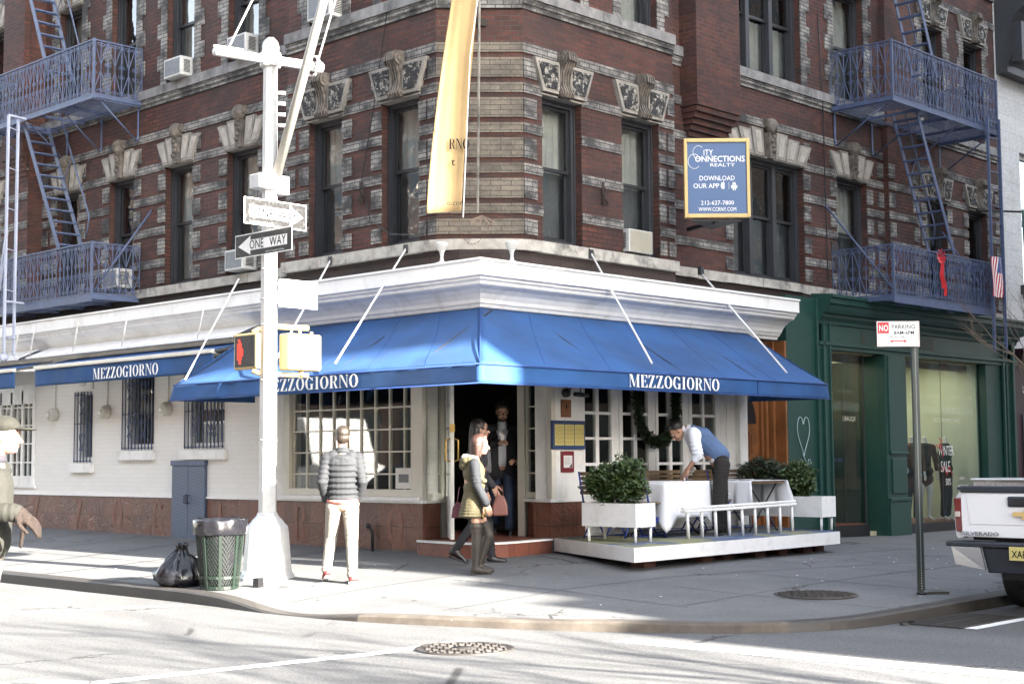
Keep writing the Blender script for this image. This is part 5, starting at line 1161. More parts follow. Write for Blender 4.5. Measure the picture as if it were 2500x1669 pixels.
m=MB(); m.box(-2.765,-2.755,.91,1.30,2.46,2.82); m.build('screen',MT['black'],t)
m=MB(); hm=MB()
def inhand(a,b): # a across 0..1 , b up 0..1
    if b<.12: return .3<a<.68
    if b<.5: return .16<a<.80 or (b>.3 and .80<=a<.98-(.5-b)*.4)
    if b<.62: return .1<a<.82 or (.84<a<.97)
    if b<.92: return any(abs(a-c)<.075 for c in (.18,.36,.54,.72)) and b<.80+.1*math.sin((a)*PI)
    return .28<a<.6
for i in range(11):
    for j in range(19):
        if inhand(i/10,j/18): y=1.275-.0155*i; z=2.50+.0155*j; m.box(-2.768,-2.764,y-.0055,y+.0055,z-.0050,z+.0050)
m.build('lit_hand',MT['ledred'],t)
for i in range(9):
    for j in range(18):
        if abs(i-4)<1.6 or (j<7 and abs(abs(i-4)-(7-j)*.5)<1.2) or (8<j<14 and abs(i-4)<3): y=1.07-.0155*i; z=2.50+.016*j; hm.box(-2.768,-2.764,y-.004,y+.004,z-.004,z+.004)
hm.build('unlit_figure',MT['leddark'],t)
m=MB(); m.tube([(-2.66,1.1,2.87),(-2.55,1.05,2.93),(-2.5,1.0,2.93)],.03,8); m.tube([(-2.66,1.1,2.42),(-2.56,1.05,2.38),(-2.5,1.0,2.38)],.03,8); m.build('mounting_arm',MT['signal'],t)
t=thing('pedestrian_signal',(-2.05,.9,2.45),'pedestrian signal seen from its plain back on the right side of the pole','pedestrian signal')
m=MB(); m.box(-2.36,-1.87,.80,1.0,2.43,2.86); m.build('housing',MT['signal'],t,bevel=.025)
m=MB(); m.box(-2.33,-1.90,.785,.80,2.46,2.83); m.build('back_panel',MT['signalsunlit'] if 'signalsunlit' in MT else MT['cream'],t,bevel=.006)  # yellow housing coloured pale here to stand for the sun on its back
m=MB(); m.tube([(-2.5,1.0,2.94),(-2.0,.9,2.94)],.035,8); m.tube([(-2.12,.9,2.84),(-2.12,.9,2.94)],.02,8); m.tube([(-1.95,.9,2.84),(-1.95,.9,2.90)],.02,8); m.tube([(-2.5,1.0,2.38),(-2.0,.9,2.38)],.03,8); m.tube([(-2.1,.9,2.44),(-2.1,.9,2.37)],.03,8); m.build('mounting_arm',MT['signal'],t)
# ------------------------------------------------------------ litter basket and bag
MT['canGreen']=mat('dark_green_steel',(.006,.015,.010),.5,var=.15,dirt=.5,dirtc=(.008,.008,.007),ds=12)
cx,cy=-3.37,.69; zc=gz(cx,cy)
cn=thing('litter_basket',(cx,cy,zc),'green steel mesh litter basket with a black bin liner beside the pole','litter basket')
m=MB(); R0,R1=.20,.27; HH=.72
for i in range(8):
    a=2*PI*i/8+.2; m.bar((cx+R0*math.cos(a),cy+R0*math.sin(a),zc),(cx+R1*math.cos(a),cy+R1*math.sin(a),zc+HH),.035,.012)
for r,z in ((R0,.02),(R0+.012,.13),(R1,HH)):
    for i in range(16): a=2*PI*i/16;b=2*PI*(i+1)/16; m.bar((cx+r*math.cos(a),cy+r*math.sin(a),zc+z),(cx+r*math.cos(b),cy+r*math.sin(b),zc+z),.012,.03)
m.build('frame',MT['canGreen'],cn); m=MB(); nn_=26
f=lambda a,t:(cx+(R0+(R1-R0)*t)*math.cos(a)*.985,cy+(R0+(R1-R0)*t)*math.sin(a)*.985,zc+HH*t)
for i in range(44):
    for j in range(nn_):
        a=2*PI*(i+(j%2)*.5)/44; t0=j/nn_;t1=(j+1)/nn_
        for s_ in(-.5,.5): m.bar(f(a,t0),f(a+2*PI*s_/44,t1),.0045,.0035)
m.build('mesh',MT['canGreen'],cn)
MT['bagblack']=mat('black_plastic',(.010,.010,.013),.22,var=.1,bs=.7,bsc=7,spec=.6)
def crumple(m,prof,c,n=56,seed=0,amp=.03):
    vs=[];k=len(prof)
    for j,(r,z) in enumerate(prof):
        for i in range(n):
            a=2*PI*i/n; v=Vector((math.cos(a)*2.2,math.sin(a)*2.2,z*5+seed)); d=amp*(abs(noise.noise(v*1.3))*2-.4+abs(noise.noise(v*3))*.8)+amp*.5*noise.noise(v*6)
            vs.append((c[0]+(r+d)*math.cos(a),c[1]+(r+d)*math.sin(a),c[2]+z+d*.5))
    m.add(vs,[(j*n+i,j*n+(i+1)%n,(j+1)*n+(i+1)%n,(j+1)*n+i) for j in range(k-1) for i in range(n)],True)
m=MB(); crumple(m,[(.17,.05),(.215,.3),(.24,.6),(.255,.73),(.275,.765),(.29,.74),(.29,.66),(.285,.60),(.275,.59)],(cx,cy,zc),seed=2,amp=.022); m.build('bin_liner',MT['bagblack'],cn)
0 and sticker('paper_label','white paper label stuck on the litter basket',lambda u,w,v:(cx+.27*math.cos(-1.3+u*3),cy+.27*math.sin(-1.3+u*3),v),-.05,.06,zc+.45,zc+.62,0,'flagwhite','flagwhite')
gx,gy=-3.42,1.35; zg=gz(gx,gy)
m=MB(); crumple(m,[(.001,.0),(.22,.0),(.27,.05),(.26,.12),(.21,.21),(.15,.28),(.07,.35),(.03,.40),(.055,.44),(.035,.46),(.001,.46)],(gx,gy,zg),seed=9,amp=.05); tag(m.build('rubbish_bag',MT['bagblack']),'knotted black plastic rubbish bag on the pavement beside the litter basket','rubbish bag')
# ------------------------------------------------------------ no parking post
nx,ny=.92,-5.43; nz=gz(nx,ny)
MT['post']=mat('dark_green_post',(.02,.032,.028),.5,var=.2,dirt=.4,ds=9)
np_=thing('parking_sign',(nx,ny,nz),'white and red no parking sign on a dark perforated steel post','street sign')
dd_=Vector((.70,-.71,0)); m=MB()
M3=Matrix.Rotation(math.atan2(dd_.y,dd_.x),3,'Z'); m.obox((nx,ny,nz+1.36),.058,.012,2.74,M3); m.obox(Vector((nx,ny,nz+1.36))+dd_*.03-Vector((-.71,-.70,0))*.02,.008,.045,2.74,M3); m.obox(Vector((nx,ny,nz+1.36))-dd_*.03-Vector((-.71,-.70,0))*.02,.008,.045,2.74,M3); m.build('post',MT['post'],np_)
m=MB(); dn=Vector((-.71,-.70,0))
for i in range(100): m.obox(Vector((nx,ny,nz+.06+i*.0262))+dn*.0062,.009,.001,.010,M3)
m.build('post_holes',MT['acwhite'],np_,) ; m=MB(); m.lathe((nx,ny,nz),[(.06,0),(.05,.025),(.03,.04)],10); m.obox((nx+.14,ny-.09,nz+.01),.24,.07,.03,M3); m.build('footing',MT['black'],np_)
sx0=-.42; c0=Vector((nx,ny,0))+dn*.03; zt_=2.76;zb_=2.50; Wd=.44
def sp_(u,z,e=0): return c0+dd_*(u-.40)+dn*(.012+e)+Vector((0,0,z))
m=MB(); m.prism([sp_(0,zb_),sp_(Wd,zb_),sp_(Wd,zt_),sp_(0,zt_)],-dn*.004); m.build('sign_plate',MT['flagwhite'],np_)
m=MB(); m.add([sp_(.012,zt_-.125,.001),sp_(.125,zt_-.125,.001),sp_(.125,zt_-.012,.001),sp_(.012,zt_-.012,.001)],[(0,1,2,3)])
for a,b,c,d in ((.008,Wd-.008,zb_+.008,zb_+.012),(.008,Wd-.008,zt_-.012,zt_-.008),(.008,.012,zb_+.008,zt_-.008),(Wd-.012,Wd-.008,zb_+.008,zt_-.008)): m.add([sp_(a,c,.0012),sp_(b,c,.0012),sp_(b,d,.0012),sp_(a,d,.0012)],[(0,1,2,3)])
m.add([sp_(a,zb_+.055+b,.001) for a,b in ((.13,0),(.16,.017),(.16,.006),(.28,.006),(.28,.017),(.31,0),(.28,-.017),(.28,-.006),(.16,-.006),(.16,-.017))],[tuple(range(10))]); m.build('red_print',MT['red'],np_)
up3=(0,0,1)
sans('NO',sp_(.020,zt_-.10,.002),dd_,up3,.09,'flagwhite',np_,bold=.012,w=.092); sans('PARKING',sp_(.15,zt_-.078,.002),dd_,up3,.065,'text_dark',np_,sx=.9,bold=.008); sans('8AM-6PM',sp_(.175,zt_-.135,.002),dd_,up3,.052,'text_dark',np_,bold=.01); sans('MON - FRI',sp_(.13,zb_+.085,.002),dd_,up3,.03,'text_dark',np_,sx=1.2)
# ------------------------------------------------------------ dining deck
dk=thing('dining_deck',(2.8,-1.1,.2),'worn white edged raised dining deck standing on brick stacks','dining deck')
DP=[(1.30,-.02),(.24,-2.22),(4.92,-2.04),(5.55,-.62),(5.55,-.02)]
m=MB(); m.prism([(x,y,.19) for x,y in DP],(0,0,.165)); m.build('frame',MT['whiteworn'],dk)
mm_,t,b=nm('painted_deck_boards'); b.inputs['Roughness'].default_value=.7; p=pos(t)
c=mixc(t,(.16,.17,.19),(.05,.08,.16),ramp(t,noi(t,p,1.6,3),[(.42,0.),(.5,1.)]).outputs[0]); c=mixc(t,c,(.24,.23,.10),ramp(t,noi(t,p,1.1,4,.5,(1.4,1,1)),[(.5,0.),(.56,.9)]).outputs[0]); c=mixc(t,c,(.3,.3,.3),ramp(t,noi(t,p,9,6),[(.55,0.),(.7,.6)]).outputs[0]); t.links.new(c,b.inputs['Base Color']); MT['deck']=mm_
m=MB(); m.prism([(x*.985+.04,y*.985-.01,.355) for x,y in DP],(0,0,.006)); m.build('deck_surface',MT['deck'],dk)
m=MB()
for x,y in ((.75,-1.95),(1.9,-1.95),(3.1,-1.9),(4.3,-1.85),(1.5,-1.1),(2.6,-1.2),(3.8,-1.2),(4.7,-.9),(4.75,-1.75),(2.4,-1.9),(3.7,-1.85),(1.2,-1.5)):
    m.box(x,x+.22,y,y+.2,gz(x,y)-.02,.188)
m.each('support_block',MT['brickblock'],dk)
def planter(x0,y0,lx,ly,label,bl):
    t=thing('planter_box',(x0+lx/2,y0+ly/2,.36),label,'planter','white planters at the ends of the deck'); m=MB(); th=.02
    m.box(x0,x0+lx,y0,y0+th,.545,.83); m.box(x0,x0+lx,y0+ly-th,y0+ly,.545,.83); m.box(x0,x0+th,y0+th,y0+ly-th,.545,.83); m.box(x0+lx-th,x0+lx,y0+th,y0+ly-th,.545,.83); m.box(x0+th,x0+lx-th,y0+th,y0+ly-th,.55,.56)
    m.build('box',MT['whiteworn'],t); m=MB(); m.box(x0+th,x0+lx-th,y0+th,y0+ly-th,.7,.79); m.build('soil',MT['castiron'],t)
    for a,b in ((x0+.04,y0+.04),(x0+lx-.04,y0+.05),(x0+.04,y0+ly-.08),(x0+lx-.04,y0+ly-.08)):
        m=MB(); m.tube([(a,b,.36),(a,b,.56)],.019,8); m.build('leg',MT['whiteworn'],t)
planter(.95,-1.67,.38,.86,'square ended white planter on thin legs at the left front corner of the deck',1)
planter(4.86,-1.80,.36,1.5,'long chipped white planter at the right end of the deck',2)
def leafmat(n,c1,c2):
    m,t,b=nm(n); b.inputs['Roughness'].default_value=.5; b.inputs['Subsurface Weight'].default_value=0
    c=mixc(t,c1,c2,ramp(t,noi(t,pos(t),9,3),[(.3,0.),(.7,1.)]).outputs[0]); t.links.new(c,b.inputs['Base Color']); return m
MT['leaf']=leafmat('boxwood_leaves',(.018,.04,.010),(.07,.11,.025)); MT['leafdark']=leafmat('dark_leaves',(.010,.022,.008),(.035,.055,.018)); MT['twig']=mat('twig_bark',(.10,.075,.055),.9,var=.3)
def leaves(m,c,rad,n,rng,size=.022,shell=.45,lump=.27,seed=0):
    for _ in range(n):
        while True:
            v=Vector((rng.uniform(-1,1),rng.uniform(-1,1),rng.uniform(-1,1)))
            if .05<v.length<1: break
        d=v.normalized(); k=1+lump*noise.noise(d*2.2+Vector((seed,0,0)))*2+lump*.7*noise.noise(d*6+Vector((0,seed,0)))
        r=(shell+(1-shell)*rng.random()**.6)*k; p=Vector(c)+Vector((d.x*rad[0],d.y*rad[1],d.z*rad[2]))*r
        a=Vector((rng.uniform(-1,1),rng.uniform(-1,1),rng.uniform(-1,1))).normalized(); b=a.orthogonal().normalized(); s=size*rng.uniform(.6,1.3)
        m.add([p-a*s,p+b*s*.55,p+a*s,p-b*s*.55],[(0,1,2,3)])
def bush(c,rad,n,label,mt='leaf',base=.79,seed=0,cat='shrub',grp=None,stems=5):
    rng=random.Random(seed+5); t=thing('shrub',(c[0],c[1],base),label,cat,grp); m=MB(); leaves(m,c,rad,n,rng,seed=seed)
    for k in range(26):
        a=rng.uniform(0,2*PI); e=rng.uniform(.15,1.4); d=Vector((math.cos(a)*math.cos(e)*rad[0],math.sin(a)*math.cos(e)*rad[1],math.sin(e)*rad[2])); L=rng.uniform(.95,1.18)
        for q in range(9): leaves(m,Vector(c)+d*(.8+(L-.8)*q/8),(.02,.02,.02),3,rng,.02,.1)
    leaves(m,(c[0],c[1],c[2]-rad[2]*.2),(rad[0]*.6,rad[1]*.6,rad[2]*.7),n//5,rng,.024,.1,seed=seed+3); m.build('foliage',MT[mt],t); m=MB()
    for i in range(stems):
        a=rng.uniform(0,2*PI); m.tube([(c[0]+.03*math.cos(a),c[1]+.03*math.sin(a),base-.03),(c[0]+.08*math.cos(a),c[1]+.08*math.sin(a),base+.12),(c[0]+rad[0]*.5*math.cos(a),c[1]+rad[1]*.5*math.sin(a),c[2])],[.012,.009,.004],5)
    m.build('stem',MT['twig'],t)
bush((1.12,-1.06,1.06),(.23,.25,.24),4600,'darker rounded boxwood on the left in the left planter',seed=1,grp=None)
bush((1.14,-1.40,1.09),(.23,.24,.29),5000,'taller boxwood on the right in the left planter',seed=2)
bush((5.03,-1.33,1.04),(.21,.27,.27),4600,'boxwood in the right planter in front of the green wall',seed=3)
bush((5.05,-.72,1.12),(.22,.42,.24),4200,'darker bushy shrub behind the right bench before the wooden door','leafdark',seed=4)
# low white rail
rl=thing('deck_railing',(3.2,-1.58,.36),'low white railing of nine posts along the front of the deck','railing'); m=MB()
A=Vector((1.96,-1.60,0));B=Vector((4.50,-1.60,0))
m.bar(A+Vector((0,0,.745)),B+Vector((0,0,.775)),.05,.03); m.bar(A+Vector((0,0,.705)),B+Vector((0,0,.735)),.07,.035); m.build('top_rail',MT['whiteworn'],rl,bevel=.008)
for i in range(9): x=2.07+.294*i; m=MB(); m.tube([(x+.02,-1.59,.36),(x-.01,-1.60,.72)],.022,8); m.build('post',MT['whiteworn'],rl)
# tables, cloths, benches, chairs
MT['cloth']=mat('white_tablecloth',(.78,.78,.80),.85,var=.02,bs=.15,bsc=8); MT['bluemetal']=mat('blue_chair_metal',(.025,.05,.26),.4,var=.1); MT['slat']=mat('chair_slats',(.20,.135,.07),.5,var=.3,vs=5)
def table(x0,x1,y0,y1,z,label):
    t=thing('bistro_table',((x0+x1)/2,(y0+y1)/2,.36),label,'table','bistro tables under white cloths'); m=MB(); m.box(x0+.01,x1-.01,y0+.01,y1-.01,z-.03,z-.006); m.build('tabletop',MT['slat'],t)
    for s_ in (y0+.1,y1-.1):
        m=MB(); m.tube([(x0+.08,s_,z-.03),(x1-.08,s_,.37)],.011,6); m.build('leg',MT['black'],t); m=MB(); m.tube([(x1-.08,s_,z-.03),(x0+.08,s_,.37)],.011,6); m.build('leg',MT['black'],t)
    m=MB(); m.tube([((x0+x1)/2,y0+.1,(z+.36)/2),((x0+x1)/2,y1-.1,(z+.36)/2)],.008,6); m.build('brace',MT['black'],t)
def tcloth(x0,x1,y0,y1,z,drop,label,sides='NSEW',seed=0,corner=.12):
    m=MB(); n=20; cx,cy=(x0+x1)/2,(y0+y1)/2; ring=[]
    for i in range(n): ring.append((x0+(x1-x0)*i/n,y0,0,-1))
    for i in range(n): ring.append((x1,y0+(y1-y0)*i/n,1,0))
    for i in range(n): ring.append((x1-(x1-x0)*i/n,y1,0,1))
    for i in range(n): ring.append((x0,y1-(y1-y0)*i/n,-1,0))
    K=10;N_=len(ring);vs=[]
    for j in range(K+1):
        t=j/K
        for i,(x,y,nx_,ny_) in enumerate(ring):
            q=(i%n)/n; cn_=max(0,1-min(q,1-q)*6); w=.022*math.sin(i*.9+seed)+.012*math.sin(i*2.1+seed)
            dx=(x-cx);dy=(y-cy);l=math.hypot(dx,dy); 
            o=(w+.035)*t+cn_*.06*t; dd=drop*(1+corner*2*cn_)
            vs.append((x+(nx_*(1-cn_)+dx/l*cn_)*o,y+(ny_*(1-cn_)+dy/l*cn_)*o,z-dd*t+.0))
    fs=[(j*N_+i,j*N_+(i+1)%N_,(j+1)*N_+(i+1)%N_,(j+1)*N_+i) for j in range(K) for i in range(N_)]
    skip={'S':range(0,n),'E':range(n,2*n),'N':range(2*n,3*n),'W':range(3*n,4*n)}
    fs=[f for k,f in enumerate(fs) if any((k%N_) in skip[s_] for s_ in sides)]
    m.add(vs,fs,True); m.add([(x0,y0,z),(x1,y0,z),(x1,y1,z),(x0,y1,z)],[(0,1,2,3)])
    return tag(solid(m.build('tablecloth',MT['cloth']),.004),label,'tablecloth','white tablecloths on the deck tables')
table(2.08,2.98,-1.24,-.50,1.065,'folding table on the left, mostly hidden by the cloth the waiter is straightening')
tcloth(2.05,3.01,-1.27,-.47,1.072,.46,'white cloth with long hanging corners under the waiter\'s hand',corner=.2)
table(3.72,4.55,-1.42,-.70,1.055,'folding table on the right with its crossed legs showing')
tcloth(3.70,4.57,-1.44,-.68,1.062,.34,'white cloth on the right table, set with two plates','NEW',seed=3,corner=.05)
for x,y,l in ((3.85,-.98,'white plate nearer the wall on the right table'),(3.83,-1.25,'white plate nearer the railing on the right table')):
    m=MB(); m.lathe((x,y,1.064),[(.06,0),(.07,.003),(.12,.016),(.122,.019),(.07,.008),(.001,.006)],24); tag(m.build('plate',MT['cloth']),l,'plate','plates on the right table')
m=MB()
for i in range(3): m.box(2.25+i*.2,2.35+i*.2,-1.1,-1.08,1.074,1.078)
tag(m.build('cutlery',MT['acwhite']),'thin cutlery laid on the left tablecloth','cutlery')
def seatpiece(label,name,cat,wid,at,rz,grp,back=.82,slats=5,sl=.045):
    t=thing(name,(0,0,0),label,cat,grp)     # local: faces +x, width along y, z0 = floor
    h=wid/2; m=MB(); 
    for i in range(6): m.box(-.2+i*.075,-.145+i*.075,-h,h,.44,.455)
    m.build('seat',MT['slat'],t); m=MB()
    for i in range(slats): z=.56+i*(back-.56-.02)/(slats-1); x=-.23-.10*(z-.5); m.box(x-.008,x+.008,-h,h,z,z+sl)
    m.build('backrest',MT['slat'],t); m=MB()
    for s_ in(-1,1):
        y=s_*(h-.03); m.tube([(-.30,y,back+.03),(-.21,y,.45),(.0,y,.22),(.13,y,.12),(.20,y,.0)],.012,6)
        m.tube([(.22,y,.44),(.0,y,.24),(-.14,y,.12),(-.22,y,.0)],.012,6)
    for x in(-.2,.2): m.tube([(x*.95,-h+.03,.03),(x*.95,h-.03,.03)],.008,6)
    m.tube([(0,-h+.03,.23),(0,h-.03,.23)],.009,6)
    m.build('folding_frame',MT['bluemetal'],t); seto(t,(at[0],at[1],.361),rz); return t
seatpiece('slatted bench against the wall behind the waiter','bench','bench',1.15,(3.35,-.32),-PI/2,'slatted folding benches')
seatpiece('slatted bench at the right behind the plates, near the wooden door','bench','bench',1.25,(4.75,-.45),-PI/2-.12,'slatted folding benches')
seatpiece('folding chair at the left end of the deck beside the pier','chair','chair',.42,(1.62,-.62),0,'folding bistro chairs')
seatpiece('folding chair between the two tables, just right of the waiter','chair','chair',.42,(3.38,-.98),0,'folding bistro chairs')
seatpiece('folding chair tucked behind the left planter at the table','chair','chair',.42,(1.95,-1.02),.1,'folding bistro chairs')
# garland on the french doors
g=thing('door_garland',(3.3,-.05,1.6),'drooping evergreen garland hung across the white glazed doors','garland'); m=MB(); rng=random.Random(4)
pts=[(2.95,2.5),(2.97,2.2),(3.03,1.9),(3.16,1.7),(3.38,1.6),(3.6,1.62),(3.78,1.75),(3.86,1.95),(3.88,2.2),(3.88,2.5)]
for a,b in zip(pts,pts[1:]):
    for k in range(5):
        t_=k/5; u=a[0]+(b[0]-a[0])*t_; v=a[1]+(b[1]-a[1])*t_; leaves(m,FR(u,.06,v),(.105,.05,.10),95,rng,.026,.1)
m.build('foliage',MT['leafdark'],g); m=MB(); m.tube([FR(u,.04,v) for u,v in pts],.012,5); m.build('stem',MT['twig'],g)
# ------------------------------------------------------------ shop display: mannequins, clothes rack, lettering
MT['manq']=mat('pale_mannequin',(.66,.66,.64),.35,var=.02); MT['clothblack']=mat('black_clothing',(.010,.010,.012),.8,var=.2); MT['clothbrown']=mat('brown_clothing',(.12,.07,.04),.8,var=.3,vs=10); MT['clothgreen']=mat('dark_green_sleeve',(.012,.04,.03),.5,var=.2)
# truck
tk=thing('pickup_truck',(3.2,-7.1,-.15),'white pickup truck parked at the right kerb, seen from its tail corner','truck')
MT['truckwhite']=mat('white_car_paint',(.76,.76,.77),.28,var=.0,coat=.6); MT['chrome']=mat('brushed_chrome',(.7,.7,.71),.22,metal=1,var=0); MT['plastic']=mat('dark_bumper_plastic',(.018,.022,.032),.5,var=.1)
MT['tail']=mat('red_tail_lamp',(.13,.006,.009),.12,var=.25,vs=12,coat=.8); MT['taillight_clear']=mat('clear_reverse_lamp',(.55,.45,.42),.15,var=.1,coat=.5); MT['diamond']=mat('diamond_plate_aluminium',(.6,.6,.6),.3,metal=.9,var=.2,vs=30,bs=.8,bsc=40)
X0=.48; YL=-6.04; YR=-8.02; G=-.15
def rbox(m,x0,x1,y0,y1,z0,z1): m.box(x0,x1,y0,y1,z0,z1)
# bed sides (kerb side and road side), slightly bulged profile swept along x
sidep=[(0,.58),(.03,.60),(.045,.75),(.04,.88),(.02,.98),(-.03,1.03),(-.10,1.05),(-.12,1.03),(-.12,.60)]
for s_,Y,name in ((1,YL-.03,'bed_side'),(-1,YR+.03,'bed_side')):
    m=MB(); m.sweep([(p[0]*s_,p[1]) for p in sidep],[lambda p:(X0+.02,Y+p[0]*.8,p[1]),lambda p:(X0+.12,Y+p[0],p[1]),lambda p:(2.45,Y+p[0],p[1])]); m.build(name,MT['truckwhite'],tk)
m=MB(); m.prism([(X0-.02,YL-.085,.60),(X0-.02,YR+.085,.60),(X0-.02,YR+.085,1.03),(X0-.02,YL-.085,1.03)],(.07,0,0)); m.prism([(X0-.025,YL-.18,.72),(X0-.025,YR+.18,.72),(X0-.025,YR+.14,1.0),(X0-.025,YL-.14,1.0)],(.005,0,0)); tg=m.build('tailgate',MT['truckwhite'],tk,bevel=.012)
m=MB(); m.box(X0-.035,X0+.08,YR+.08,YL-.08,1.02,1.085); m.box(X0+.02,2.45,YL-.15,YL-.02,1.045,1.075); m.build('rail_cap',MT['plastic'],tk,bevel=.012)
m=MB(); m.box(X0-.04,X0-.01,-7.14,-6.60,.89,.99); m.build('tailgate_handle',MT['plastic'],tg,bevel=.015); m=MB(); m.box(X0-.045,X0-.035,-7.09,-6.66,.91,.965); m.build('handle_recess',MT['black'],tg)
for y0,y1 in ((YL-.005,YL-.085),(YR+.085,YR+.005)):
    m=MB(); m.prism([(X0-.022,y0,.97),(X0-.022,y1,.97),(X0-.022,y1-.012 if y0>-7 else y1,.645),(X0-.022,y0-.02,.645)],(.10,0,0)); tl=m.build('tail_light',MT['tail'],tk,bevel=.01); m=MB(); m.box(X0-.03,X0-.02,min(y0,y1)+.012,max(y0,y1)-.02,.79,.84); m.build('reverse_lamp',MT['taillight_clear'],tl)
m=MB(); m.prism([(X0-.10,YL+.05,.555),(X0-.14,YL-.10,.555),(X0-.15,-6.9,.555),(X0-.15,-7.2,.555),(X0-.14,YR+.10,.555),(X0-.10,YR-.05,.555),(X0+.15,YR-.02,.555),(X0+.15,YL+.02,.555)],(0,0,-.045)); m.prism([(X0-.12,-6.37,.51),(X0-.13,-7.69,.51),(X0-.10,-7.66,.27),(X0-.10,-6.42,.27)],(.15,0,0)); m.build('bumper',MT['plastic'],tk,bevel=.01)
for s_ in(0,1):
    f=lambda y:y if not s_ else (YL+YR)-y
    m=MB(); vs=[(X0+.12,f(YL+.03),.51),(X0-.10,f(YL-.02),.51),(X0-.155,f(YL-.34),.51),(X0-.145,f(YL-.38),.30),(X0-.10,f(YL-.06),.34),(X0+.10,f(YL+.02),.38)]
    m.add(vs,[(0,1,4,5),(1,2,3,4)]); solid(m.build('bumper_end',MT['chrome'],tk),.02)
m=MB(); m.tube([(X0-.13,-6.155,.46),(X0-.121,-6.155,.46)],.035,14,smooth=False); 
m=MB(); m.tube([(X0-.128,-6.235,.455),(X0-.12,-6.235,.455)],.033,14,smooth=False); m.build('orange_sticker',MT['orange'],tk)
m=MB(); m.box(X0-.155,X0-.14,-7.14,-6.66,.40,.525); pt=m.build('licence_plate',MT['menuyellow'],tk); sans('XAR 41B',(X0-.157,-6.685,.425),(0,-1,0),(0,0,1),.095,'text_dark',pt,bold=.01,sx=.8)
sans('SILVERADO',(X0-.036,-6.135,.615),(0,-1,0),(0,0,1),.05,'acgrey',tk,name='tailgate_lettering',bold=.012,w=.37,ext=.003)
m=MB(); w=.27; cyy=-6.66-w/2; zz=.825; P8=[(0,.02),(.1,.02+.0),(.11,.05),(.19,.05),(.18,.02),(.27,.02),(.26,-.02),(.17,-.02),(.16,-.05),(.08,-.05),(.09,-.02),(-.01,-.02)]; m.prism([(X0-.036,-6.66-a,zz+b) for a,b in P8],(-.01,0,0)); m.build('gold_emblem',MT['gold'],tk)
def wheel(x,y,out):
    t_=MB(); prof=[(.20,-.12),(.30,-.125),(.365,-.11),(.385,-.08),(.385,.08),(.365,.11),(.30,.125),(.20,.12)]; n=36
    vs=[(x+r*math.sin(2*PI*i/n),y+z,G+.385+r*math.cos(2*PI*i/n)) for r,z in prof for i in range(n)]
    t_.add(vs,[(j*n+i,j*n+(i+1)%n,(j+1)*n+(i+1)%n,(j+1)*n+i) for j in range(len(prof)-1) for i in range(n)],True); 
    for g_ in (-.045,0,.045): pass
    w=t_.build('wheel',MT['rubber'],tk); r=MB(); r.tube([(x,y-.10,G+.385),(x,y+.10,G+.385)],.205,24,smooth=False); r.build('rim',MT['chrome'],w)
for x in (1.62,5.2):
    for y in (YL-.20,YR+.20): wheel(x,y,1)
m=MB(); m.box(.7,6.2,-7.75,-6.35,.28,.56); m.box(.62,6,YR+.12,YL-.12,.56,.60); m.box(.55,.65,-7.5,-6.5,.2,.4); m.build('chassis',MT['black'],tk)
m=MB(); m.sweep([(YL-.02,.55),(YL-.0,.9),(YL-.06,1.05),(YL-.28,1.62),(YL-.4,1.68),(YR+.4,1.68),(YR+.28,1.62),(YR+.06,1.05),(YR,.9),(YR+.02,.55)],[lambda p:(2.5,p[0],p[1]),lambda p:(4.2,p[0],p[1]),lambda p:(4.7,p[0]*.98-.14,min(p[1],1.1))],smooth=False); m.box(4.2,6.1,YR+.03,YL-.03,.5,1.0); m.build('cab',MT['truckwhite'],tk,bevel=.03)
m=MB(); m.box(2.49,2.495,YR+.35,YL-.35,1.15,1.6); m.box(2.7,4.1,YL-.12,YL-.10,1.1,1.5); m.build('cab_window',MT['farglass'],tk)
tb=thing('toolbox',(1.05,-7,1.0),'aluminium diamond plate toolbox lying across the truck bed','toolbox'); m=MB(); m.box(.80,1.30,YR+.06,YL-.05,.8,1.125); m.build('box',MT['diamond'],tb); m=MB(); m.box(.77,1.33,YR+.03,YL-.03,1.127,1.155); m.build('lid',MT['diamond'],tb,bevel=.01)
# ------------------------------------------------------------ right neighbour and what hangs on it
nb=thing('neighbour_building',(18,1,0),'pale stone neighbouring building with a dark cornice at the right edge','building')
MT['palestone']=brickmat('pale_painted_blocks',(.62,.62,.60),(.58,.58,.56),(.45,.45,.44),bw=.6,rh=.35,ms=.006,soot=.2,sootc=(.2,.2,.2),bstr=.2)
m=MB(); wallseg(m,FR,15.03,26,3.3,16,[(16.35,17.5,4.9,7.7),(18.6,19.8,4.9,7.7),(16.35,17.5,9.3,12)],-.45,.3); m.box(15.03,26,-12,-11.8,0,16,FR); m.build('wall',MT['palestone'],nb)
m=MB(); 
for a,b,c,d in ((16.35,16.5,4.9,7.7),(17.35,17.5,4.9,7.7),(16.5,17.35,4.9,5.0),(16.5,17.35,6.2,6.3),(16.5,17.35,7.6,7.7)): m.box(a,b,-.65,-.55,c,d,FR)
wn=m.build('window',MT['flagwhite'],nb); m=MB(); m.box(16.5,17.35,-.62,-.61,5,7.6,FR); m.build('pane',MT['glassup'],wn)
m=MB(); m.box(16.2,17.7,-.6,-.3,4.72,4.9,FR); m.sweep([(.0,9.2),(.25,9.2),(.25,9.35),(.35,9.5),(.35,10.2),(.5,10.4),(.65,10.5),(.65,10.7),(.0,10.9)],[lambda p:(15.4,.45-p[0],p[1]),lambda p:(26,.45-p[0],p[1])]); m.box(15.45,15.8,-.45,.1,9.4,10.2,FR); m.build('dark_cornice',MT['frame'],nb)
m=MB(); m.box(15.03,26,-.6,-.1,0.0,3.3,FR); m.box(15.03,26,-.45,.1,3.3,3.5,FR); m.build('dark_shopfront',MT['maroon'],nb)
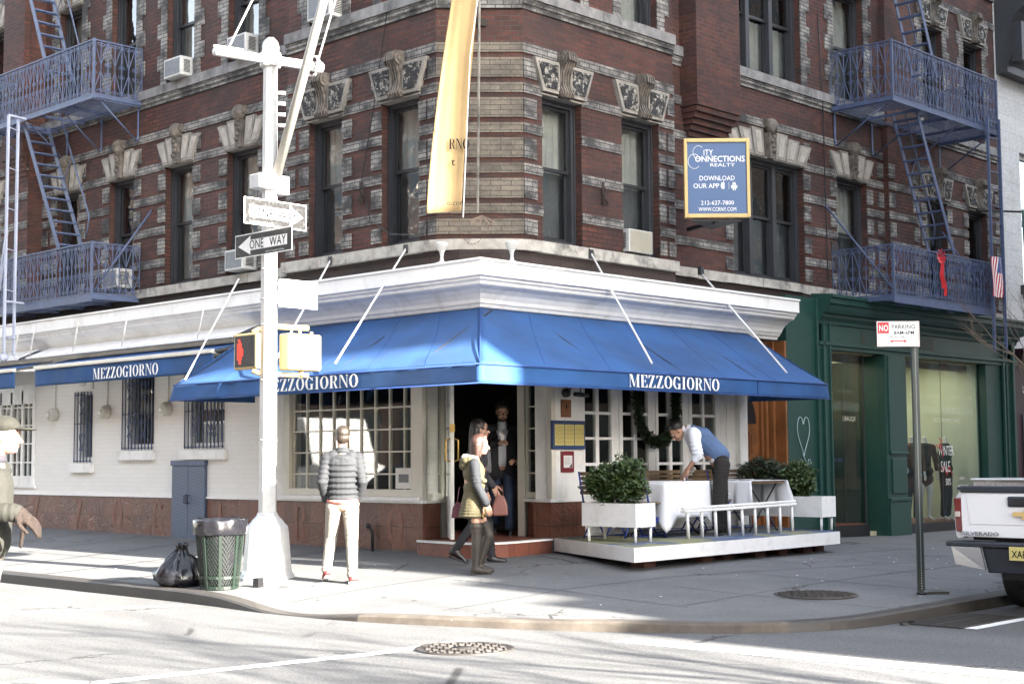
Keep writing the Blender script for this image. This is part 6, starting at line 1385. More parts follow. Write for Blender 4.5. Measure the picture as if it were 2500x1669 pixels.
m=MB(); m.box(15.3,17.5,-.1,-.08,.6,2.2,FR); m.build('shop_window',MT['farglass'],nb)
sans('UCI',(15.15,.0-.0,2.62),(1,0,0),(0,0,1),.2,'flagwhite',nb) 
bn2=thing('street_banner',(13.6,-1,5),'dark green cloth banner with pale vertical lettering at the right edge','banner'); MT['bannergreen']=mat('dark_green_cloth',(.012,.045,.04),.7,var=.2)
m=MB(); cloth(m,(12.65,-1.25,5.85),(14.3,-1.25,5.95),(14.3,-1.25,4.0),(12.75,-1.25,4.0),20,16,.05,1.4,3); solid(m.build('cloth',MT['bannergreen'],bn2),.004)
MT['palegreen']=mat('faded_letters',(.07,.13,.12),.7,var=.2)
for i,ch in enumerate('ARIARAVINA'[:7]):
    for j in range(3): sans('ARIRAVNVA'[(i+j*2)%9],(12.78+j*.3,-1.30,5.58-i*.25),(1,0,0),(0,0,1),.2,'palegreen',bn2)
m=MB(); m.tube([(12.45,-.5,5.9),(14.4,-1.25,5.98)],.02,6); m.build('pole',MT['black'],bn2)
# bare young street tree
tr=thing('bare_tree',(4.4,-5.35,0),'thin bare street tree with reddish twigs at the right edge','tree'); rng=random.Random(12); m=MB(); tm=MB()
def branch(m,p,d,L,r,dep):
    pts=[p];q=Vector(p);dd=Vector(d).normalized()
    for i in range(4): dd=(dd+Vector((rng.uniform(-.22,.22),rng.uniform(-.22,.22),rng.uniform(-.05,.2)))).normalized(); q=q+dd*L/4; pts.append(q.copy())
    m.tube(pts,[r*(1-.16*i) for i in range(5)],5)
    if dep:
        for k in range(3): a=pts[rng.randint(1,4)]; branch(m,a,(dd+Vector((rng.uniform(-1,1),rng.uniform(-1,1),rng.uniform(-.1,.6)))),L*.62,r*.5,dep-1)
tm.tube([(4.4,-5.45,.0),(4.4,-5.45,1.2),(4.42,-5.43,2.2)],[.05,.04,.035],7); tm.build('trunk',MT['twig'],tr)
for k in range(5): branch(m,Vector((4.41,-5.44,1.3+k*.22)),Vector((rng.uniform(-1,1),rng.uniform(-1,1),.7)),1.1,.018,3)
m.build('twigs',MT['twig'],tr)
# tree pit
m=MB(); m.add([(3.4,-5.0,gz(3.4,-5)+.003),(3.4,-5.95,gz(3.4,-5.9)+.003),(5.2,-5.95,gz(5,-5.9)+.003),(5.2,-5.0,gz(5,-5)+.003)],[(0,1,2,3)]); tag(m.build('tree_pit_soil',MT['castiron']),None,None,kind='structure')
# off-picture trees and lamp whose shadows streak the road
for i,(x,y,h) in enumerate(((-3.9,-19.5,8.5),(-6.3,-21,8.5),(-9.5,-20.5,9))):
    rng=random.Random(30+i); t=thing('bare_tree',(x,y,-.15),('slim bare tree across the side street nearest the corner','bare tree across the side street behind the first','bare tree further left across the side street')[i],'tree','bare trees across the side street')
    m=MB(); m.tube([(x,y,-.15),(x+.05,y,2.4),(x+.1,y,4.6)],[.13,.11,.09],8); m.build('trunk',MT['twig'],t); m=MB()
    for k in range(6): branch(m,Vector((x+.1,y,2.6+k*.42)),Vector((rng.uniform(-1,1),rng.uniform(-1,1),.9)),2.4,.05,3)
    m.build('crown',MT['twig'],t)
# ------------------------------------------------------------ people (bodies are one continuous remeshed surface, clothing are children)
def lin(a,b,t): return tuple(a[i]+(b[i]-a[i])*t for i in range(3))
def blob(name,prims,mt,parent,vox=.009,sm=3,smf=.5,uvn=0):
    m=MB()
    for p in prims:
        if p[0]=='c':
            a,b,r0,r1=Vector(p[1]),Vector(p[2]),p[3],p[4]; L=(b-a).length
            if L<1e-5: m.sphere(a,r0,14,10); continue
            m.sphere(a,r0,14,10); m.sphere(b,r1,14,10); m.tube([a,b],[r0*.995,r1*.995],14)
        elif p[0]=='e': m.sphere(p[1],1,20,14,p[2],p[3] if len(p)>3 else None)
    me=bpy.data.meshes.new('tmp'); me.from_pydata(m.v,[],m.f); o=bpy.data.objects.new('tmp',me); COL.objects.link(o)
    r=o.modifiers.new('r','REMESH'); r.mode='VOXEL'; r.voxel_size=vox
    if sm: s=o.modifiers.new('s','SMOOTH'); s.iterations=sm; s.factor=smf
    dg=bpy.context.evaluated_depsgraph_get(); dg.update(); me2=bpy.data.meshes.new_from_object(o.evaluated_get(dg)); bpy.data.objects.remove(o); bpy.data.meshes.remove(me)
    me2.name=name; me2.polygons.foreach_set('use_smooth',[True]*len(me2.polygons)); me2.materials.clear(); me2.materials.append(MT[mt])
    ob=bpy.data.objects.new(name,me2); COL.objects.link(ob); ob.parent=parent; return ob
def kid(o,p): o.parent=p; return o
def hand(w,d,up,curl,sd,s=1.0):
    """wrist, pointing dir, back-of-hand normal, curl 0..1, thumb side vector sign"""
    w=Vector(w);d=Vector(d).normalized();up=Vector(up).normalized(); side=d.cross(up).normalized()*sd; up=side.cross(d).normalized()*sd if False else up
    P_=[]; pc=w+d*.045*s
    for k in range(4):
        o=side*(.028-.019*k)*s; P_.append(('c',tuple(w+o*.55),tuple(w+d*.085*s+o),.014*s,.0115*s))
        L=(.072,.080,.074,.058)[k]*s; q=w+d*.088*s+o; dd=d.copy()
        for j in range(3):
            dd=(dd-up*math.tan(min(1.2,curl*(.55+.25*j)+.06*k*curl))).normalized() if curl>0 else dd
            e=q+dd*L*(.46,.30,.24)[j]; P_.append(('c',tuple(q),tuple(e),(.0100-.001*j)*s,(.0094-.001*j)*s)); q=e
    t0=w+d*.025*s+side*.026*s; t1=t0+(side*.8+d*.6-up*.25).normalized()*.04*s; t2=t1+(d*.9+side*.25-up*.4*curl).normalized()*.032*s; t3=t2+(d-up*.5*curl).normalized()*.024*s
    P_+=[('c',tuple(t0),tuple(t1),.014*s,.0115*s),('c',tuple(t1),tuple(t2),.011*s,.010*s),('c',tuple(t2),tuple(t3),.010*s,.0085*s)]
    return P_
def headp(c,fw,up,s=1.0):
    """prims of head: c centre, fw forward, up"""
    c=Vector(c);fw=Vector(fw).normalized();up=Vector(up).normalized();lf=up.cross(fw).normalized(); up=fw.cross(lf).normalized()
    R=Matrix((fw,lf,up)).transposed(); g=lambda x,y,z:tuple(c+fw*x*s+lf*y*s+up*z*s)
    P_=[('e',g(-.008,0,.035),(.098*s,.076*s,.092*s),R),('e',g(.025,0,-.03),(.070*s,.062*s,.085*s),R),('e',g(.058,0,-.085),(.032*s,.030*s,.026*s),R),
        ('c',g(.084,0,.012),g(.112,0,-.030),.009*s,.014*s),('e',g(.086,0,-.063),(.012*s,.024*s,.011*s),R),('e',g(.076,0,.038),(.018*s,.055*s,.014*s),R)]
    for s_ in(-1,1): P_+=[('e',g(-.005,s_*.078,-.002),(.022*s,.010*s,.033*s),R),('e',g(.062,s_*.038,-.035),(.026*s,.022*s,.03*s),R)]
    return P_,g,R
MT['skin']=mat('skin',(.40,.23,.165),.5,var=.05,vs=8); 
m_=MT['skin'].node_tree.nodes['Principled BSDF']; m_.inputs['Subsurface Weight'].default_value=.08; m_.inputs['Subsurface Radius'].default_value=(.02,.008,.004)
MT['skinshade']=mat('olive_skin',(.36,.20,.13),.5,var=.06,vs=8)
def face(par_,g,R,s=1.0,hairm='hairdark',brows=True,lips=True):
    for s_ in(-1,1):
        m=MB(); m.sphere(g(.083,s_*.030,.012),.011*s,10,8); e=m.build('eye',MT['eyewhite'],par_); m=MB(); m.sphere(g(.090,s_*.031,.012),.0062*s,8,6); m.build('iris',MT['eyedark'],e)
        if brows: m=MB(); m.tube([g(.090,s_*.014,.036),g(.092,s_*.03,.041),g(.082,s_*.05,.034)],[.0035,.0045,.002],6); m.build('eyebrow',MT[hairm],par_)
    if lips: m=MB(); m.sphere(g(.0925,0,-.062),1,10,8,(.007*s,.022*s,.007*s),R); m.build('lips',MT['lips'],par_)
MT['eyewhite']=mat('eye_white',(.6,.58,.55),.3,var=0); MT['eyedark']=mat('eye_dark',(.02,.015,.01),.2,var=0); MT['lips']=mat('lips',(.35,.12,.10),.4,var=.05)
def hairmat(n,c,v=.35):
    m,t,b=nm(n); b.inputs['Roughness'].default_value=.45; p=objc(t); nz=noi(t,p,60,4,.7,(1,1,.18)); c_=mixc(t,tuple(x*(1-v) for x in c),tuple(min(1,x*(1+v*1.6)) for x in c),ramp(t,nz,[(.35,0.),(.65,1.)]).outputs[0]); t.links.new(c_,b.inputs['Base Color']); bump(t,b,nz,.8,.01); return m
MT['hairdark']=hairmat('black_hair',(.012,.010,.009)); MT['hairbrown']=hairmat('light_brown_hair',(.020,.014,.009)); MT['hairred']=hairmat('auburn_hair',(.040,.018,.013)); 
def clothm(n,c,bs=.35,sc=9,rough=.85,var=.15,fine=0):
    m,t,b=nm(n); b.inputs['Roughness'].default_value=rough; p=objc(t); c_=mixc(t,tuple(x*(1-var) for x in c),tuple(min(1,x*(1+var)) for x in c),ramp(t,noi(t,p,5,4),[(.3,0.),(.7,1.)]).outputs[0]); t.links.new(c_,b.inputs['Base Color'])
    w=noi(t,p,sc,4,.55,(1,1,.55)); bump(t,b,w,bs,.03); return m
MT['puffer']=clothm('slate_puffer_nylon',(.018,.020,.024),.25,14,.8); MT['khaki']=clothm('pale_khaki_cotton',(.27,.245,.21),.5,9); MT['salmon']=clothm('salmon_shirt',(.60,.20,.17)); MT['olive_parka']=clothm('olive_parka_cotton',(.070,.060,.030),.6,8); MT['sleevegrey']=clothm('grey_blue_sleeve',(.016,.018,.023),.6,12)
MT['leather']=clothm('brown_suede_boot',(.03,.024,.018),.6,10,.6); MT['blackcloth']=clothm('black_wool',(.010,.010,.013),.4,9); MT['shirtgrey']=clothm('pale_grey_shirt',(.42,.43,.47),.3,10); MT['denim']=clothm('dark_denim',(.02,.035,.07),.4,12); MT['vest']=clothm('slate_blue_knit_vest',(.075,.125,.24),.25,10); MT['shirtwhite']=clothm('white_shirt',(.72,.74,.80),.6,11)
MT['trouser']=clothm('black_trousers',(.013,.011,.010),.4,7); MT['shoeblack']=mat('black_shoe',(.012,.011,.011),.4,var=.2); MT['shoewhite']=mat('white_trainer',(.6,.6,.6),.5,var=.1); MT['shoered']=mat('red_black_trainer',(.22,.03,.03),.5,var=.3,vs=30); MT['charcoal']=clothm('charcoal_coat',(.028,.026,.034),.5,8); MT['scarf']=clothm('grey_wool_scarf',(.10,.10,.105),1.,40); MT['bagpink']=clothm('salmon_leather_bag',(.17,.065,.05),.2,6,.5); MT['bagplum']=clothm('plum_leather_bag',(.10,.02,.035),.2,6,.5); MT['net']=clothm('fishnet_skin',(.42,.26,.20),.1,8); MT['jacketgrey']=clothm('sage_grey_jacket',(.019,.019,.015),.5,9); MT['capolive']=clothm('dark_olive_cap',(.012,.012,.008),.5,9); MT['glove']=clothm('brown_wool_glove',(.016,.009,.006),.8,20); MT['fur']=clothm('pale_fur_trim',(.42,.38,.33),1.5,60)
def limb(P_,a,b,c,r,extra=None):   # shoulder-elbow-wrist style chain with taper
    P_+= [('c',a,b,r[0],r[1]),('c',b,c,r[1],r[2])]
def body(par_,J,skin='skin',hands=True,vox=.0075,s=1.0,w=1.0):
    P_,g,R=headp(J['head'],J['hf'],J['hu'],s)
    P_+=[('c',J['neck'],lin(J['head'],J['neck'],.35),.055*w,.052*w),('c',J['pelvis'],J['chest'],.125*w,.135*w),('c',J['chest'],J['neck'],.12*w,.07*w)]
    for S_ in 'LR':
        limb(P_,J['sh'+S_],J['el'+S_],J['wr'+S_],(.050*w,.040*w,.027*w)); P_.append(('c',J['chest'],J['sh'+S_],.085*w,.055*w))
        P_+= [('c',J['pelvis'],J['hip'+S_],.10*w,.095*w)]; limb(P_,J['hip'+S_],J['kn'+S_],J['an'+S_],(.088*w,.055*w,.040*w))
        t=J['toe'+S_]; a=J['an'+S_]; P_.append(('c',(a[0],a[1],a[2]-.03),t,.035,.028))
        if hands and ('h'+S_) in J: P_+=hand(J['wr'+S_],*J['h'+S_])
    return blob('body',P_,skin,par_,vox,2,.4),g,R
def shoe(par_,a,t,mt,sole='shoeblack',h=.05,heel=False,name='shoe'):
    a=Vector(a);t=Vector(t);d=(t-a);d.z=0;d.normalize(); z=min(a.z,t.z)
    P_=[('c',tuple(a-d*.03+Vector((0,0,-.025))),tuple(a+d*.03+Vector((0,0,-.035))),.042,.042),('c',tuple(a+d*.02+Vector((0,0,-.04))),tuple(t),.042,.032),('c',tuple(a+Vector((0,0,.02))),tuple(a+Vector((0,0,-.03))),.045,.045)]
    o=blob(name,P_,mt,par_,.008,2); m=MB(); 
    s_=d.cross(Vector((0,0,1))); L=[(a-d*.075),(t+d*.035)]; za=a.z-.085; zt=t.z-.04
    m.add([Vector((*(L[0]+s_*k*.034).xy,z_)) for z_ in (za,za+.028) for k in(-1,1)]+[Vector((*(L[1]+s_*k*.03).xy,z_)) for z_ in (zt,zt+.022) for k in(-1,1)],[(0,1,3,2),(4,6,7,5),(0,2,6,4),(1,5,7,3),(2,3,7,6),(0,4,5,1)]); m.build('sole',MT[sole],None,bevel=.008).parent=o
    return o
def sleeve(J,S_,r,t=1.0): return [('c',J['sh'+S_],J['el'+S_],r[0],r[1]),('c',J['el'+S_],lin(J['el'+S_],J['wr'+S_],t),r[1],r[2])]
def trousers(par_,J,mt,r=(.108,.072,.058),name='trousers',top=.07,drop=1.0,w=1.0):
    P_=[('e',(J['pelvis'][0],J['pelvis'][1],J['pelvis'][2]+.02),(.125*w,.165*w,.11))]
    for S_ in 'LR': a=lin(J['kn'+S_],J['an'+S_],drop); P_+=[('c',J['hip'+S_],J['kn'+S_],r[0],r[1]),('c',J['kn'+S_],a,r[1],r[2])]; 
    k=[]
    for S_ in 'LR':   # creases behind the knee and at the hem
        for q in (.35,.5,.65,.8,.92,.98): 
            c=lin(J['kn'+S_],J['an'+S_],q*drop); k.append(('e',(c[0]+.004*math.sin(q*40),c[1]+.004*math.cos(q*33),c[2]),(r[2]+.010,r[2]+.008,.016)))
        for q in (.12,.22,.34,.82,.93): c=lin(J['hip'+S_],J['kn'+S_],q); rr=r[0]+(r[1]-r[0])*q; k.append(('e',c,(rr+.005,rr+.004,.016)))
    return blob(name,P_+k,mt,par_,.009,3)
def root(name,loc,az,label): t=thing(name,(0,0,0),label,'person'); return t
def fin(t,loc,az,sc=1): t.scale=(sc,sc,sc); t.location=loc; t.rotation_euler=(0,0,math.radians(az))
# --- man in puffer jacket, seen from behind, hands in pockets
t=root('person',0,0,'man seen from behind in grey puffer jacket and pale trousers, hands in pockets')
J=dict(head=(.03,0,1.68),hf=(1,.1,-.05),hu=(0,0,1),neck=(-.01,0,1.51),chest=(-.01,0,1.30),pelvis=(0,0,.95),shL=(-.01,.178,1.45),shR=(-.01,-.178,1.45),elL=(-.08,.232,1.17),elR=(-.08,-.232,1.17),wrL=(.06,.19,.97),wrR=(.06,-.19,.97),
 hipL=(.0,.095,.90),hipR=(0,-.095,.90),knL=(.16,.13,.53),knR=(.00,-.11,.50),anL=(.13,.18,.15),anR=(-.08,-.12,.09),toeL=(.28,.21,.045),toeR=(.09,-.15,.035),hL=((.3,-.1,-1),(0,1,0),.4,1),hR=((.3,.1,-1),(0,-1,0),.4,-1))
b,g,R=body(t,J); face(b,g,R)
P_=[('c',(-.01,0,1.0),(-.01,0,1.38),.128,.13)]
for s_ in(-1,1): P_+=[('c',(-.01,s_*.045,1.0),(-.01,s_*.06,1.38),.124,.126)]
for i in range(8):
    z=.985+i*.066; k=i/7; rx=.155+.008*math.sin(k*PI)-.03*max(0,k-.8)*5; ry=.186+.024*k-.085*max(0,k-.84)*5
    P_.append(('e',(-.01,0,z),(rx,ry,.056)))
for s_,S_ in ((1,'L'),(-1,'R')):
    P_+=[('c',(-.01,s_*.10,1.46),(-.01,s_*.165,1.43),.085,.075),('c',J['sh'+S_],J['el'+S_],.070,.060),('c',J['el'+S_],J['wr'+S_],.060,.048)]
    for a,b_,n,r0,r1 in ((J['sh'+S_],J['el'+S_],5,.079,.069),(J['el'+S_],J['wr'+S_],3,.069,.055)):
        for i in range(n+1): c=lin(a,b_,i/n); P_.append(('e',c,(r0+(r1-r0)*i/n,r0+(r1-r0)*i/n,.040)))
P_+=[('e',(-.01,0,1.525),(.085,.09,.035)),('e',(-.008,0,1.555),(.078,.082,.026))]
jk=blob('puffer_jacket',P_,'puffer',t,.007,3,.5)
blob('shirt_hem',[('e',(-.015,0,.955),(.145,.185,.055))],'salmon',t,.009,2); trousers(t,J,'khaki',(.100,.074,.058),w=.98)
for S_ in 'LR': shoe(t,J['an'+S_],J['toe'+S_],'shoered','shoewhite',name='trainer')
P_=[('e',g(-.022,0,.058),(.102,.088,.094),R),('e',g(-.055,0,.005),(.060,.078,.08),R)]+[('e',g(.0+.03*math.cos(i*1.3),.05*math.sin(i*2.1),.112+.004*math.sin(i*5)),(.026,.026,.016)) for i in range(12)]
blob('hair',P_,'hairbrown',t,.008,1)
fin(t,(-2.34,-.16,gz(-2.34,-.16)-.008),50,.957)
# --- woman in olive parka
t=root('person',0,0,'woman with auburn hair walking in olive parka with grey sleeves and tall brown boots')
J=dict(head=(.07,0,1.545),hf=(1,0,-.08),hu=(.05,0,1),neck=(.0,0,1.38),chest=(-.01,0,1.20),pelvis=(-.01,0,.88),shL=(-.01,.165,1.32),shR=(-.01,-.165,1.32),elL=(-.02,.22,1.06),elR=(.02,-.225,1.07),wrL=(.08,.22,.86),wrR=(.13,-.22,.85),
 hipL=(.0,.08,.83),hipR=(0,-.08,.83),knL=(.17,.07,.46),knR=(.02,-.08,.46),anL=(.05,.08,.12),anR=(.0,-.09,.09),toeL=(.20,.07,.04),toeR=(.16,-.10,.035),hL=((.3,0,-1),(0,1,0),.35,1),hR=((.35,0,-1),(0,-1,0),.35,1))
b,g,R=body(t,J,w=.88,s=.95); face(b,g,R,.95)
P_=[('e',(-.01,0,1.22),(.135,.17,.16)),('e',(-.01,0,1.03),(.13,.165,.12)),('c',(-.01,.0,1.30),(-.01,.12,1.32),.10,.075),('c',(-.01,.0,1.30),(-.01,-.12,1.32),.10,.075)]
for i in range(9): z=.98-.035*i; P_.append(('e',(-.01-.002*i,0,z),(.128+.007*i,.165+.007*i,.035)))
P_+=[('e',(.0,0,1.06),(.132,.166,.03)),('c',(.10,-.10,1.12),(.12,-.05,1.12),.03,.03),('c',(.09,-.12,.90),(.13,-.03,.88),.03,.03)]
blob('parka',P_,'olive_parka',t,.009,9); blob('sleeve',sleeve(J,'L',(.066,.056,.05),.97)+[('e',lin(J['shL'],J['elL'],q),(.064,.064,.016)) for q in (.3,.5,.7,.85)],'sleevegrey',t,.009,2); blob('sleeve',sleeve(J,'R',(.068,.056,.05),.97)+[('e',lin(J['shR'],J['elR'],q),(.067,.067,.016)) for q in (.3,.5,.7,.85)],'sleevegrey',t,.009,2)
blob('hood',[('e',(-.10,0,1.36),(.085,.13,.07)),('e',(-.13,0,1.30),(.06,.10,.06)),('c',(-.06,.1,1.37),(.06,.09,1.30),.045,.03),('c',(-.06,-.1,1.37),(.06,-.09,1.30),.045,.03)],'olive_parka',t,.009,2)
blob('fur_trim',[('c',(-.12,.05,1.41),(.02,.10,1.39),.035,.03),('c',(-.12,-.05,1.41),(.02,-.10,1.39),.035,.03),('c',(-.13,-.05,1.40),(-.13,.05,1.40),.035,.035)],'fur',t,.009,1)
blob('skirt',[('e',(0,0,.70),(.125,.15,.06))],'blackcloth',t,.01,1)
P_=[]
for S_ in 'LR':
    k=J['kn'+S_];a=J['an'+S_];h=J['hip'+S_]; tp=lin(k,h,.30); P_=[('c',tp,k,.078,.062),('c',k,a,.066,.048)]+[('e',lin(k,a,q),(.064-.014*q,.064-.014*q,.013)) for q in (.1,.3,.5,.7,.85,.95)]+[('e',lin(tp,k,.0),(.085,.085,.016))]
    P_+=[('c',(a[0]-.02,a[1],a[2]-.03),J['toe'+S_],.046,.034),('c',a,(a[0],a[1],a[2]-.03),.05,.05)]; o=blob('boot',P_,'leather',t,.008,2); m=MB(); m.box(a[0]-.065,a[0]-.005,a[1]-.03,a[1]+.03,a[2]-.09,a[2]-.045); m.box(a[0]-.06,J['toe'+S_][0]+.03,a[1]-.034,a[1]+.03,a[2]-.092 if a[2]<.1 else a[2]-.1,a[2]-.075); s_=m.build('sole',MT['shoeblack']); s_.parent=o
P_=[('e',g(-.03,0,.045),(.098,.086,.095),R),('c',g(-.04,.055,.0),g(-.05,.05,-.17),.050,.030),('c',g(-.04,-.055,.0),g(-.03,-.055,-.17),.050,.030),('c',g(-.07,0,0),g(-.085,0,-.19),.065,.035),('c',g(.03,-.07,.03),g(.0,-.078,-.14),.022,.016),('c',g(.03,.07,.03),g(.0,.078,-.14),.022,.016),('c',g(.05,0,.105),g(-.02,0,.12),.03,.03)]
blob('hair',P_,'hairred',t,.008,2)
m=MB(); m.tube([(.03,-.10,1.30),(.10,-.09,1.05),(.12,-.12,.72)],.006,5); m.obox((.09,-.19,.72),.012,.012,.07); m.build('zip',MT['brass']).parent=t
fin(t,(-1.08,-.98,gz(-1.08,-.98)-.005),-42,.94)
bg_=thing('handbag',(-.52,-.1,.7),'plum leather handbag hanging behind the woman in the olive parka','handbag')
(lambda m:(m.prism([(-.16,-.045,-.14),(.16,-.045,-.14),(.13,-.045,.02),(.09,-.045,.08),(-.09,-.045,.08),(-.14,-.045,.01)],(0,.09,0)),m.box(-.10,.10,-.055,-.044,-.06,.0),kid(m.build('bag',MT['bagplum'],None,bevel=.03),bg_)))(MB()); m=MB(); m.tube([(-.08,0,.05),(-.04,.02,.3),(.05,.03,.3),(.08,0,.05)],.009,6); m.build('strap',MT['bagplum']).parent=bg_; fin(bg_,(-1.06,-.76,.82),-42,.8)
# --- woman with sunglasses behind
t=root('person',0,0,'dark haired woman in sunglasses, charcoal coat and grey scarf, half hidden behind the parka')
J=dict(head=(.05,0,1.60),hf=(1,0,-.03),hu=(0,0,1),neck=(.0,0,1.43),chest=(0,0,1.24),pelvis=(0,0,.92),shL=(0,.17,1.36),shR=(0,-.17,1.36),elL=(.06,.22,1.10),elR=(-.02,-.22,1.09),wrL=(.20,.18,.93),wrR=(.10,-.21,.88),
 hipL=(.0,.08,.87),hipR=(0,-.08,.87),knL=(.14,.08,.48),knR=(-.04,-.08,.48),anL=(.18,.08,.09),anR=(-.26,-.09,.18),toeL=(.33,.08,.035),toeR=(-.14,-.09,.05),hL=((.5,0,-1),(0,1,0),.6,1),hR=((.3,0,-1),(0,-1,0),.5,1))
b,g,R=body(t,J,'skin',w=.9,s=.95); face(b,g,R,.95,brows=False)
P_=[('e',(0,0,1.24),(.14,.18,.16)),('e',(0,0,1.05),(.125,.165,.13)),('c',(0,0,1.33),(0,.13,1.35),.10,.075),('c',(0,0,1.33),(0,-.13,1.35),.10,.075)]+[('e',(-.0,0,.98-.05*i),(.13+.008*i,.17+.008*i,.045)) for i in range(9)]+sleeve(J,'L',(.07,.058,.048),.97)+sleeve(J,'R',(.07,.058,.048),.97)
blob('coat',P_,'charcoal',t,.010,9); blob('scarf',[('e',(.02,0,1.42),(.11,.12,.05)),('e',(.03,0,1.38),(.11,.11,.05)),('c',(.12,.03,1.38),(.14,.04,1.12),.05,.045)],'scarf',t,.009,1); trousers(t,J,'blackcloth',(.09,.06,.045),w=.9)
for S_ in 'LR': shoe(t,J['an'+S_],J['toe'+S_],'shoeblack',name='boot')
blob('hair',[('e',g(-.03,0,.045),(.10,.088,.095),R),('c',g(-.05,.05,.0),g(-.07,.05,-.22),.055,.04),('c',g(-.05,-.05,.0),g(-.07,-.05,-.22),.055,.04),('c',g(-.08,0,0),g(-.1,0,-.24),.06,.045)],'hairdark',t,.009,2)
m=MB(); [m.sphere(g(.093,s_*.032,.014),1,12,8,(.010,.027,.022),R) for s_ in(-1,1)]; m.tube([g(.09,.055,.02),g(0,.083,.015)],.004,5); m.tube([g(.09,-.055,.02),g(0,-.083,.015)],.004,5); m.tube([g(.1,-.02,.02),g(.1,.02,.02)],.003,5); m.build('sunglasses',MT['shoeblack']).parent=t
fin(t,(-.44,-.36,gz(-.44,-.36)-.005),-44,1.0)
bg_=thing('tote_bag',(.2,0,.7),'salmon leather tote bag carried by the woman in sunglasses','bag')
(lambda m:(m.prism([(-.13,-.04,-.22),(.13,-.04,-.22),(.12,-.04,-.05),(.06,-.04,.12),(-.07,-.04,.12),(-.14,-.04,-.06)],(0,.08,0)),kid(m.build('bag',MT['bagpink'],None,bevel=.03),bg_)))(MB()); m=MB(); m.tube([(-.05,0,.12),(-.03,0,.27),(.03,0,.27),(.05,0,.12)],.008,6); m.build('strap',MT['bagpink']).parent=bg_; fin(bg_,(-.26,-.58,.86),-44,.72)
# --- man in the doorway
t=root('person',0,0,'bearded man with glasses in black blazer and jeans stepping out of the doorway')
J=dict(head=(.07,0,1.66),hf=(1,.12,-.35),hu=(.3,0,1),neck=(.0,0,1.50),chest=(0,0,1.30),pelvis=(0,0,.96),shL=(0,.195,1.43),shR=(0,-.195,1.43),elL=(.0,.27,1.15),elR=(.04,-.26,1.17),wrL=(.20,.19,1.02),wrR=(.26,-.06,1.25),
 hipL=(.0,.09,.90),hipR=(0,-.09,.90),knL=(.16,.09,.50),knR=(-.05,-.10,.49),anL=(.12,.09,.10),anR=(-.20,-.10,.15),toeL=(.28,.10,.035),toeR=(-.05,-.11,.05),hL=((.6,-.35,-.15),(0,.5,.8),.5,-1),hR=((.5,.7,.1),(.3,-.5,.8),.75,1))
b,g,R=body(t,J,'skinshade'); face(b,g,R)
blob('shirt',[('c',(0.0,0,.98),(0.0,0,1.32),.132,.141),('c',(.015,0,1.40),(.02,0,1.50),.085,.066)],'shirtgrey',t,.009,2)
P_=[('c',(-.045,0,.84),(-.04,0,1.30),.138,.145)]
for s_,S_ in ((1,'L'),(-1,'R')): P_+=[('c',(.045,s_*.122,.83),(.055,s_*.126,1.30),.102,.106),('c',(.03,s_*.11,1.30),(.0,s_*.085,1.45),.085,.055),('c',(-.02,s_*.05,1.42),J['sh'+S_],.085,.078)]+sleeve(J,S_,(.078,.066,.055),.95)
blob('blazer',P_,'blackcloth',t,.009,2); trousers(t,J,'denim',(.10,.072,.058)); 
for S_ in 'LR': shoe(t,J['an'+S_],J['toe'+S_],'shoeblack')
blob('hair',[('e',g(-.028,0,.062),(.10,.088,.09),R)]+[('e',g(.045+.02*math.cos(i*1.7),-.05+.1*(i/7),.10),(.03,.022,.025)) for i in range(8)],'hairdark',t,.009,1)
blob('beard',[('e',g(.052,0,-.088),(.048,.056,.036),R),('e',g(.092,0,-.048),(.010,.028,.008),R)]+[('e',g(.02,s_*.060,-.05),(.03,.012,.045),R) for s_ in(-1,1)],'hairdark',t,.006,1)
m=MB()
for s_ in(-1,1): m.tube([g(.102+.0*a,s_*.033+.024*math.cos(a),.013+.019*math.sin(a)) for a in [2*PI*i/12 for i in range(13)]],.0028,5); m.tube([g(.10,s_*.057,.016),g(.0,s_*.083,.012)],.003,5)
m.tube([g(.104,-.01,.016),g(.104,.01,.016)],.003,5); m.build('glasses',MT['shoeblack']).parent=t
blob('tissue',[('e',(.33,-.0,1.32),(.03,.03,.05)),('e',(.33,-.03,1.36),(.025,.02,.03))],'flagwhite',t,.009,1)
fin(t,(1.50,1.10,.351),224)
# --- waiter bending over the table
t=root('person',0,0,'waiter in blue vest and white shirt bending over the left table')
J=dict(head=(.56,.0,1.365),hf=(.72,.05,-.70),hu=(.70,0,.72),neck=(.435,0,1.385),chest=(.25,0,1.27),pelvis=(.0,0,.97),shL=(.38,.17,1.34),shR=(.38,-.17,1.34),elL=(.33,.22,1.05),elR=(.26,-.20,1.04),wrL=(.46,.17,.86),wrR=(.43,-.15,.83),
 hipL=(-.01,.09,.92),hipR=(-.01,-.09,.92),knL=(.05,.11,.49),knR=(-.04,-.11,.49),anL=(.06,.12,.09),anR=(-.07,-.12,.09),toeL=(.22,.14,.035),toeR=(.09,-.14,.035),hL=((.6,-.1,-.8),(.5,.4,.6),.5,-1),hR=((.6,.05,-.75),(.6,-.3,.6),.4,1))
b,g,R=body(t,J,'skinshade',w=.97); face(b,g,R)
blob('shirt',[('c',(.30,0,1.30),(.40,0,1.37),.13,.09),('c',(.43,0,1.385),(.47,0,1.385),.062,.058),('c',(.02,0,1.02),(.05,0,1.04),.13,.13)]+[('c',J['chest'],J['sh'+S_],.10,.08) for S_ in 'LR']+sum([sleeve(J,S_,(.082,.070,.058),.25)+[('e',lin(J['sh'+S_],J['el'+S_],q),(.083,.083,.02)) for q in (.35,.55,.75,.92)] for S_ in 'LR'],[]),'shirtwhite',t,.009,1)
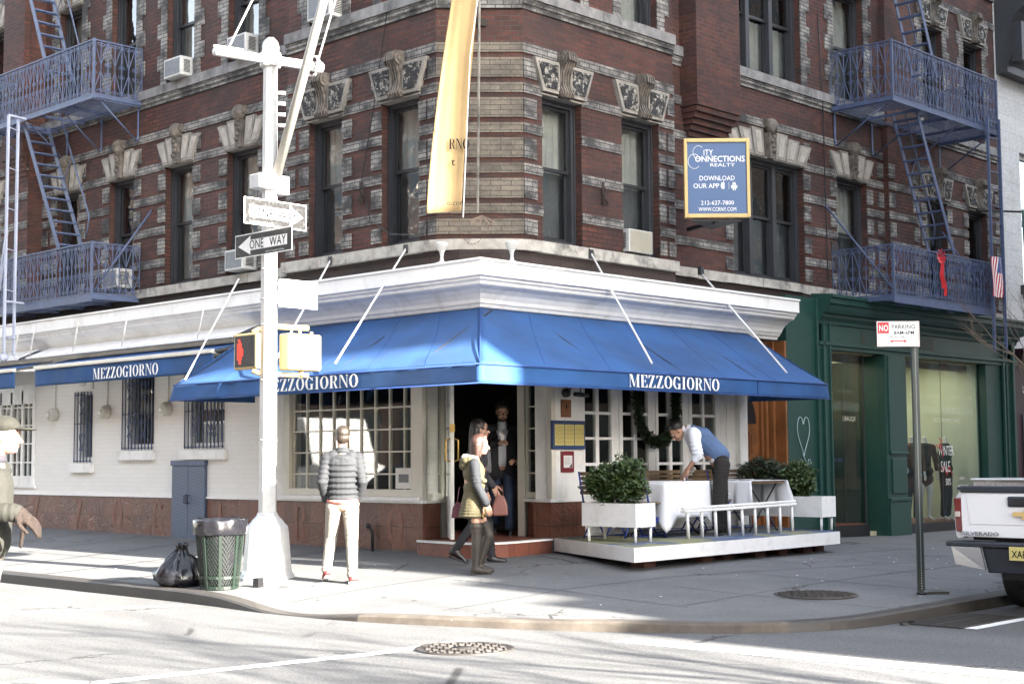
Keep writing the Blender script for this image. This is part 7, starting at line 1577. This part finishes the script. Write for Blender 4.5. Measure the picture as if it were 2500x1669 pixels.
blob('vest',[('c',(.01,0,1.04),(.24,0,1.27),.145,.152),('c',(.24,0,1.28),(.37,0,1.365),.148,.095),('c',(.28,.08,1.32),(.36,.11,1.37),.09,.07),('c',(.28,-.08,1.32),(.36,-.11,1.37),.09,.07)],'vest',t,.009,3)
trousers(t,J,'trouser',(.112,.086,.072))
for S_ in 'LR': shoe(t,J['an'+S_],J['toe'+S_],'shoeblack')
blob('hair',[('e',g(-.028,0,.058),(.10,.087,.088),R),('e',g(.055,0,.11),(.045,.06,.03),R)],'hairdark',t,.009,1)
m=MB(); w_=Vector(lin(J['elR'],J['wrR'],.93)); d_=(Vector(J['wrR'])-Vector(J['elR'])).normalized(); m.tube([w_-d_*.012,w_+d_*.012],.033,14); m.build('wristwatch',MT['brass']).parent=t
blob('cleaning_cloth',[('e',(.42,.02,.84),(.07,.09,.03)),('e',(.38,.06,.87),(.05,.07,.035))],'scarfbeige' if 'scarfbeige' in MT else 'fur',t,.009,1)
fin(t,(3.13,-1.34,.361),137)
# --- passer-by in cap at the left edge
t=root('person',0,0,'passer-by in cap, sage jacket and brown glove at the left edge of the picture')
J=dict(head=(.09,0,1.69),hf=(1,0,-.03),hu=(0,0,1),neck=(.02,0,1.53),chest=(0,0,1.34),pelvis=(-.02,0,.98),shL=(0,.19,1.46),shR=(0,-.19,1.46),elL=(-.22,.22,1.22),elR=(.02,-.24,1.20),wrL=(-.12,.24,1.0),wrR=(.25,-.22,1.19),
 hipL=(-.02,.09,.93),hipR=(-.02,-.09,.93),knL=(-.06,.10,.52),knR=(.05,-.10,.53),anL=(-.42,.10,.26),anR=(.02,-.11,.11),toeL=(-.34,.1,.13),toeR=(.18,-.12,.05),hL=((.2,0,-1),(0,1,0),.6,1))
b,g,R=body(t,J,'skin'); face(b,g,R)
P_=[('c',(0,0,1.0),(0,0,1.36),.145,.155)]+[('c',(0,s_*.04,1.45),J['sh'+S_],.09,.08) for s_,S_ in ((1,'L'),(-1,'R'))]+sleeve(J,'L',(.078,.066,.056),.95)+sleeve(J,'R',(.078,.068,.058),.98)+[('e',lin(J['elR'],J['wrR'],q),(.03,.066,.066)) for q in (.2,.45,.7,.9)]
blob('jacket',P_,'jacketgrey',t,.009,2); blob('collar',[('e',(.02,0,1.54),(.085,.085,.05))],'charcoal',t,.009,1); trousers(t,J,'khaki',(.10,.07,.055))
for S_ in 'LR': shoe(t,J['an'+S_],J['toe'+S_],'shoewhite','shoewhite',name='trainer')
blob('glove',hand((.235,-.22,1.195),(.85,.05,-.5),(0,-.35,1),.75,1,1.45)+[('c',(.20,-.22,1.20),(.27,-.22,1.18),.046,.052),('e',(.30,-.22,1.15),(.055,.05,.05)),('c',(.29,-.19,1.12),(.27,-.19,.97),.020,.012)],'glove',t,.007,1)
blob('cap',[('e',g(-.015,0,.075),(.112,.094,.07),R),('e',g(.13,0,.055),(.085,.065,.012),R),('e',g(-.06,0,.03),(.06,.082,.06),R)],'capolive',t,.007,1)
fin(t,(-8.17,-3.56,-.15),-45)
# --- display mannequins (headless)
def mannequin(x,y,label,top,bot,az=-95,hip=True):
    t=thing('mannequin',(0,0,0),label,'mannequin','headless shop mannequins')
    P_=[('c',(0,0,1.42),(0,0,1.52),.055,.045),('c',(0,0,1.22),(0,0,1.38),.115,.09),('c',(0,0,.95),(0,0,1.2),.105,.10),('c',(0,.10,1.38),(0,.18,1.36),.05,.045),('c',(0,-.10,1.38),(0,-.18,1.36),.05,.045),
     ('c',(0,-.19,1.36),(-.02,-.33,1.12),.045,.035),('c',(-.02,-.33,1.12),(.08,-.19,.97),.033,.024),('c',(0,.19,1.36),(-.02,.26,1.10),.045,.035),('c',(-.02,.26,1.1),(.05,.24,.86),.033,.024),
     ('c',(0,.08,.9),(.03,.07,.48),.085,.05),('c',(.03,.07,.48),(0,.07,.10),.052,.03),('c',(0,-.08,.9),(.0,-.10,.48),.085,.05),('c',(.0,-.10,.48),(-.02,-.13,.10),.052,.03),('c',(0,.07,.08),(.13,.09,.02),.03,.022),('c',(-.02,-.13,.08),(.10,-.16,.02),.03,.022),('e',(.08,-.19,.93),(.025,.03,.05)),('e',(.06,.24,.80),(.022,.03,.055))]
    blob('body',P_,'manq',t,.011,2)
    Q_=[('c',(0,0,1.22),(0,0,1.36),.13,.105),('c',(0,0,.98),(0,0,1.2),.12,.12),('c',(0,-.12,1.37),(0,-.19,1.35),.065,.06),('c',(0,-.19,1.36),(-.02,-.33,1.12),.058,.05),('c',(-.02,-.33,1.12),(.06,-.22,1.0),.047,.04),('c',(0,.12,1.37),(0,.19,1.35),.065,.06),('c',(0,.19,1.36),(-.02,.26,1.10),.058,.05),('c',(-.02,.26,1.1),(.03,.245,.95),.047,.04)]
    blob('top',Q_,top,t,.012,1)
    if bot=='skirt': blob('skirt',[('e',(0,0,.92),(.14,.165,.12)),('e',(0,0,.78),(.13,.165,.14))],'blackcloth',t,.012,1)
    else: blob('trousers',[('e',(0,0,.93),(.125,.15,.10)),('c',(0,.08,.9),(.03,.07,.48),.10,.07),('c',(.03,.07,.48),(0,.07,.12),.07,.06),('c',(0,-.08,.9),(0,-.10,.48),.10,.07),('c',(0,-.1,.48),(-.02,-.13,.12),.07,.06)],'blackcloth',t,.012,1)
    fin(t,(x,y,.19),az)
MT['greysleeve']=clothm('dark_green_knit',(.015,.04,.03),.3,9); 
mannequin(11.50,.45,'left headless mannequin in brown top, partly hidden by the no parking post','clothbrown','trousers',-110)
mannequin(12.05,.50,'middle headless mannequin in black top and skirt with bare pale legs','blackcloth','skirt',-115)
mannequin(12.80,.48,'right headless mannequin with hand on hip and dark green sleeves','greysleeve','trousers',-80)
rk=thing('clothes_rack',(8.6,1.3,.2),'clothes rack with dark garments behind the narrow shop window','clothes rack'); m=MB(); m.tube([(8.0,1.0,.26),(8.0,1.0,1.75),(9.1,1.2,1.75),(9.1,1.2,.26)],.012,6); m.build('rail',MT['brass'],rk)
rng=random.Random(8)
for i in range(12):
    x=8.08+i*.085; y=1.0+.2*(x-8)/1.1; m=MB(); h=rng.uniform(.6,.95); m.add([(x-.02,y-.02,1.7),(x,y-.22,1.62),(x,y-.24,1.7-h),(x,y+.24,1.7-h),(x,y+.22,1.62),(x+.02,y+.02,1.7)],[(0,1,2,3,4,5)]); solid(m.build('garment',MT[('blackcloth','clothbrown','charcoal','denim')[i%4]],rk),.05)
# shop window lettering on the glass
W_=lambda s_,x,z,h,**k: sans(s_,(x,.045,z),(1,0,0),(0,0,1),h,k.pop('mt','text_white'),SH,name='window_lettering',**k)
W_('WINTER',11.72,1.40,.25,sx=.62); W_('SALE',11.80,1.10,.28,sx=.6); W_('50%',11.97,.86,.17,sx=.7); W_('DKNY',12.5,.95,.07); W_('ANDREW MARC',12.42,.82,.06)
W_('500 SQ FEET',12.6,2.18,.12,rev=True,mt='palecream'); W_('@WATERBEAR.COM',12.6,2.0,.11,rev=True,mt='palecream'); sans('SQUARE',(9.0,.105,1.98),(1,0,0),(0,0,1),.11,'palecream',SH,name='window_lettering',rev=True); sans('HAPPY 2015',(8.15,.105,1.30),(1,0,0),(0,0,1),.08,'navy',SH,name='window_lettering')
m=MB(); m.tube([(11.75+.05*math.sin(i*.9)+.012*i,.04,1.72-.032*i) for i in range(12)],.008,5); m.tube([(11.62+.02*i,.04,1.56+.03*math.sin(i*.8)) for i in range(14)],.007,5); m.tube([(11.85+.03*i,.04,1.12+.08*math.sin(i*.9)) for i in range(14)],.007,5); m.build('red_script',MT['red'],SH)
# ------------------------------------------------------------ small things on the walls and ground
m=MB(); m.tube([(-.06,1.55,8.2),(-.05,1.75,7.2),(-.06,1.95,6.2),(-.03,2.25,5.2),(-.05,2.05,4.6),(-.07,1.6,4.35),(-.08,1.2,4.3)],.007,5); tag(m.build('cable',MT['black']),'thin black cable drooping past the window left of the banner','cable')
m=MB(); m.tube([(8.4,.28,8.9),(8.45,.25,7.2),(8.5,.27,5.6),(8.5,.26,4.3)],.010,5); tag(m.build('cable',MT['black']),'black cable running down the brick beside the right fire escape','cable')
m=MB(); m.tube([(12.3,.1,8.6),(11.9,-.05,6.8),(11.95,.2,5.2)],.006,5); m.tube([(13.1,.2,9.0),(12.2,-.2,7.1)],.006,5); tag(m.build('cable',MT['black']),'loose black cables hanging below the upper right balcony','cable')
for F,u,l in ((FL,2.28,'rusty iron anchor on the brick pier left of the banner'),(FR,2.36,'rusty iron anchor on the brick pier left of the beige air conditioner')):
    t=thing('wall_anchor',F(u,.05,4.9),l,'wall anchor','rusty wall anchors'); m=MB(); m.box(u-.025,u+.025,0,.03,4.85,5.15,F); m.build('plate',MT['rust2'],t); m=MB(); rng=random.Random(int(u*100))
    for k in range(7):
        a=rng.uniform(0,2*PI); m.tube([Vector(F(u,.04,4.98)),Vector(F(u+.09*math.cos(a),.09,4.98+.09*math.sin(a))),Vector(F(u+.12*math.cos(a+.6),.06,4.95+.13*math.sin(a+.6)))],.005,4)
    m.build('bent_rods',MT['rust2'],t)
t=thing('standpipe',(-.06,2.1,.3),'short black standpipe against the tiled base right of the man','standpipe'); m=MB(); m.tube([(-.06,1.98,.12),(-.05,2.0,.42),(-.09,2.02,.50)],.022,7); m.build('pipe',MT['black'],t); m=MB(); m.sphere((-.10,2.03,.51),.035,10,8); m.build('cap',MT['black'],t)
rng=random.Random(77); m=MB()
for i in range(60):
    if i%3: x,y=rng.uniform(.2,9),rng.uniform(-5.6,-2.4); z=gz(x,y)
    else: x,y=rng.uniform(-3.6,-.4),rng.uniform(-4,5); z=gz(x,y)
    a=rng.uniform(0,PI); s_=rng.uniform(.008,.022); d=Vector((math.cos(a),math.sin(a),0)); e=Vector((-d.y,d.x,0)); c=Vector((x,y,z+.006)); m.add([c-d*s_,c-e*s_*.4,c+d*s_+Vector((0,0,.006)),c+e*s_*.5],[(0,1,2,3)])
tag(m.build('litter_scraps',MT['flagwhite']),'tiny pale scraps of litter scattered over the pavement','litter',kind='stuff')
m=MB(); m.obox((-.55,-6.12,-.13),.10,.05,.03,Matrix.Rotation(.4,3,'Z')); m.obox((-.72,-6.14,-.135),.06,.06,.015,Matrix.Rotation(1.,3,'Z')); tag(m.build('litter_scraps',MT['black']),'dark crumpled litter in the gutter beside the drain grate','litter')
m=MB(); [m.obox((-3.05+.03*i,.42-.02*i,gz(-3.,.4)+.05),.10,.07,.10,Matrix.Rotation(.3,3,'Z')) for i in range(1)]; tag(m.build('utility_box',MT['black']),'small black box on the ground between the litter basket and the pole','box')
